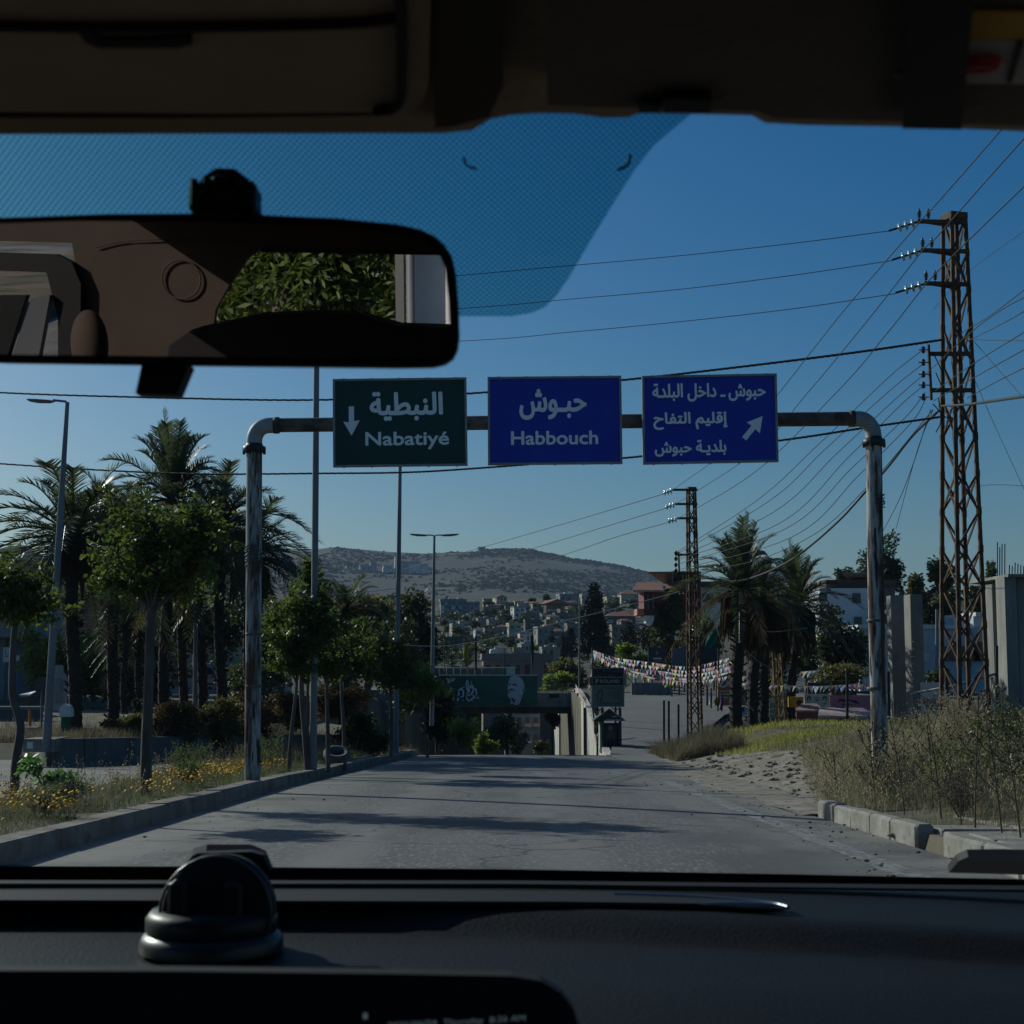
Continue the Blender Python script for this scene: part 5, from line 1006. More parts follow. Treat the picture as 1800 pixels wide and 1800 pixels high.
Hs = [
 ('blue-grey apartment block with four rows of windows, far left of the town', 772, 1057, 818, 1086, 480, 'blue', 'flat', 7, 4, .1, 4),
 ('hazy long apartment block behind the blue-grey one', 812, 1060, 842, 1078, 540, 'blue', 'flat', 4, 3, -.1, 2),
 ('red-roofed house with a white veranda, upper left of the town', 824, 1076, 846, 1088, 375, 'white', 'hip', 3, 1, .2, 0),
 ('dark brown upper house with two bright windows beside the red-roofed veranda', 847, 1075, 867, 1088, 370, 'brown', 'flat', 2, 1, .15, 1),
 ('pale grey house with dark windows below the dark brown one', 838, 1090, 871, 1104, 345, 'grey', 'flat', 3, 1, .15, 1),
 ('half-ruined cream and terracotta house, leftmost low in the town', 791, 1098, 812, 1122, 290, 'cream', 'flat', 2, 2, .35, 1),
 ('tiny house with a small red roof and white balcony', 833, 1107, 847, 1126, 300, 'white', 'hip', 1, 2, .3, 0),
 ('grey two-storey house with one wide window right of the tiny red-roofed house', 850, 1105, 867, 1122, 305, 'grey', 'flat', 2, 1, .2, 1),
 ('long grey house with an arched dark doorway, centre of the town', 867, 1104, 891, 1122, 295, 'grey', 'flat', 3, 1, .1, 1),
 ('light cream cubic house with two stacked small windows', 891, 1097, 915, 1121, 290, 'cream', 'flat', 2, 2, .3, 1),
 ('white house with stepped balconies high in the middle of the town', 899, 1068, 921, 1094, 360, 'white', 'flat', 2, 3, .4, 2),
 ('long grey house with a brown eave right of the stepped white one', 922, 1075, 948, 1089, 350, 'grey', 'flat', 4, 1, .15, 1),
 ('dark shadowed house below the long grey one', 921, 1091, 948, 1111, 310, 'green', 'flat', 3, 2, .15, 1),
 ('chalet with a broad red roof, largest roof in the middle of the town', 952, 1061, 996, 1079, 330, 'brown', 'gable', 2, 1, .35, 0),
 ('white framed balcony house directly under the red-roofed chalet', 948, 1080, 972, 1090, 322, 'white', 'flat', 3, 1, .3, 0),
 ('grey-green house with a bright doorway right of the chalet', 973, 1079, 998, 1094, 318, 'green', 'flat', 3, 1, .2, 1),
 ('terracotta walled house peeping out under the framed balcony', 958, 1090, 972, 1101, 312, 'tan', 'flat', 1, 1, .2, 0),
 ('white arcaded house with tall openings in the town centre', 911, 1114, 936, 1130, 255, 'white', 'flat', 4, 1, .2, 0),
 ('brown-grey house with a strip of red roof, three windows wide', 940, 1104, 972, 1136, 250, 'grey', 'flat', 3, 2, .3, 2),
 ('grey wing with dark windows right of the strip-roofed house', 972, 1112, 1000, 1136, 255, 'pink', 'flat', 3, 2, .15, 1),
 ('blue-grey flat block with roof tanks on the ridge behind the chalet', 980, 1047, 1016, 1066, 420, 'blue', 'flat', 3, 2, .2, 4),
 ('grey house left of the tall conifer', 994, 1098, 1022, 1122, 290, 'pink', 'flat', 3, 2, .2, 1),
 ('white cubic house right of the tall conifer', 1063, 1051, 1087, 1068, 300, 'cream', 'flat', 2, 1, .3, 1),
 ('small house with a dark red gable roof right beside the conifer top', 1058, 1047, 1071, 1054, 340, 'white', 'gable', 1, 1, .3, 0),
 ('house with brownish roofs and antennas on the ridge left of the red building', 1088, 1044, 1122, 1062, 320, 'cream', 'hip', 3, 1, .2, 0),
 ('low dark-roofed house with a long pale ledge, right of the conifer', 1064, 1083, 1116, 1098, 200, 'dark', 'hip', 5, 1, .1, 0),
 ('terraced pale house with long steps below the dark-roofed one', 1074, 1100, 1100, 1126, 170, 'tan', 'flat', 2, 2, .1, 0),
 ('long low pinkish building just above the billboard', 846, 1160, 968, 1200, 160, 'pink', 'flat', 7, 1, .05, 3),
 ('small cream stair turret on the roof terrace above the billboard', 877, 1148, 892, 1160, 172, 'cream', 'flat', 1, 1, .3, 1),
 ('narrow pale chimney-like turret right of the cream one', 909, 1143, 917, 1160, 174, 'cream', 'flat', 1, 1, .3, 0),
 ('grey house with water tanks left of the cypress pair', 950, 1140, 984, 1168, 180, 'grey', 'flat', 3, 2, .15, 4),
 ('white block on the ridge, topmost near the middle', 867, 1052, 884, 1062, 560, 'white', 'flat', 2, 2, .3, 3),
 ('beige house on the ridge behind the stepped white one', 903, 1058, 920, 1068, 500, 'cream', 'flat', 3, 1, .2, 2),
 ('brown-roofed house on the ridge left of the chalet', 922, 1060, 944, 1070, 470, 'pink', 'hip', 3, 1, .2, 0),
 ('pale house on the ridge behind the conifer', 1020, 1046, 1040, 1062, 430, 'cream', 'flat', 3, 2, .25, 3),
 ('grey block seen under the bridge with tall white window bays', 888, 1255, 948, 1312, 150, 'blue', 'flat', 4, 2, .1, 0),
 ('white house in the gap between far lamp and ruined house', 784, 1090, 796, 1100, 400, 'white', 'flat', 2, 1, .2, 1),
 ('grey house behind the flagpoles above the billboard', 780, 1122, 812, 1142, 260, 'dark', 'flat', 3, 1, .15, 1),
]
for a in Hs: house(a[0], *a[1:7], a[7], a[8], a[9], a[10], a[11])
hr = random.Random(99); HL = {'flat': 'small pale flat-roofed house packed in the rows of the town', 'hip': 'small house with an orange-red hipped roof in the rows of the town', 'gable': 'small house with a red gable roof in the rows of the town'}
for k in range(46):
    py = hr.uniform(1062, 1150); px = hr.uniform(790, 1115) if py > 1080 else hr.uniform(850, 1030); w_, h_ = hr.uniform(13, 24), hr.uniform(9, 17); rf = hr.choice(('flat', 'flat', 'flat', 'hip', 'hip', 'gable')); Y = 205 + (1190 - py) / 140 * 250 + hr.uniform(2, 10)
    house(HL[rf], px - w_ / 2, py - h_, px + w_ / 2, py, Y, hr.choice(('cream', 'cream', 'white', 'grey', 'tan', 'pink')), rf, hr.choice((2, 3)), hr.choice((1, 2, 2)), hr.uniform(.05, .45), hr.choice((0, 1, 2)), grp='small houses in the rows of the town (%s)' % rf, seed=900 + k)
FB = 'white buildings on the far hillside'
for k, (px, py, w_, h_) in enumerate([(575, 1003, 16, 7), (592, 1006, 14, 6), (612, 1003, 10, 8), (640, 1002, 18, 7), (655, 999, 12, 9), (697, 988, 8, 9), (712, 993, 16, 5), (728, 992, 22, 4), (745, 997, 12, 5), (857, 1010, 8, 6), (868, 1008, 6, 8), (760, 1008, 10, 5), (630, 1008, 14, 6), (680, 1000, 16, 4), (846, 970, 12, 8), (910, 972, 8, 3), (938, 979, 7, 2)]):
    house('small pale building far off on the hillside, one of a scattered group' if k < 14 else ('dark blocky building on the hill crest' if k == 14 else 'pale quarry shed just under the hill top'), px - w_ / 2, py - h_, px + w_ / 2, py, 1750 if k < 14 else 2060, 'blue' if k < 7 else ('white' if k != 14 else 'dark'), 'flat', 4, 2, .2, 0, 'far_building', FB if k != 14 else None, depth=12, down=25)
# ------------------------------------------------------------------ red building with tiled roof, right of the town
YB = 118
rb = thing('red_house', P(1145, 1100, YB), 'red-walled house with a brown tiled roof and pointed white base', 'house')
def slab(par, nm, mt, x0, y0, x1, y1, Y, d=6.0):
    a, c = P(x0, y1, Y), P(x1, y0, Y); m = MB(); m.box(((a.x + c.x) / 2, Y + d / 2, (a.z + c.z) / 2), (c.x - a.x, d, c.z - a.z)); return m.build(nm, mt, par)
redm = mat('red_cladding', (0.20, 0.05, 0.045), .8, (0.11, 0.03, 0.03), 1.5, stretch=(4, 1, .3))
slab(rb, 'wall', redm, 1132, 1038, 1175, 1082, YB, 5); slab(rb, 'wall', redm, 1175, 1034, 1232, 1090, YB + 2, 6)
for x0 in (1137, 1146): slab(rb, 'window', MT['glass_dk'], x0, 1042, x0 + 4, 1072, YB - .1, .2)
slab(rb, 'balcony', mat('salmon_paint', (0.50, 0.22, 0.15), .8), 1120, 1070, 1132, 1081, YB - .5, 3)
m = MB(); m.prism([P(1132.5, 1082, YB - .2), P(1150, 1082, YB - .2), P(1149, 1092, YB - .2), P(1143, 1100, YB - .2), P(1136, 1095, YB - .2)], (0, 2, 0)); m.build('base', MT['white'], rb)
m = MB()
for (xa, xb, xr0, xr1, ye, yt, Y) in ((1111, 1168, 1120, 1158, 1037, 1024, YB - 1.5), (1164, 1232, 1172, 1226, 1034, 1022, YB + .5)):
    a, b_, c, d = P(xa, ye, Y), P(xb, ye, Y), P(xr1, yt, Y + 3.5), P(xr0, yt, Y + 3.5); e, f = P(xa, ye, Y + 8), P(xb, ye, Y + 8)
    m.add([a, b_, c, d, e, f], [(0, 1, 2, 3), (3, 2, 5, 4), (1, 5, 2), (0, 3, 4), (0, 4, 5, 1)])
m.build('roof', MT['tile'], rb); slab(rb, 'fascia', cmat(0.45, 0.3, 0.24), 1112, 1037, 1168, 1040, YB - 1.6, .3)
sp = thing('solar_rack', P(1170, 1020, YB + 4), 'tilted solar panel rack on posts above the red house', 'solar panels')
m = MB(); m.prism([P(1140, 1005, YB + 2), P(1232, 1004, YB + 2), P(1232, 1022, YB + 7), P(1168, 1024, YB + 7)], (0, 0, -.12)); m.build('panel', mat('solar_panel_back', (0.20, 0.17, 0.14), .7, (0.1, 0.09, 0.08), 1, stretch=(5, 5, 1)), sp)
for px in (1166, 1182, 1200, 1224): m = MB(); m.bar(P(px, 1007, YB + 2.1), P(px, 1024, YB + 2.1), .08); m.build('post', MT['galv'], sp)
wb = thing('white_house', P(1255, 1100, 122), 'white flat-roofed house with round tanks behind the right-hand palm crowns', 'house')
slab(wb, 'wall', HM['white'], 1228, 1030, 1362, 1110, 122, 8); slab(wb, 'roof', HM['brown'], 1224, 1022, 1366, 1032, 121.6, 9)
for x0, y0 in ((1236, 1043), (1262, 1043), (1330, 1048)): slab(wb, 'window', MT['glass_dk'], x0, y0, x0 + 18, y0 + 16, 121.9, .2)
m = MB(); m.lathe([(.1, 0), (1.0, 0), (1.05, .1), (1.05, 2.2), (.8, 2.5), (.1, 2.5)], P(1328, 1022, 123), 14); m.build('water_tank', cmat(0.10, 0.10, 0.10), wb)
m = MB(); c = P(1352, 1015, 124); m.box(c, (2.2, 2, 1.6)); m.build('water_tank', HM['white'], wb)
m = MB(); c = P(1338, 993, 121); m.lathe([(.02, -.2), (.5, -.12), (.9, .1), (.92, .12), (.5, -.06)], c, 14, axis=(-.5, -.7, .5)); m.bar(c, P(1338, 1022, 121), .06); m.build('satellite_dish', HM['white'], wb)
# white three-storey house behind the gantry post
wh_ = thing('white_house', P(1485, 1130, 105), 'tall white house with brown top storey behind the right gantry post', 'house')
slab(wh_, 'wall', mat('white_blue_stucco', (0.56, 0.60, 0.64), .85, (0.46, 0.5, 0.54), .5), 1444, 1034, 1572, 1200, 105, 9)
slab(wh_, 'top_storey', HM['brown'], 1452, 1019, 1576, 1035, 105.6, 7)
for x0, y0, w_, h_ in ((1440, 1043, 14, 14), (1499, 1043, 14, 17), (1502, 1084, 13, 16), (1553, 1034, 20, 24), (1553, 1074, 20, 22)): slab(wh_, 'window', MT['glass_dk'], x0, y0, x0 + w_, y0 + h_, 104.9, .2)
slab(wh_, 'balcony', cmat(0.20, 0.06, 0.06), 1550, 1063, 1576, 1073, 103.5, 1.4); slab(wh_, 'balcony', HM['white'], 1545, 1072, 1578, 1078, 103.2, 1.7)
m = MB(); m.prism([P(1480, 1006, 104), P(1530, 1006, 104), P(1545, 1020, 108), P(1495, 1021, 108)], (0, 0, -.1)); m.build('solar_rack', mat('rack_brown', (0.22, 0.18, 0.14), .8, (0.13, .1, .08), 1.2, stretch=(5, 5, 1)), wh_)
# long low white building
lb = thing('white_building', P(1640, 1180, 98), 'long low white building with dark openings, behind the concrete columns', 'building')
lbm = mat('pale_blue_plaster', (0.50, 0.54, 0.58), .85, (0.40, 0.44, 0.48), .6, c3=(.3, .33, .35), scale3=.7)
slab(lb, 'wall', lbm, 1512, 1104, 1760, 1215, 98, 8); slab(lb, 'parapet', HM['white'], 1508, 1098, 1700, 1105, 97.7, 8.4); slab(lb, 'upper_storey', lbm, 1712, 1082, 1810, 1120, 99, 8); slab(lb, 'parapet', HM['white'], 1715, 1076, 1812, 1083, 98.6, 9)
for x0, y0, w_, h_ in ((1514, 1112, 10, 60), (1553, 1126, 20, 26), (1622, 1128, 11, 36)): slab(lb, 'shutter', HM['cream'], x0, y0, x0 + w_, y0 + h_, 97.85, .3)
for x0, y0, w_, h_ in ((1662, 1136, 60, 26), (1712, 1128, 62, 34)): slab(lb, 'window', MT['glass_dk'], x0, y0, x0 + w_, y0 + h_, 97.8, .4)
m = MB()
for i in range(7): m.bar(P(1622 + i * 1.8, 1150, 97.3), P(1622 + i * 1.8, 1164, 97.3), .03)
m.bar(P(1621, 1150, 97.3), P(1634, 1150, 97.3), .05); m.build('railing', MT['white'], lb)
m = MB(); m.tube([P(1646.5, 1190, 96), P(1647, 1071, 96)], .1, 8); tag(m.build('metal_pole', MT['galv']), 'grey pole standing before the long low white building', 'pole')
# bare concrete columns of an unfinished building
CG = 'bare concrete columns on the building plot'
def column(label, x0, x1, y0, y1, Y, d, yaw=0, rebar=(), top=None):
    a, c = P(x0, y1, Y), P(x1, y0, Y); bs = Vector(((a.x + c.x) / 2, Y + d / 2, a.z)); t = thing('concrete_column', bs, label, 'column', CG)
    m = MB(); m.box(((a.x + c.x) / 2, Y + d / 2, (a.z - 1 + c.z) / 2), (c.x - a.x, d, c.z - a.z + 1), rz=yaw, bev=.015); m.build('shaft', MT['concrete'], t)
    if top:
        for px in rebar: m = MB(); m.tube([P(px, y0 + 2, Y + d * .5), P(px + .4, top + (px * 7 % 5) * 3, Y + d * .5)], .022, 5); m.build('rebar', MT['darkmetal'], t)
    return t
column('wide concrete column with a lit left edge, just right of the right gantry post', 1569, 1605, 1047, 1260, 62, .5, .12)
column('narrower concrete column right of the wide one, with metal rungs', 1604, 1620, 1045, 1262, 60, .75, .1)
m = MB()
for k in range(8): m.bar(P(1600, 1128 + k * 13, 59.9), P(1607, 1128 + k * 13, 59.9), .03)
tag(m.build('rungs', MT['white']), 'row of short pale pegs up the side of a concrete column', 'pegs')
column('concrete column with rebar bundle near the right edge', 1749, 1776, 1027, 1275, 56, .9, .1, (1753, 1757, 1761, 1766), 950)
ub = thing('unfinished_building', P(1800, 1280, 54), 'unfinished concrete frame with brick infill and rebar at the right edge', 'building')
slab(ub, 'frame', MT['concrete'], 1774, 1014, 1786, 1275, 54.5, 1.0); slab(ub, 'infill', mat('grey_block', (0.2, 0.17, 0.15), .9, (0.12, 0.10, 0.09), 1, stretch=(.5, .5, 3)), 1786, 1012, 1900, 1275, 55.2, 3)
for y0 in (1030, 1062, 1088, 1126, 1160): slab(ub, 'beam', MT['concrete'], 1776, y0, 1900, y0 + 4, 54.9, .4)
slab(ub, 'column', MT['concrete'], 1796, 1014, 1803, 1275, 54.8, .5); slab(ub, 'slab', MT['concrete'], 1772, 1009, 1900, 1014, 54.3, 5)
for px in range(1774, 1830, 5): m = MB(); m.tube([P(px, 1011, 55.5), P(px + .5, 989 + px % 4 * 2, 55.5)], .022, 5); m.build('rebar', MT['darkmetal'], ub)
for px, y0, y1, Y in ((1752, 1135, 1240, 50), (1664, 1180, 1280, 40), (1489, 1176, 1262, 58), (1562, 1180, 1262, 55)):
    m = MB(); p = P(px, y1, Y); p.z -= .3; m.tube([p, P(px, y0, Y)], [.06, .055], 8); tag(m.build('post', MT['darkmetal']), {1752: 'dark post beside the rebar column at right edge', 1664: 'dark thin post standing in weeds at the foot of the tall tower', 1489: 'dark post in front of the pink painted panel', 1562: 'dark post just right of the right gantry post'}[px], 'post')
m = MB(); m.tube([P(1608, 1218, 52), P(1680, 1205, 50), P(1752, 1184, 50)], .045, 7); tag(m.build('handrail', MT['galv']), 'grey slanting metal pipe rail behind the weeds at right', 'rail')
m = MB(); m.box(P(1640, 1226, 60), (M(44, 60), .12, M(52, 60)))
sb = thing('site_hoarding', P(1638, 1270, 60), 'white low hoarding with red lettering behind the tower', 'sign'); m.build('panel', MT['white'], sb)
m = MB(); write(m, 'ARGO', P(1618, 1237, 59.93), Vector((1, 0, 0)), Vector((0, 0, 1)), Vector((0, -1, 0)), (0, 0, M(39, 60), M(9, 60)), .03); m.build('lettering', cmat(0.5, 0.03, 0.03), sb)
m = MB()
for y in (1241, 1246): m.box(P(1643, y, 59.93), (M(26, 60), .01, M(2.5, 60)))
m.build('small_print', cmat(0.12, 0.1, 0.1), sb)
# three dark posts by the slip road
for k, (px, y0, y1) in enumerate(((1167, 1231, 1300), (1175.5, 1232, 1298), (1192.5, 1238, 1296))):
    m = MB(); p = P(px, y1, 58); p.z -= .3; m.tube([p, P(px, y0, 58)], .045, 7); tag(m.build('bollard', MT['darkmetal']), ('left', 'middle', 'right')[k] + ' one of three thin dark posts before the small lattice tower', 'post', 'thin dark posts by the slip road')
# ------------------------------------------------------------------ kiosk shrine, advertising board
YK = 62.0
kq = thing('kiosk', P(1073, 1322, YK), 'small dark glazed kiosk with a gabled roof and portrait on its front', 'kiosk')
m = MB()
for px in (1057, 1088): m.box(P(px + 2, 1283, YK), (M(5, YK), .12, M(76, YK)))
m.box(P(1073, 1320, YK + .4), (M(36, YK), 1.0, M(6, YK))); m.build('frame', cmat(0.05, 0.055, 0.06), kq)
slab(kq, 'wall', cmat(0.02, 0.025, 0.028), 1057, 1272, 1091, 1318, YK + .15, .8); slab(kq, 'side_panel', cmat(0.35, 0.55, 0.42), 1054.6, 1272, 1056, 1316, YK + .2, .8)
m = MB(); m.prism([P(1043, 1267, YK - .1), P(1099, 1267, YK - .1), P(1071, 1246, YK - .1)], (0, 1.2, 0)); m.build('roof', cmat(0.03, 0.032, 0.035), kq)
m = MB(); m.bar(P(1043, 1266.5, YK - .12), P(1071, 1245.5, YK - .12), .04); m.bar(P(1099, 1266.5, YK - .12), P(1071, 1245.5, YK - .12), .04); m.build('barge_board', cmat(0.4, 0.4, 0.4), kq)
m = MB()
for i in range(15): m.box(P(1065 + i * 1.85, 1266, YK - .14), (.03, .02, .05 + .02 * (i % 3)))
for i in range(6): m.box(P(1076 + i * 1.6, 1259 + (i % 2), YK - .14), (.025, .02, .05))
m.build('lettering', cmat(0.5, 0.5, 0.48), kq)
slab(kq, 'portrait', cmat(0.06, 0.05, 0.045), 1063, 1274, 1084, 1300, YK + .08, .05)
m = MB(); m.prism([P(1073 + 3.6 * math.cos(a * .449), 1279.5 - 5 * math.sin(a * .449), YK + .05) for a in range(14)], (0, .02, 0)); m.build('portrait_face', cmat(0.22, 0.19, 0.16), kq)
m = MB(); m.prism([P(1064, 1299, YK + .05), P(1083, 1299, YK + .05), P(1081, 1289, YK + .05), P(1073, 1285, YK + .05), P(1066, 1289, YK + .05)], (0, .02, 0)); m.build('portrait_jacket', cmat(0.06, 0.09, 0.07), kq)
for px in (1066, 1073, 1080): slab(kq, 'glazing_bar', cmat(0.15, 0.16, 0.17), px, 1300, px + .8, 1317, YK + .1, .05)
YR = 66.0
sg = thing('advert_board', P(1068, 1245, YR), 'dark stacked advertising board standing above the kiosk', 'sign')
slab(sg, 'top_panel', MT['black'], 1040, 1175, 1096.5, 1190, YR, .15); slab(sg, 'name_panel', MT['black'], 1037, 1191, 1096.5, 1204, YR - .05, .2); slab(sg, 'lower_panel', mat('board_green_grey', (0.15, 0.20, 0.19), .6, (0.13, 0.17, 0.165), .8), 1042, 1206, 1096, 1241, YR, .15)
X1, Z1, N1 = Vector((1, 0, 0)), Vector((0, 0, 1)), Vector((0, -1, 0))
m = MB()
for y in (1174.5, 1190.5, 1205, 1241.5): m.bar(P(1037.5, y, YR - .08), P(1096.5, y, YR - .08), .05)
for x in (1041, 1096.5): m.bar(P(x, 1174, YR - .08), P(x, 1242, YR - .08), .05)
m.bar(P(1097, 1186, YR), P(1110, 1198, YR), .04); m.bar(P(1110, 1198, YR), P(1097, 1211, YR), .04); m.build('frame', cmat(0.22, 0.27, 0.26), sg)
m = MB(); write(m, 'P', P(1047, 1202, YR - .06), X1, Z1, N1, (0, 0, M(6, YR), M(8, YR)), .02); m.build('emblem', cmat(0.45, 0.48, 0.48), sg); m = MB(); write(m, 'ROLAND', P(1055, 1200.5, YR - .06), X1, Z1, N1, (0, 0, M(34, YR), M(6, YR)), .02)
m.build('lettering', cmat(0.45, 0.48, 0.48), sg)
m = MB(); write(m, arab('حبوش البلدية'), P(1059, 1181, YR - .02), X1, Z1, N1, (0, 0, M(36, YR), M(4, YR)), .02); m.build('small_writing', cmat(0.16, 0.17, 0.17), sg); m = MB(); write(m, arab('اسمنت - الجنوب'), P(1044, 1189, YR - .02), X1, Z1, N1, (0, 0, M(36, YR), M(4, YR)), .02); m.build('small_writing', cmat(0.16, 0.17, 0.17), sg)
m = MB()
for k, (x0, x1, y) in enumerate(((1067, 1093, 1209.5), (1072, 1093, 1215), (1068, 1093, 1219), (1069, 1093, 1223), (1076, 1093, 1227), (1060, 1076, 1236), (1079, 1092, 1236))): m.box(P((x0 + x1) / 2, y, YR - .02), (M(x1 - x0, YR), .01, M(1.4 if k < 5 else 2, YR)))
m.tube(crom([P(1050, 1232, YR - .03), P(1051, 1220, YR - .03), P(1057, 1212, YR - .03), P(1059, 1222, YR - .03), P(1054, 1236, YR - .03)], 4), .02, 5); m.build('print_lines', cmat(0.08, 0.11, 0.105), sg)
m = MB()
for px in (1050, 1082): m.tube([P(px, 1241, YR + .05), P(px, 1330, YR + .05)], .05, 7)
m.build('legs', MT['darkmetal'], sg)
for x0 in (1048, 1078):
    m = MB(); m.tube(crom([P(x0 - 3, 1242, YR - .05), P(x0 + 1, 1247, YR - .05), P(x0 + 6, 1248, YR - .05), P(x0 + 12, 1242, YR - .05)], 4), .025, 5); m.build('scroll_bracket', MT['darkmetal'], sg)
# concrete wall, railings and signs along the far bend of the slip road
wl = thing('roadside_wall', P(1145, 1226, 96), 'pale concrete wall with posts along the bend of the slip road', 'wall')
slab(wl, 'panel', MT['concrete'], 1110, 1200, 1178, 1226, 96, .3)
for px in (1115, 1132, 1174): slab(wl, 'post', MT['concrete'], px, 1192, px + 3, 1227, 95.85, .5)
for px in (1134, 1148, 1160): slab(wl, 'yellow_block', cmat(0.5, 0.32, 0.04), px, 1221, px + 8, 1226, 95, .6)
fr = thing('railing', P(1205, 1228, 96), 'dark horizontal railing right of the roadside concrete wall', 'railing')
m = MB()
for y in (1207, 1213, 1218, 1223): m.bar(P(1178, y, 96), P(1262, y + 8, 93), .08)
m.build('rail', cmat(0.22, 0.24, 0.26), fr); m = MB()
for px in range(1180, 1262, 14): m.bar(P(px, 1203 + (px - 1178) * .09, 96 - (px - 1178) * .035), P(px, 1229 + (px - 1178) * .11, 96 - (px - 1178) * .035), .1)
m.build('post', MT['darkmetal'], fr)
m = MB()
for i in range(12): m.bar(P(1186 + i * 10, 1229 + i * 1.9, 94 - i * .8), P(1195 + i * 10, 1230.5 + i * 1.9, 93.3 - i * .8), .18, .18) if i % 2 == 0 else None
tag(m.build('kerb_blocks', cmat(0.5, 0.34, 0.06)), 'yellow painted kerb stones below the dark railing', 'kerb')
def board(label, x0, y0, x1, y1, Y, mt, name='sign_board', legs=None, deco=None, cat='sign'):
    t = thing(name, P((x0 + x1) / 2, y1, Y), label, cat); slab(t, 'panel', mt, x0, y0, x1, y1, Y, .12)
    if legs:
        for px in legs[1:]: m = MB(); m.tube([P(px, y1 - 2, Y + .2), P(px, legs[0], Y + .2)], .06, 6); m.build('leg', MT['darkmetal'], t)
    return t
def dec(t, nm, col, Y, shapes):
    m = MB()
    for k, s in enumerate(shapes): m.prism([P(a, c, Y - .012 - k * .001) for a, c in s], (0, .006, 0))
    return m.build(nm, cmat(*col), t)
rect = lambda x0, y0, x1, y1: [(x0, y1), (x1, y1), (x1, y0), (x0, y0)]
disc = lambda cx, cy, rx, ry, n=14: [(cx + rx * math.cos(-6.2832 * k / n), cy + ry * math.sin(-6.2832 * k / n)) for k in range(n)]
t = board('dark tall poster board with a small orange emblem, behind the bunting', 1140, 1138, 1171, 1196, 98, mat('poster_navy', (0.03, 0.035, 0.05), .5), legs=(1215, 1146, 1165))
dec(t, 'emblem', (0.5, 0.25, 0.15), 98, [[(1152, 1150), (1158, 1150), (1155, 1143)]]); dec(t, 'lettering', (0.6, 0.6, 0.6), 98, [rect(1148, 1156, 1163, 1159)]); dec(t, 'subtitle', (0.4, 0.15, 0.08), 98, [rect(1150, 1161, 1164, 1163)]); dec(t, 'photo', (0.3, 0.15, 0.13), 98, [rect(1141, 1178, 1170, 1195)]); dec(t, 'photo_detail', (0.45, 0.42, 0.40), 97.98, [rect(1143, 1168, 1150, 1173), rect(1153, 1170, 1162, 1176), rect(1160, 1166, 1168, 1172)])
board('plain grey board left behind the small lattice tower', 1181, 1139, 1208, 1180, 97, cmat(0.11, 0.125, 0.14), legs=(1215, 1186, 1203)); board('dark blue-black board right behind the small lattice tower', 1207, 1139, 1262, 1176, 99, cmat(0.025, 0.03, 0.04), legs=(1215, 1214, 1255))
t = board('small dark red poster with two dark figures above the advertising board', 1057, 1146, 1080, 1168, 103, cmat(0.10, 0.02, 0.045), legs=(1215, 1069)); dec(t, 'figures', (0.03, 0.01, 0.015), 103, [disc(1069, 1151, 4, 3), disc(1069, 1163, 5, 2)])
t = board('grey notice panel with lettering beside the brown signboard', 1240, 1181, 1262, 1197, 84, cmat(0.30, 0.32, 0.34), legs=(1262, 1243, 1260)); dec(t, 'lettering', (0.08, 0.09, 0.1), 84, [rect(1243, 1184, 1259, 1186), rect(1245, 1189, 1257, 1191)])
t = thing('brown_signboard', P(1285, 1240, 80), 'brown slant-topped signboard with white cursive lettering behind palm trunks', 'sign')
m = MB(); m.prism([P(1262, 1240, 80), P(1312, 1240, 80), P(1312, 1178, 80), P(1280, 1184, 80), P(1262, 1190, 80)], (0, .3, 0)); m.build('panel', cmat(0.32, 0.12, 0.05), t)
m = MB()
for st in ([(1268, 1197), (1274, 1193), (1270, 1199), (1266, 1206), (1273, 1207), (1278, 1203)], [(1276, 1200), (1280, 1197), (1278, 1206), (1284, 1198), (1288, 1204)]): m.tube(crom([P(a, c, 79.95) for a, c in st], 4), .05, 5)
for y in (1215, 1220, 1226): m.box(P(1274, y, 79.97), (M(18, 80), .02, M(1.6, 80)))
m.build('lettering', cmat(0.6, 0.58, 0.52), t)
board('bluish glass sheet panel behind the yellowish tower', 1341, 1217, 1384, 1272, 72, mat('blue_grey_panel', (0.20, 0.26, 0.31), .4, (0.12, 0.16, 0.2), .6), 'panel', cat='panel')
t = board('green direction sign with a white arrow behind the yellowish tower', 1377, 1187, 1384, 1202, 74, cmat(0.01, 0.16, 0.10)); dec(t, 'arrow', (0.7, 0.7, 0.7), 74, [rect(1378.5, 1195.5, 1381, 1196.5), [(1380.5, 1198.5), (1383, 1196), (1380.5, 1193.5)]])
t = board('shop canopy sign with a green slanted band over the palm trunks', 1344, 1160, 1398, 1184, 90, cmat(0.28, 0.27, 0.30)); dec(t, 'green_band', (0.02, 0.25, 0.16), 90, [[(1344, 1183), (1352, 1183), (1358, 1165), (1350, 1160), (1346, 1160)]]); dec(t, 'mural', (0.30, 0.12, 0.2), 90, [rect(1358, 1162, 1380, 1174)])
t = board('yellow panel with a dark red disc left of the cream panel', 1386, 1225, 1412, 1243, 64, cmat(0.75, 0.42, 0.02), 'painted_panel', cat='panel'); dec(t, 'red_disc', (0.16, 0.01, 0.015), 64, [disc(1405, 1235, 5, 5.5)]); dec(t, 'orange_edge', (0.45, 0.10, 0.02), 63.99, [rect(1386, 1226, 1389, 1242)])
t = board('cream painted panel with two sketched faces in black', 1415, 1220, 1458, 1246, 64, cmat(0.62, 0.66, 0.55), 'painted_panel', cat='panel')
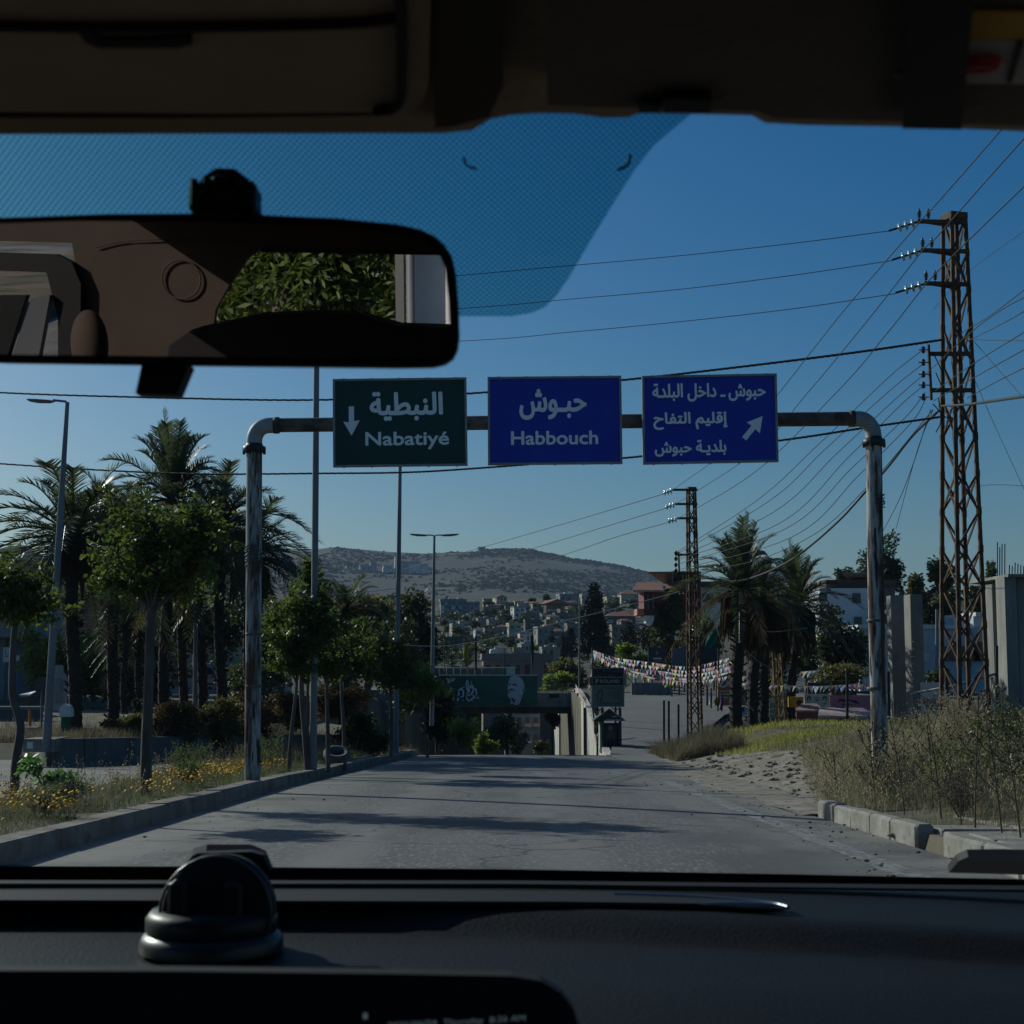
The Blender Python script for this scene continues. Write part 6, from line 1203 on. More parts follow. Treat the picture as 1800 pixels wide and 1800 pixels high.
dec(t, 'sketched_faces', (0.03, 0.03, 0.03), 64, sum([[[(x - 4, 1230), (x - 3, 1225), (x, 1223), (x - 1, 1228)], [(x + 4, 1230), (x + 3, 1225), (x, 1223), (x + 1, 1228)], rect(x - 3.5, 1230.5, x - 1, 1231.5), rect(x + 1, 1230.5, x + 3.5, 1231.5), [(x - 3, 1236), (x + 3, 1236), (x, 1238)]] for x in (1422, 1450)], []) + [rect(1432, 1226, 1440, 1227), rect(1434, 1230, 1438, 1232)])
t = board('pink mural panel with a black brush figure and violet splash', 1460, 1222, 1530, 1252, 64, mat('mural_pink', (0.60, 0.25, 0.36), .7, (0.50, 0.19, 0.29), .8), 'painted_panel', cat='panel')
dec(t, 'brush_figure', (0.02, 0.02, 0.02), 64, [[(1471, 1235), (1478, 1232), (1492, 1237), (1484, 1229), (1476, 1229)], [(1484, 1228), (1505, 1232), (1514, 1239), (1500, 1234)], rect(1480, 1237, 1505, 1238.5), disc(1466, 1239, 1, 1)]); dec(t, 'white_strokes', (0.55, 0.55, 0.55), 63.98, [[(1484, 1234), (1500, 1238), (1508, 1240), (1492, 1234)]]); dec(t, 'violet_splash', (0.35, 0.08, 0.45), 63.97, [disc(1483, 1243, 3.5, 4)])
board('dark upright slab behind the cream panel', 1420, 1200, 1454, 1221, 66, cmat(0.05, 0.045, 0.045), cat='panel')
board('pale blue printed strip banner seen between the right-hand palm trunks', 1291, 1243, 1342, 1257, 76, mat('banner_blue', (0.34, 0.42, 0.55), .7, (0.26, 0.33, 0.46), 1.2), legs=(1268, 1293, 1340), cat='banner')
board('dark green banner low behind the brown signboard', 1310, 1216, 1346, 1241, 86, mat('banner_green', (0.03, 0.10, 0.06), .7, (0.02, 0.07, 0.045), 1.2), legs=(1262, 1312, 1344), cat='banner')
# two stall tables with worn pink tops
def stall(label, x0, x1, yt, yb, yf, Y, c1, c2, d):
    t = thing('stall_table', P((x0 + x1) / 2, yf, Y), label, 'table', 'painted stall tables'); a, b_ = P(x0, yb, Y), P(x1, yb, Y)
    m = MB(); m.prism([a, b_, b_ + Vector((-.1, d, .25)), a + Vector((.5, d, .25))], (0, 0, .08)); m.build('table_top', cmat(*c1), t)
    m = MB(); m.prism([a + Vector((.05, .03, 0)), b_ + Vector((-.05, .03, 0)), b_ + Vector((-.05, .03, -.35)), a + Vector((.05, .03, -.35))], (0, .06, 0)); m.build('skirt', cmat(*c2), t)
    for q in (a + Vector((.1, .1, 0)), b_ + Vector((-.1, .1, 0)), a + Vector((.55, d - .1, .2)), b_ + Vector((-.2, d - .1, .2))): m = MB(); m.bar(q, Vector((q.x, q.y, P(0, yf, Y).z - .2)), .07); m.build('leg', MT['darkmetal'], t)
stall('small stall table with a red worn front and folded cream sheet', 1398, 1450, 1246, 1252, 1280, 62, (0.42, 0.27, 0.24), (0.28, 0.08, 0.08), 1.2); stall('larger stall table with a smooth pale pink top in front of the mural', 1438, 1545, 1250, 1262, 1285, 58, (0.56, 0.40, 0.38), (0.30, 0.10, 0.11), 2.2)
# ------------------------------------------------------------------ bunting
PCOL = [mat('pennant_%s' % k, c, .8, tuple(x * .9 for x in c), transl=.55, boost=(1, 1, 1)) for k, c in (('red', (.66, .30, .30)), ('yellow', (.78, .72, .36)), ('white', (.80, .80, .82)), ('blue', (.48, .58, .76)), ('pink', (.74, .48, .52)))]
def bunting(label, pts, Y0, Y1, n, s, seed):
    r = random.Random(seed); L = [0]
    for a, c in zip(pts, pts[1:]): L.append(L[-1] + math.hypot(a[0] - c[0], a[1] - c[1]))
    q = crom([P(a, c, Y0 + (Y1 - Y0) * l / L[-1]) for (a, c), l in zip(pts, L)], 12)
    t = thing('bunting', q[0], label, 'bunting', 'strings of coloured pennants'); m = MB(); m.tube(q, .012, 4); m.build('cord', MT['wire_lt'], t)
    k = len(q) - 1
    for i in range(n):
        f = (i + .5) / n * k; j = min(k - 1, int(f)); p = q[j].lerp(q[j + 1], f - j); d = (q[j + 1] - q[j]); d.z *= .5; d.normalize()
        if d.x < 0: d = -d
        tw = r.uniform(-.7, .7); d = Matrix.Rotation(tw, 3, 'Z') @ d; dn = Vector((r.gauss(-.12, .18), r.gauss(0, .25), -1)).normalized(); w_ = s * r.uniform(.75, 1)
        m = MB(); a, c, e = p - d * w_ / 2, p + d * w_ / 2, p + dn * s * r.uniform(.85, 1.1); mid = (a + c) / 2 + (e - p) * .45 + Vector((0, .05 * s, 0))
        m.add([a, c, e, mid], [(0, 3, 1), (1, 3, 2), (2, 3, 0)]); m.build('pennant', PCOL[(i * 2 + r.randint(0, 1)) % 5], t)
bunting('bunting string dipping from the pole above the advertising board to the dark poster, uppermost', [(1040, 1142), (1075, 1154), (1110, 1160), (1150, 1165), (1175, 1169), (1215, 1172), (1245, 1166), (1282, 1156)], 76, 86, 44, .30, 1)
bunting('bunting string below the uppermost one, crossing the dark poster low', [(1041, 1146), (1065, 1160), (1085, 1170), (1120, 1176), (1165, 1180), (1210, 1186), (1250, 1180), (1285, 1170)], 74, 82, 48, .29, 2)
bunting('lowest bunting string right of the advertising board, nearly touching the wall', [(1078, 1172), (1100, 1180), (1130, 1187), (1170, 1195), (1210, 1197), (1250, 1194), (1290, 1186)], 72, 80, 42, .29, 3)
bunting('thin sagging bunting string between the uppermost and the one below it', [(1050, 1148), (1090, 1163), (1150, 1171), (1205, 1179), (1250, 1173), (1288, 1162)], 75, 84, 44, .28, 8)
bunting('twisted bunting string just above the lowest one', [(1082, 1166), (1120, 1181), (1170, 1189), (1215, 1192), (1258, 1186), (1290, 1178)], 73, 81, 40, .28, 9)
bunting('vertical bunting hanging on the pole left of the advertising board', [(1041, 1146), (1040, 1165), (1040, 1185), (1038, 1205)], 72, 72, 7, .42, 4)
bunting('bunting string behind the palm trunks to the trees at right', [(1285, 1186), (1320, 1189), (1360, 1186), (1400, 1182), (1440, 1178)], 76, 74, 22, .34, 5)
bunting('long bunting string over the painted panels at right', [(1300, 1200), (1340, 1203), (1400, 1206), (1450, 1206), (1500, 1203), (1535, 1201)], 66, 62, 27, .33, 6)
bunting('limp bunting along the top of the retaining wall', [(1012, 1203), (1022, 1222), (1033, 1243), (1043, 1268), (1050, 1295)], 100, 64, 34, .38, 7)
m = MB(); m.tube([P(1041, 1250, 76), P(1041, 1138, 76)], .05, 6); tag(m.build('bunting_pole', MT['darkmetal']), 'thin dark pole carrying the bunting left of the advertising board', 'pole')
m = MB(); m.tube([P(1050, 1310, 64), P(1041, 1245, 68)], .06, 6); tag(m.build('wall_post', MT['darkmetal']), 'dark slanting post at the head of the retaining wall', 'post')
# ------------------------------------------------------------------ flags
def flag(label, x, yb, yt, Y, poly, col, polem='galv', lit=None):
    t = thing('flag', P(x, yb, Y), label, 'flag'); m = MB(); m.tube([P(x, yb, Y), P(x, yt, Y)], .04, 6); m.build('flagpole', MT[polem], t)
    if poly:
        m = MB(); rows = []
        for i, (xl2, xr2, y) in enumerate(poly):
            a, c = P(xl2, y, Y), P(xr2, y, Y); rows.append([a.lerp(c, k / 6) + Vector((0, .12 * math.sin(k * 1.9 + i), 0)) for k in range(7)])
        m.add([p for r_ in rows for p in r_], [(j * 7 + i, j * 7 + i + 1, j * 7 + 8 + i, j * 7 + 7 + i) for j in range(len(rows) - 1) for i in range(6)], True); m.build('cloth', cmat(*col, .8), t)
    return t
flag('limp yellow flag on a pole above the billboard', 822, 1186, 1117, 109, [(819, 822, 1120), (817, 823, 1133), (814, 823, 1146), (815, 823, 1156), (818, 822, 1164), (818, 821, 1172)], (0.55, 0.42, 0.02))
flag('furled dark green flag on a pole above the billboard, right of the yellow one', 837, 1186, 1113, 109, [(835, 838, 1118), (834, 838.5, 1140), (834, 838.5, 1165), (836, 838, 1180)], (0.005, 0.03, 0.025), 'darkmetal')
flag('furled red and white flag on a pole beside the far lamp', 764, 1180, 1120, 108, [(763, 766, 1122), (762, 766.5, 1140), (763, 766, 1160), (763.5, 765, 1176)], (0.5, 0.35, 0.35))
flag('bare thin flagpole left of the yellow flag', 781, 1180, 1126, 109, [(780.3, 782, 1130), (780, 782.3, 1150), (780.5, 782, 1168)], (0.12, 0.13, 0.2))
flag('furled blackish-green flag above the portrait on the billboard', 936, 1186, 1112, 109, [(934, 938, 1116), (933, 938.5, 1140), (934, 938, 1166)], (0.008, 0.022, 0.02), 'darkmetal')
flag('bare dark flagpole above the middle of the billboard', 886, 1186, 1140, 109, None, None, 'darkmetal')
flag('turquoise green flag blowing left beside the small lattice tower', 1263, 1180, 1098, 64, [(1255, 1264, 1104), (1249, 1264, 1112), (1244, 1263, 1122), (1240, 1262, 1131), (1238, 1252, 1139)], (0.01, 0.30, 0.24), 'darkmetal')
flag('yellow flag drooping beside the roadside railing', 1181, 1225, 1190, 88, [(1175, 1182, 1196), (1170, 1182, 1203), (1168, 1181, 1208)], (0.6, 0.5, 0.08), 'darkmetal')
flag('low yellow flag between the right-hand palm trunks', 1295, 1250, 1215, 70, [(1293.5, 1296, 1221), (1292, 1297, 1232), (1291.5, 1297.5, 1242)], (0.6, 0.45, 0.03), 'darkmetal')
flag('violet pointed flag before the brown signboard', 1269, 1250, 1218, 72, [(1268.5, 1270, 1220), (1266, 1272, 1232), (1265, 1271, 1242), (1264, 1268, 1248)], (0.30, 0.16, 0.42), 'darkmetal')
flag('yellow pennant flag left of the brown signboard', 1262, 1250, 1225, 72, [(1257, 1262, 1228), (1254, 1261, 1236), (1255, 1259, 1240)], (0.6, 0.5, 0.06), 'darkmetal')
flag('pale grey flag hanging left of the brown signboard', 1250, 1245, 1210, 73, [(1249, 1251, 1212), (1247, 1252, 1226), (1246.5, 1252, 1238)], (0.5, 0.53, 0.58), 'darkmetal')
flag('yellow flag hung on the retaining wall', 1026, 1260, 1225, 90, [(1026, 1029, 1228), (1024, 1029, 1235), (1024, 1027, 1240)], (0.6, 0.5, 0.03), 'darkmetal')
flag('yellow flag hanging low at the head of the retaining wall', 1046, 1290, 1262, 64, [(1046, 1050, 1266), (1046, 1050, 1273), (1046.5, 1049, 1279)], (0.65, 0.5, 0.02), 'darkmetal')
# ------------------------------------------------------------------ left background: buildings and street things
gb = thing('grey_building', P(0, 1240, 85), 'grey concrete building with an overhanging storey at the left edge', 'building')
slab(gb, 'upper_storey', HM['grey'], -160, 990, 47, 1120, 84, 10); slab(gb, 'ground_floor', HM['blue'], -160, 1120, 10, 1250, 86, 8); slab(gb, 'column', HM['grey'], 12, 1118, 19, 1250, 84.5, .5)
for x0 in (-60, -20): slab(gb, 'window', MT['glass_dk'], x0, 1030, x0 + 22, 1060, 83.9, .2)
slab(gb, 'roof_edge', HM['dark'], -160, 984, 50, 991, 83.6, 11)
ob = thing('brick_building', P(170, 1240, 120), 'low orange-brown building far behind the left palm trunks', 'building')
slab(ob, 'wall', MT['brick'], 98, 1046, 250, 1240, 120, 12); slab(ob, 'upper_storey', MT['brick'], 128, 1038, 175, 1047, 121, 6)
for k in range(6): slab(ob, 'string_course', HM['tan'], 98, 1056 + k * 12, 250, 1058 + k * 12, 119.9, .2)
ob2 = thing('tan_building', P(380, 1230, 115), 'tan walled low building behind the palm trunks beside the left gantry post', 'building')
slab(ob2, 'wall', HM['tan'], 290, 1110, 480, 1170, 115, 10); slab(ob2, 'lower_wall', HM['grey'], 290, 1165, 480, 1235, 114, 10)
slab(ob2, 'window', MT['glass_dk'], 402, 1180, 412, 1205, 113.9, .2); slab(ob2, 'window', MT['glass_dk'], 300, 1180, 316, 1205, 113.9, .2)
t = board('poster of a bearded man on blue ground behind the palm trunks', 352, 1170, 388, 1226, 105, mat('poster_blue', (0.10, 0.22, 0.36), .6, (0.08, 0.17, 0.28), 1), 'poster', cat='poster')
dec(t, 'hair', (0.015, 0.015, 0.018), 105, [disc(364, 1184, 12, 11, 18), disc(366, 1200, 9, 10)]); dec(t, 'face', (0.36, 0.30, 0.27), 104.97, [[(360, 1186), (377, 1186), (378, 1200), (372, 1212), (364, 1210), (360, 1200)]]); dec(t, 'face_shading', (0.03, 0.03, 0.03), 104.94, [rect(362, 1189, 367, 1191.5), rect(370, 1189, 376, 1191.5), [(364, 1204), (375, 1204), (374, 1200.5), (366, 1200.5)], [(363, 1212), (375, 1212), (372, 1207), (366, 1207)]])
t = board('white shop sign with a small tree emblem at the left edge', 5, 1138, 19, 1164, 82, MT['white'], legs=(1250, 16)); dec(t, 'emblem', (0.1, 0.15, 0.12), 82, [[(8, 1148), (11, 1148), (9.5, 1141)], rect(8, 1150, 15, 1151), rect(8, 1153, 15, 1154.5)])
board('small white sign box right of the white shop sign', 25, 1152, 34, 1162, 82, MT['white'])
t = thing('roadside_display', P(100, 1250, 62), 'pale grey bottle-shaped display board standing behind the leaning lamp', 'display board')
m = MB(); m.prism([P(a, c, 62) for a, c in ((82, 1250), (112, 1250), (112, 1192), (110, 1186), (106, 1182), (107, 1173), (104, 1169), (92, 1171), (92, 1180), (84, 1190))], (0, .5, 0)); m.build('panel', cmat(0.42, 0.44, 0.46), t); slab(t, 'inset', cmat(0.30, 0.32, 0.34), 96, 1192, 109, 1236, 61.95, .06)
t = thing('traffic_sign', P(74, 1290, 60), 'dark octagonal back of a traffic sign left of the leaning lamp', 'sign'); m = MB(); m.prism([P(a, c, 60) for a, c in ((60, 1212), (60, 1198), (67, 1190), (80, 1190), (88, 1198), (88, 1212), (80, 1221), (67, 1221))], (0, .04, 0)); m.build('plate', cmat(0.07, 0.08, 0.09), t); m = MB(); m.tube([P(73, 1215, 59.9), P(73, 1290, 59.9)], .04, 6); m.build('post', MT['galv'], t)
t = thing('donation_box', P(114, 1300, 47), 'white round-topped box on a green painted post at the end of the terrace', 'box')
m = MB(); m.prism([P(a, c, 47) for a, c in ((104, 1260), (125, 1260), (125, 1247), (122, 1241), (114, 1237), (107, 1241), (104, 1247))], (0, .3, 0)); m.build('box', MT['white'], t); m = MB(); m.tube([P(114, 1260, 47.2), P(113, 1310, 47.2)], [.13, .16], 10); m.build('post', cmat(0.02, 0.13, 0.06), t)
m = MB(); m.tube([P(53, 1282, 52), P(52.5, 1248, 52)], .05, 7); tag(m.build('orange_post', cmat(0.5, 0.2, 0.02)), 'short orange-yellow post left of the leaning lamp base', 'post')
m = MB(); m.box(P(55, 1287, 51.5), (.5, .4, .35)); tag(m.build('concrete_block', MT['concrete']), 'small concrete block below the orange post', 'block')
t = thing('road_island', P(68, 1310, 43), 'whitewashed kerb end of the terrace below the leaning lamp', 'kerb'); slab(t, 'block', MT['kerb'], 40, 1299, 96, 1322, 43, 1.4); slab(t, 'white_patch', MT['white'], 47, 1304, 58, 1316, 42.98, .03)
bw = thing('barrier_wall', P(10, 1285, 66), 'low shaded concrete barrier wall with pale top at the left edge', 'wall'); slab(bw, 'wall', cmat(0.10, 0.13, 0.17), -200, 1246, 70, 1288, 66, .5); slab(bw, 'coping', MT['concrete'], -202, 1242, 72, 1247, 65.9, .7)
t = thing('drinking_trough', P(48, 1245, 70), 'small grey stall with a tilted white lid behind the orange post', 'stall'); slab(t, 'body', HM['dark'], 34, 1224, 52, 1246, 70, 1.2); m = MB(); m.prism([P(34, 1223, 69.8), P(52, 1223, 69.8), P(66, 1216, 70.6), P(52, 1219, 71.4)], (0, 0, .06)); m.build('lid', MT['white'], t)
# ================================================================== THE CAR WE LOOK OUT OF
CX = -.14
car = thing('car', (CX, 0, -0.0), 'dark interior of the car from which the road is seen', 'car')
plast = mat('dash_plastic', (0.007, 0.008, 0.009), .6, (0.0055, 0.0062, 0.007), 40, bump=.12, spec=.13)
cloth = mat('beige_headliner', (0.54, 0.42, 0.30), .95, (0.48, 0.375, 0.27), 22, bump=.1)
cloth2 = mat('pale_trim', (0.040, 0.027, 0.021), .9, (0.030, 0.020, 0.016), 5)
gloss = mat('gloss_black', (0.006, 0.006, 0.007), .45, spec=.3)
matte = mat('matte_black', (0.007, 0.007, 0.008), .7, spec=.25)
Zc = Vector((0, 0, CAMZ))
def WS(px, py, off=0.0):                      # point on the raked windscreen
    d = D(px, py); t = (1.05 + .6267 * 1.42 - CAMZ) / (d.z + .6267); return Zc + d * (t - off)
def HZ(px, py, z=1.475): d = D(px, py); return Zc + d * ((z - CAMZ) / d.z)
# glass
def glass_mat():
    m = bpy.data.materials.new('windscreen_glass'); m.use_nodes = True; n = m.node_tree; n.nodes.clear()
    o = n.nodes.new('ShaderNodeOutputMaterial'); t = n.nodes.new('ShaderNodeBsdfTransparent'); t.inputs[0].default_value = (.80, .92, .97, 1)
    g = n.nodes.new('ShaderNodeBsdfGlossy'); g.inputs['Roughness'].default_value = .02; f = n.nodes.new('ShaderNodeFresnel'); f.inputs[0].default_value = 1.12
    x = n.nodes.new('ShaderNodeMixShader'); n.links.new(f.outputs[0], x.inputs[0]); n.links.new(t.outputs[0], x.inputs[1]); n.links.new(g.outputs[0], x.inputs[2]); n.links.new(x.outputs[0], o.inputs[0]); return m
def frit_mat():
    m = bpy.data.materials.new('dotted_tint_film'); m.use_nodes = True; n = m.node_tree; n.nodes.clear()
    o = n.nodes.new('ShaderNodeOutputMaterial'); t = n.nodes.new('ShaderNodeBsdfTransparent'); t.inputs[0].default_value = (.31, .62, .65, 1)
    d = n.nodes.new('ShaderNodeBsdfTransparent'); d.inputs[0].default_value = (.10, .28, .33, 1)
    tc = n.nodes.new('ShaderNodeTexCoord'); mp = n.nodes.new('ShaderNodeMapping'); mp.inputs['Rotation'].default_value = (0, 0, .785); mp.inputs['Scale'].default_value = (440, 440, 1)
    v = n.nodes.new('ShaderNodeTexVoronoi'); v.inputs['Randomness'].default_value = 0; v.inputs['Scale'].default_value = 1; v.voronoi_dimensions = '2D'
    n.links.new(tc.outputs['Object'], mp.inputs[0]); n.links.new(mp.outputs[0], v.inputs['Vector'])
    r = n.nodes.new('ShaderNodeMapRange'); r.inputs[1].default_value = .30; r.inputs[2].default_value = .40; r.inputs[3].default_value = 1; r.inputs[4].default_value = 0
    n.links.new(v.outputs['Distance'], r.inputs[0]); x = n.nodes.new('ShaderNodeMixShader')
    n.links.new(r.outputs[0], x.inputs[0]); n.links.new(t.outputs[0], x.inputs[1]); n.links.new(d.outputs[0], x.inputs[2]); n.links.new(x.outputs[0], o.inputs[0]); return m
xl, xr = CX - .72, CX + .72
m = MB(); ws0, ws1 = WS(900, 1600), WS(900, 150)
m.quad((xl, ws0.y, ws0.z), (xr, ws0.y, ws0.z), (xr - .08, ws1.y, ws1.z), (xl + .08, ws1.y, ws1.z)); wsn = m.build('windscreen', glass_mat(), car)
m = MB(); poly = [(1240, 150), (1215, 200), (1185, 225), (1150, 255), (1115, 300), (1080, 355), (1040, 420), (1000, 488), (978, 520), (958, 540), (935, 550), (900, 556), (830, 556), (-80, 556), (-185, 550), (-208, 540), (-228, 520), (-250, 488), (-290, 420), (-330, 355), (-365, 300), (-400, 255), (-435, 225), (-465, 200), (-490, 150)]
m.add([WS(a, c, .004) for a, c in poly], [tuple(range(len(poly)))]); m.build('dotted_tint_band', frit_mat(), wsn)
m = MB(); m.prism([WS(a, c, .003) for a, c in ((-780, 1522), (300, 1524), (900, 1529), (1400, 1538), (2050, 1552), (2050, 1590), (-780, 1590))], (0, .004, 0)); m.build('black_border', mat('frit_black', (.004, .004, .004), 1, spec=0), wsn)
m = MB(); m.tube(crom([WS(a, c, .005) for a, c in ((815, 275), (820, 290), (838, 297))], 4), .0006, 5); m.build('sticker_mark', matte, wsn); m = MB(); m.tube(crom([WS(a, c, .005) for a, c in ((1108, 272), (1103, 290), (1085, 299))], 4), .0008, 5); m.build('sticker_mark', matte, wsn)
# dashboard
def seamY(x): return lin([(-.9, 1.20), (-.15, 1.165), (0, 1.135), (.2, 1.085), (.42, 1.04), (.7, 1.0)], x)
b = MB(); ux = [xl + (xr - xl) * i / 40 for i in range(41)]; rows = []
for k in range(40):
    f = k / 39; r_ = []
    for x in ux:
        s = seamY(x); Y = 1.275 + (.70 - 1.275) * f
        z = 1.080 - .003 * (1 - ss(s - .005, s + .012, Y)) * 1 - .012 * (1 - ss(s - .03, s - .004, Y)) - .018 * (1 - ss(.72, .95, Y)) - .02 * ((x - CX) / .72) ** 4
        r_.append((x, Y, z))
    rows.append(r_)
b.add([p for r_ in rows for p in r_], [(j * 41 + i, j * 41 + i + 1, j * 41 + 42 + i, j * 41 + 41 + i) for j in range(39) for i in range(40)], True)
b.box((CX, .72, .84), (1.44, .06, .46)); dash = b.build('dashboard', plast, car)
def DS(px, py, z=1.0815): return HZ(px, py, z)
m = MB(); m.prism([DS(a, c) for a, c in ((-300, 1572), (700, 1571), (1080, 1574), (1240, 1580), (1330, 1588), (1385, 1596), (1340, 1597), (1000, 1592), (-300, 1588))], (0, 0, .003)); sl_ = m.build('defroster_slot', matte, dash)
m = MB(); m.tube(crom([DS(a, c, 1.084) for a, c in ((1080, 1573), (1200, 1577), (1300, 1583), (1360, 1589), (1386, 1595))], 6), .0022, 6); m.tube(crom([DS(a, c, 1.0835) for a, c in ((1225, 1590), (1290, 1592), (1350, 1595), (1384, 1596))], 6), [.001 + .003 * math.sin(math.pi * i / 18) for i in range(19)], 6); m.build('chrome_lip', mat('satin_chrome', (.20, .21, .22), .35, metal=1.0), dash)
m = MB(); m.prism([DS(a, c, 1.0812) for a, c in ((-600, 1551), (900, 1552), (2100, 1564), (2100, 1572), (900, 1558), (-600, 1557))], (0, 0, .002)); m.build('front_lip', matte, dash)
# display standing on the dashboard
YD = .60
m = MB(); dp = [(-200, 1706), (300, 1707), (700, 1712), (900, 1716), (950, 1724), (985, 1745), (1008, 1775), (1020, 1815), (1022, 1900), (-200, 1900)]
m.prism([P(a, c, YD) for a, c in reversed(dp)], (0, .010, 0)); ds = m.build('display', matte, car)
m = MB(); write(m, '2026/06/04  Thursday  8:26 AM', P(686, 1797, YD - .001), Vector((1, 0, 0)), Vector((0, 0, 1)), Vector((0, -1, 0)), (0, 0, M(230, YD), M(13, YD)), 0, .001); m.box(P(642, 1786, YD - .001), (M(7, YD), .001, M(9, YD)))
m.build('display_text', mat('screen_text', (0.1, 0.1, 0.1), .5, emit=(.35, .5, .6, .16)), ds)
# overhead: header, visors, console panel
hb = [(-2650, 250), (-400, 236), (0, 236), (780, 234), (830, 229), (862, 209), (900, 202), (950, 199), (1010, 200), (1060, 207), (1108, 206), (1122, 199), (1250, 201), (1322, 203), (1345, 216), (1420, 220), (1600, 223), (1800, 231), (2200, 240), (3350, 250), (3350, -300), (-2650, -300)]
m = MB(); m.prism([HZ(a, c, 1.482) for a, c in reversed(hb)], (0, 0, .03)); hd = m.build('header_trim', cloth, car)
def hpanel(nm, pts, z, th, mt, par): m = MB(); m.prism([HZ(a, c, z) for a, c in reversed(pts)], (0, 0, th)); return m.build(nm, mt, par)
vis = hpanel('overhead_console', [(-400, 197), (0, 197), (400, 200), (680, 197), (725, 190), (747, 172), (753, 140), (757, 0), (757, -300), (-400, -300)], 1.474, .012, cloth, hd)
hpanel('console_lip', [(-400, 206), (300, 208), (690, 203), (690, 199), (300, 203), (-400, 200)], 1.476, .004, cloth2, vis)
hpanel('groove', [(698, 180), (708, 182), (714, 60), (712, 38), (703, 38), (700, 120)], 1.4725, .003, matte, vis)
hpanel('finger_slot', [(140, 60), (150, 76), (175, 85), (310, 85), (338, 78), (338, 66), (250, 70), (175, 70), (150, 56)], 1.4725, .003, matte, vis)
m = MB(); m.tube(crom([HZ(a, c, 1.4725) for a, c in ((700, -80), (706, 30), (707, 120), (700, 182), (660, 195))], 5), .0022, 6); m.tube(crom([HZ(a, c, 1.473) for a, c in ((-400, 28), (0, 44), (300, 46), (600, 40), (700, 30))], 5), .0022, 6); m.build('piping', matte, vis)
hpanel('centre_spine', [(764, 225), (800, 222), (860, 205), (885, 150), (880, 0), (880, -300), (765, -300)], 1.477, .008, mat('brown_trim', (0.09, 0.07, 0.055), .9), hd)
dv = mat('dark_visor_cloth', (0.16, 0.14, 0.125), .95, (0.14, 0.122, 0.11), 22, bump=.1)
pv = hpanel('sun_visor', [(962, 185), (1100, 190), (1330, 196), (1360, 208), (1600, 214), (1800, 222), (2200, 230), (2200, -300), (962, -300)], 1.470, .014, dv, hd)
hpanel('visor_clip', [(1165, 198), (1250, 199), (1250, 176), (1165, 174)], 1.466, .012, matte, hd); hpanel('visor_hinge', [(1122, 198), (1160, 198), (1162, 186), (1128, 182)], 1.467, .01, plast, hd)
hpanel('warning_label', [(1640, 146), (2200, 152), (2200, 73), (1645, 72)], 1.4685, .001, mat('label_white', (.62, .6, .6), .7), pv)
hpanel('label_yellow_band', [(1640, 70), (2200, 74), (2200, 26), (1645, 22)], 1.4685, .001, mat('label_yellow', (.75, .42, .02), .7), pv)
m = MB(); c = HZ(1716, 111, 1.4675); rr_ = (HZ(1748, 111, 1.4675) - c).length; ring = [c + Vector((math.cos(a * .2618) * rr_, math.sin(a * .2618) * rr_ * .42, 0)) for a in range(25)]
m.tube(ring, .0028, 6); m.bar(ring[9], ring[21], .004, .002); m.build('prohibition_mark', mat('label_red', (.55, .03, .05), .6), pv)
hpanel('label_divider', [(1770, 146), (1778, 146), (1800, 75), (1790, 75)], 1.4675, .001, matte, pv); hpanel('label_corner', [(1572, 138), (1596, 139), (1596, 132), (1574, 130)], 1.4685, .001, mat('label_pale', (.3, .3, .3), .7), pv)
hpanel('visor_strap', [(1586, 226), (1690, 228), (1712, 0), (1714, -300), (1590, -300), (1592, 0)], 1.464, .004, matte, pv)
# rear-view mirror
MC = P(380, 510, .69)
def mray(px, py): return D(px, py).normalized()
Mh = P(600, 510, .69); din = (Mh - Zc).normalized(); dout = (Vector((-.34, -1.9, 1.33)) - Mh).normalized(); MN = (dout - din).normalized()
def MP(px, py, off=0.0): d = D(px, py); t = (MC - Zc).dot(MN) / d.dot(MN); return Zc + d * t + MN * off
def RM(px, py, Y):
    p = MP(px, py); d = D(px, py); d = d - MN * 2 * d.dot(MN); return p + d * ((Y - p.y) / d.y)
hp = [(-90, 380), (0, 386), (200, 379), (400, 378), (600, 387), (700, 397), (740, 406), (765, 418), (783, 434), (795, 454), (801, 480), (805, 535), (807, 590), (804, 614), (796, 630), (782, 640), (760, 645), (700, 646), (350, 642), (0, 637), (-90, 632)]
m = MB(); n = len(hp); cx_, cy_ = 360, 510
lay = [(1.0, .004), (1.0, -.012), (.97, -.028), (.86, -.042)]
vs = [MP(cx_ + (a - cx_) * s, cy_ + (c - cy_) * s, o) for s, o in lay for a, c in hp]
m.add(vs, [(j * n + i, j * n + (i + 1) % n, (j + 1) * n + (i + 1) % n, (j + 1) * n + i) for j in range(3) for i in range(n)] + [tuple(range(3 * n, 4 * n))], True)
rm = m.build('rear_view_mirror', matte, car)
gp_ = [(-82, 396), (100, 391), (400, 392), (600, 400), (700, 411), (735, 420), (758, 433), (774, 451), (783, 474), (789, 530), (792, 588), (789, 608), (781, 622), (766, 629), (740, 632), (700, 632), (0, 624), (-82, 620)]
m = MB(); m.add([MP(a, c, .0045) for a, c in reversed(gp_)], [tuple(range(len(gp_)))]); m.build('mirror_glass', mat('mirror_silver', (.74, .74, .74), .006, (.78, .78, .78), metal=1.0), rm)
m = MB(); nn = len(hp); o2 = [MP(a, c, .005) for a, c in hp]; i2 = []
for a, c in hp:
    i2.append(MP(cx_ + (a - cx_) * .972, cy_ + (c - cy_) * .93, .0055))
m.add(o2 + i2, [(i, (i + 1) % nn, nn + (i + 1) % nn, nn + i) for i in range(nn)]); m.build('mirror_rim', matte, rm)
m = MB(); stp = WS(396, 345, .02)
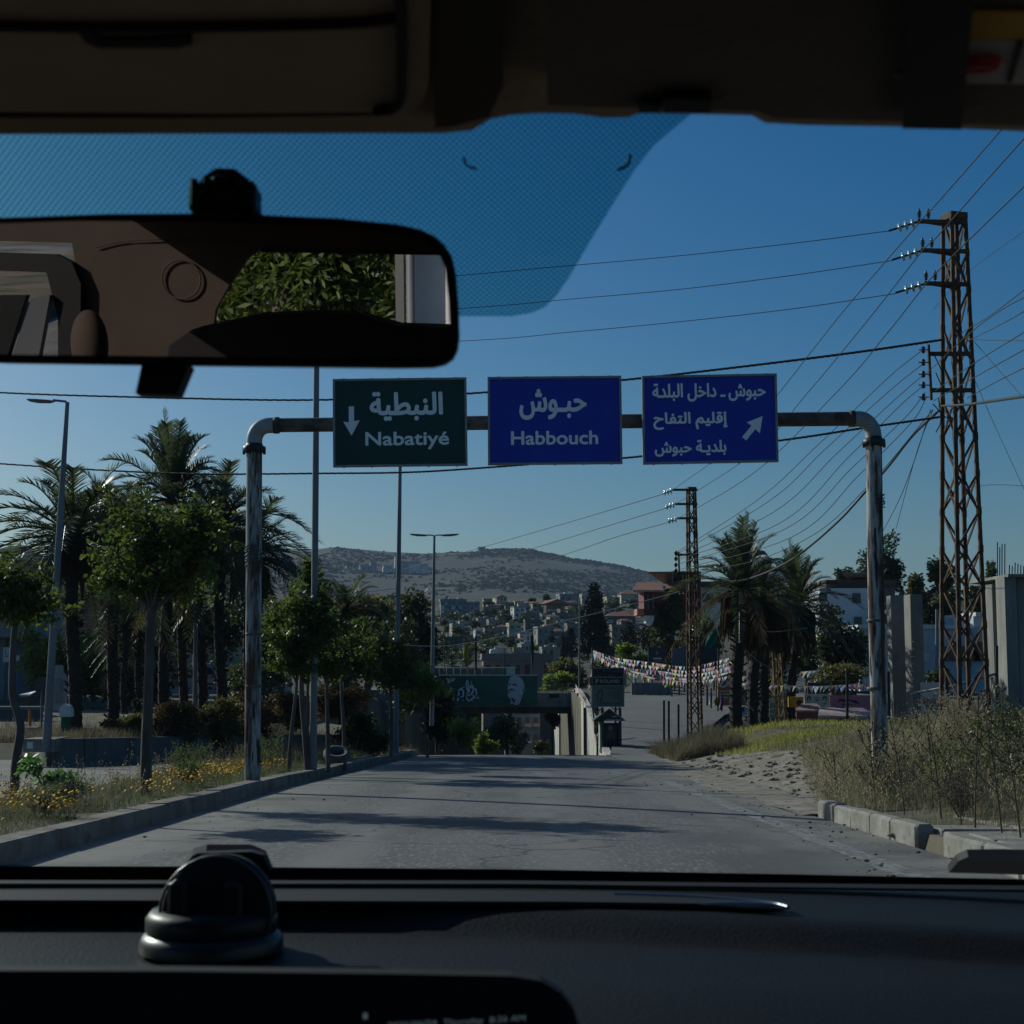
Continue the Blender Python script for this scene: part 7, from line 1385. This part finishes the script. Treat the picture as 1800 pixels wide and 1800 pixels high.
m.lathe([(.0, -.02), (.018, -.018), (.0165, .0), (.012, .006)], P(397, 345, .705), 14, axis=(0, -.3, 1))
for a, w_, y0, y1 in ((345, 14, 322, 378), (366, 8, 318, 350), (390, 30, 313, 378), (424, 10, 318, 350), (445, 20, 326, 378), (396, 118, 343, 382)): m.box(P(a, (y0 + y1) / 2, .70 - .0001 * a / 100), (M(w_, .70), .02, M(y1 - y0, .70)), bev=.002)
m.tube([P(397, 350, .705), stp], .014, 10); m.build('mirror_mount', gloss, rm)
m = MB(); m.prism([P(a, c, .70) for a, c in ((238, 691), (311, 693), (333, 640), (250, 636))], (0, .012, 0)); m.build('mirror_lever', matte, rm)
# wiper arms resting at the foot of the screen (outside)
def wiper(pts):
    t = MB(); t.prism([WS(a, c, -.03) for a, c in reversed(pts)], (0, .004, .006)); return t.build('wiper', mat('wiper_metal', (.018, .021, .026), .5, spec=.25), car)
wiper([(322, 1526), (338, 1504), (362, 1497), (440, 1497), (466, 1508), (474, 1526)]); wiper([(1668, 1534), (1684, 1514), (1702, 1506), (1760, 1505), (2050, 1512), (2050, 1545)])
# shell: roof, pillars, doors, bonnet, seats
m = MB(); m.box((CX, -.62, 1.56), (1.44, 2.66, .05), bev=.02); m.build('roof', mat('body_paint', (.35, .35, .36), .3), car)
m = MB(); m.box((CX, -.66, 1.518), (1.40, 2.40, .008)); m.build('headliner', cloth, car)
for sx in (-1, 1):
    m = MB(); x = CX + sx * .73
    m.bar((x, 1.34, 1.02), (x - sx * .09, .55, 1.53), .09, .07); m.bar((x - sx * .03, -.35, .9), (x - sx * .09, -.40, 1.53), .10, .05); m.build('pillar', cloth, car)
    m = MB(); m.box((x, .35, .70), (.08, 2.0, .72), bev=.03); m.box((x, -1.2, .72), (.08, 1.5, .72), bev=.03); m.build('door', plast, car)
m = MB(); m.box((CX, -.3, .32), (1.5, 3.8, .06)); m.build('floor', matte, car)
m = MB(); m.prism([(CX - .74, 1.30, .97), (CX + .74, 1.30, .97), (CX + .72, 1.8, .90), (CX + .68, 2.25, .80), (CX + .6, 2.4, .62), (CX - .6, 2.4, .62), (CX - .68, 2.25, .80), (CX - .72, 1.8, .90)], (0, 0, -.2)); m.build('bonnet', bpy.data.materials['body_paint'], car)
def seat(x, Y, w_, hr=True):
    m = MB(); m.box((x, Y + .05, .62), (w_, .5, .2), bev=.07); m.box((x, Y - .26, .93), (w_, .16, .62), rx=.18, bev=.07)
    if hr: m.box((x, Y - .36, 1.32), (.26, .10, .18), bev=.045)
    return m.build('seat', matte, car)
# what the mirror shows: rear trim, window frame, seat backs
YRR = -1.9
def rpoly(nm, pts, Y, mt, th=-.03): m = MB(); m.prism([RM(a, c, Y) for a, c in pts], (0, th, 0)); return m.build(nm, mt, car)
rpoly('rear_header', [(-160, 340), (900, 340), (900, 447), (460, 437), (-160, 420)], YRR, cloth2)
rp = rpoly('rear_pillar_trim', [(128, 425), (460, 437), (436, 455), (405, 500), (380, 545), (366, 660), (118, 660), (140, 500)], YRR + .002, cloth2)
m = MB(); c = RM(320, 492, YRR + .01); rr_ = (RM(354, 492, YRR + .01) - c).length; m.tube([c + Vector((math.cos(a * .2618) * rr_, 0, math.sin(a * .2618) * rr_)) for a in range(25)], .0022, 6); m.tube(crom([RM(a, cc, YRR + .01) for a, cc in ((170, 436), (220, 425), (330, 420), (450, 425))], 5), .0018, 6); m.build('trim_cap', cloth2, rp)
rpoly('window_seal', [(-160, 440), (100, 448), (128, 462), (144, 500), (142, 660), (104, 660), (104, 560), (84, 480), (-160, 470)], YRR + .03, matte)
rpoly('side_trim', [(12, 660), (58, 525), (90, 520), (64, 660)], YRR + .05, mat('grey_trim', (.07, .075, .085), .5)); rpoly('side_trim', [(-160, 660), (-160, 560), (0, 520), (48, 520), (5, 660)], YRR + .05, plast)
rpoly('rear_window_frame', [(460, 437), (900, 447), (900, 452), (462, 444)], YRR + .02, matte); rpoly('rear_seat', [(285, 690), (300, 608), (340, 580), (450, 556), (560, 550), (640, 557), (700, 574), (870, 580), (870, 760), (285, 760)], -1.1, matte, -.1)
m = MB(); c = RM(160, 605, -1.3); hx = (RM(192, 605, -1.3) - c).length; hz_ = abs(RM(160, 545, -1.3).z - c.z); m.lathe([(hx * math.cos(a * .2618 - 1.57) + .0005, hz_ * math.sin(a * .2618 - 1.57)) for a in range(13)], c, 16); m.build('headrest', cloth2, car)
rpoly('tailgate', [(-160, 640), (1000, 640), (1000, 800), (-160, 800)], YRR - .04, plast)
# phone holder on the dashboard
t = thing('phone_holder', DS(372, 1665, 1.07), 'round black suction phone holder standing on the dashboard', 'phone holder')
cb = DS(372, 1668, 1.068); rd = M(122, cb.y)
m = MB(); m.lathe([(rd, 0), (rd * 1.0, .006), (rd * .96, .010), (rd * .9, .012)], cb, 28); m.build('suction_base', mat('holder_gloss', (.012, .013, .015), .38, spec=.4), t)
m = MB(); m.lathe([(rd * .88, .010), (rd * .92, .014), (rd * .92, .022), (rd * .84, .027), (rd * .3, .028)], cb, 28); m.build('collar', gloss, t)
Yh = cb.y - .005; hd_ = P(385, 1600, Yh); rh = M(96, Yh)
m = MB(); m.lathe([(rh * .9, -.014), (rh, -.010), (rh, .008), (rh * .93, .012), (rh * .5, .0125)], hd_, 30, axis=(0, -1, .12)); m.box(P(385, 1645, Yh), (rh * 1.9, .026, M(60, Yh)), bev=.006); m.build('head_disc', matte, t)
m = MB(); m.prism([P(a, c, Yh + .02) for a, c in ((322, 1528), (345, 1500), (440, 1497), (462, 1503), (476, 1530))], (0, .012, 0)); m.build('clamp_plate', matte, t)
m = MB(); rim_highlight = [hd_ + Vector((math.cos(a * .2094) * rh * .985, -.013, math.sin(a * .2094) * rh * .985)) for a in range(31)]; m.tube(rim_highlight, .0011, 5); m.build('rim_highlight', mat('holder_rim_highlight', (.05, .055, .06), .35), t)  # paler ring added as a painted highlight for the disc's lit edge
for px, py, w_, h_ in ((312, 1580, 34, 66), (410, 1588, 34, 76)): m = MB(); m.box(P(px, py, Yh - .016), (M(w_, Yh), .01, M(h_, Yh)), bev=.003); m.build('clip', gloss, t)
m = MB(); m.box(P(367, 1625, Yh - .02), (M(38, Yh), .004, M(9, Yh)), bev=.001); m.build('latch', mat('pale_plastic', (.3, .3, .3), .4), t)
# behind the car, seen only in the mirror
ct = RM(560, 505, -9.5); r = random.Random(9)
t = thing('roadside_tree', (ct.x - .5, -10.5, gz(ct.x, -10.5)), 'bright green tree behind the car, reflected in the rear-view mirror', 'tree')
m = MB(); leaves(m, crown_clumps(Vector((ct.x - .3, -10.6, ct.z + .1)), (2.0, 1.2, 2.0), 70, r, (.12, .22)), 15000, .11, r, asp=.3, droop=.5); m.build('crown', mat('mirror_tree_leaf', (0.10, 0.14, 0.024), .5, (0.03, 0.05, 0.012), 3.0, transl=.3), t); m = MB(); m.tube([(ct.x - .5, -10.6, gz(ct.x, -10.6)), (ct.x - .4, -10.6, ct.z)], [.12, .06], 8); m.build('trunk', MT['bark'], t)
bt_ = thing('roadside_tree', (ct.x, -13.5, gz(ct.x, -13)), 'dark tree standing beyond the bright green one behind the car', 'tree')
m = MB(); leaves(m, crown_clumps(Vector((ct.x - .3, -13.6, ct.z + .1)), (3.0, 1.0, 2.6), 60, r, (.2, .3)), 16000, .16, r, asp=.5); m.build('crown', MT['leaf_dk'], bt_); m = MB(); m.tube([(ct.x, -13.6, gz(ct.x, -13)), (ct.x, -13.6, ct.z)], [.16, .08], 8); m.build('trunk', MT['bark'], bt_)
m = MB(); a, c = RM(675, 690, -14), RM(800, 300, -14); m.box(((a.x + c.x) / 2 + .2, -15, (a.z + c.z) / 2 - 1), (8, 2, 9)) ; 
t = thing('grey_house', ((a.x + c.x) / 2, -8.6, -.2), 'pale house behind the car, seen at the right end of the mirror', 'house')
m = MB(); a, c = RM(722, 600, -8.4), RM(850, 380, -8.4); m.box((max(a.x, c.x) * .5 + min(a.x, c.x) * .5, -8.6, 1.6), (abs(a.x - c.x), .3, 5)); m.build('wall', MT['white'], t)
a, c = RM(696, 600, -8.2), RM(708, 380, -8.2); m = MB(); m.box(((a.x + c.x) / 2, -8.3, 1.6), (abs(a.x - c.x), .15, 5)); m.build('column', MT['concrete_dk'], t)
a = RM(722, 520, -8.1); m = MB(); m.tube([(a.x, -8.1, -.2), (a.x, -8.1, 4)], .03, 7); m.build('drainpipe', MT['galv'], t)
# ================================================================== AIR
HAZE = True
if HAZE:
    m = bpy.data.materials.new('haze_air'); m.use_nodes = True; n = m.node_tree; n.nodes.clear()
    o = n.nodes.new('ShaderNodeOutputMaterial'); v = n.nodes.new('ShaderNodeVolumePrincipled'); v.inputs['Color'].default_value = (.54, .72, .95, 1); v.inputs['Density'].default_value = 0.00011; v.inputs['Anisotropy'].default_value = 0.0
    n.links.new(v.outputs[0], o.inputs['Volume'])
    b = MB(); b.box((0, 2400, 100), (13000, 8000, 260)); hz_o = b.build('haze', m); hz_o['kind'] = 'stuff'
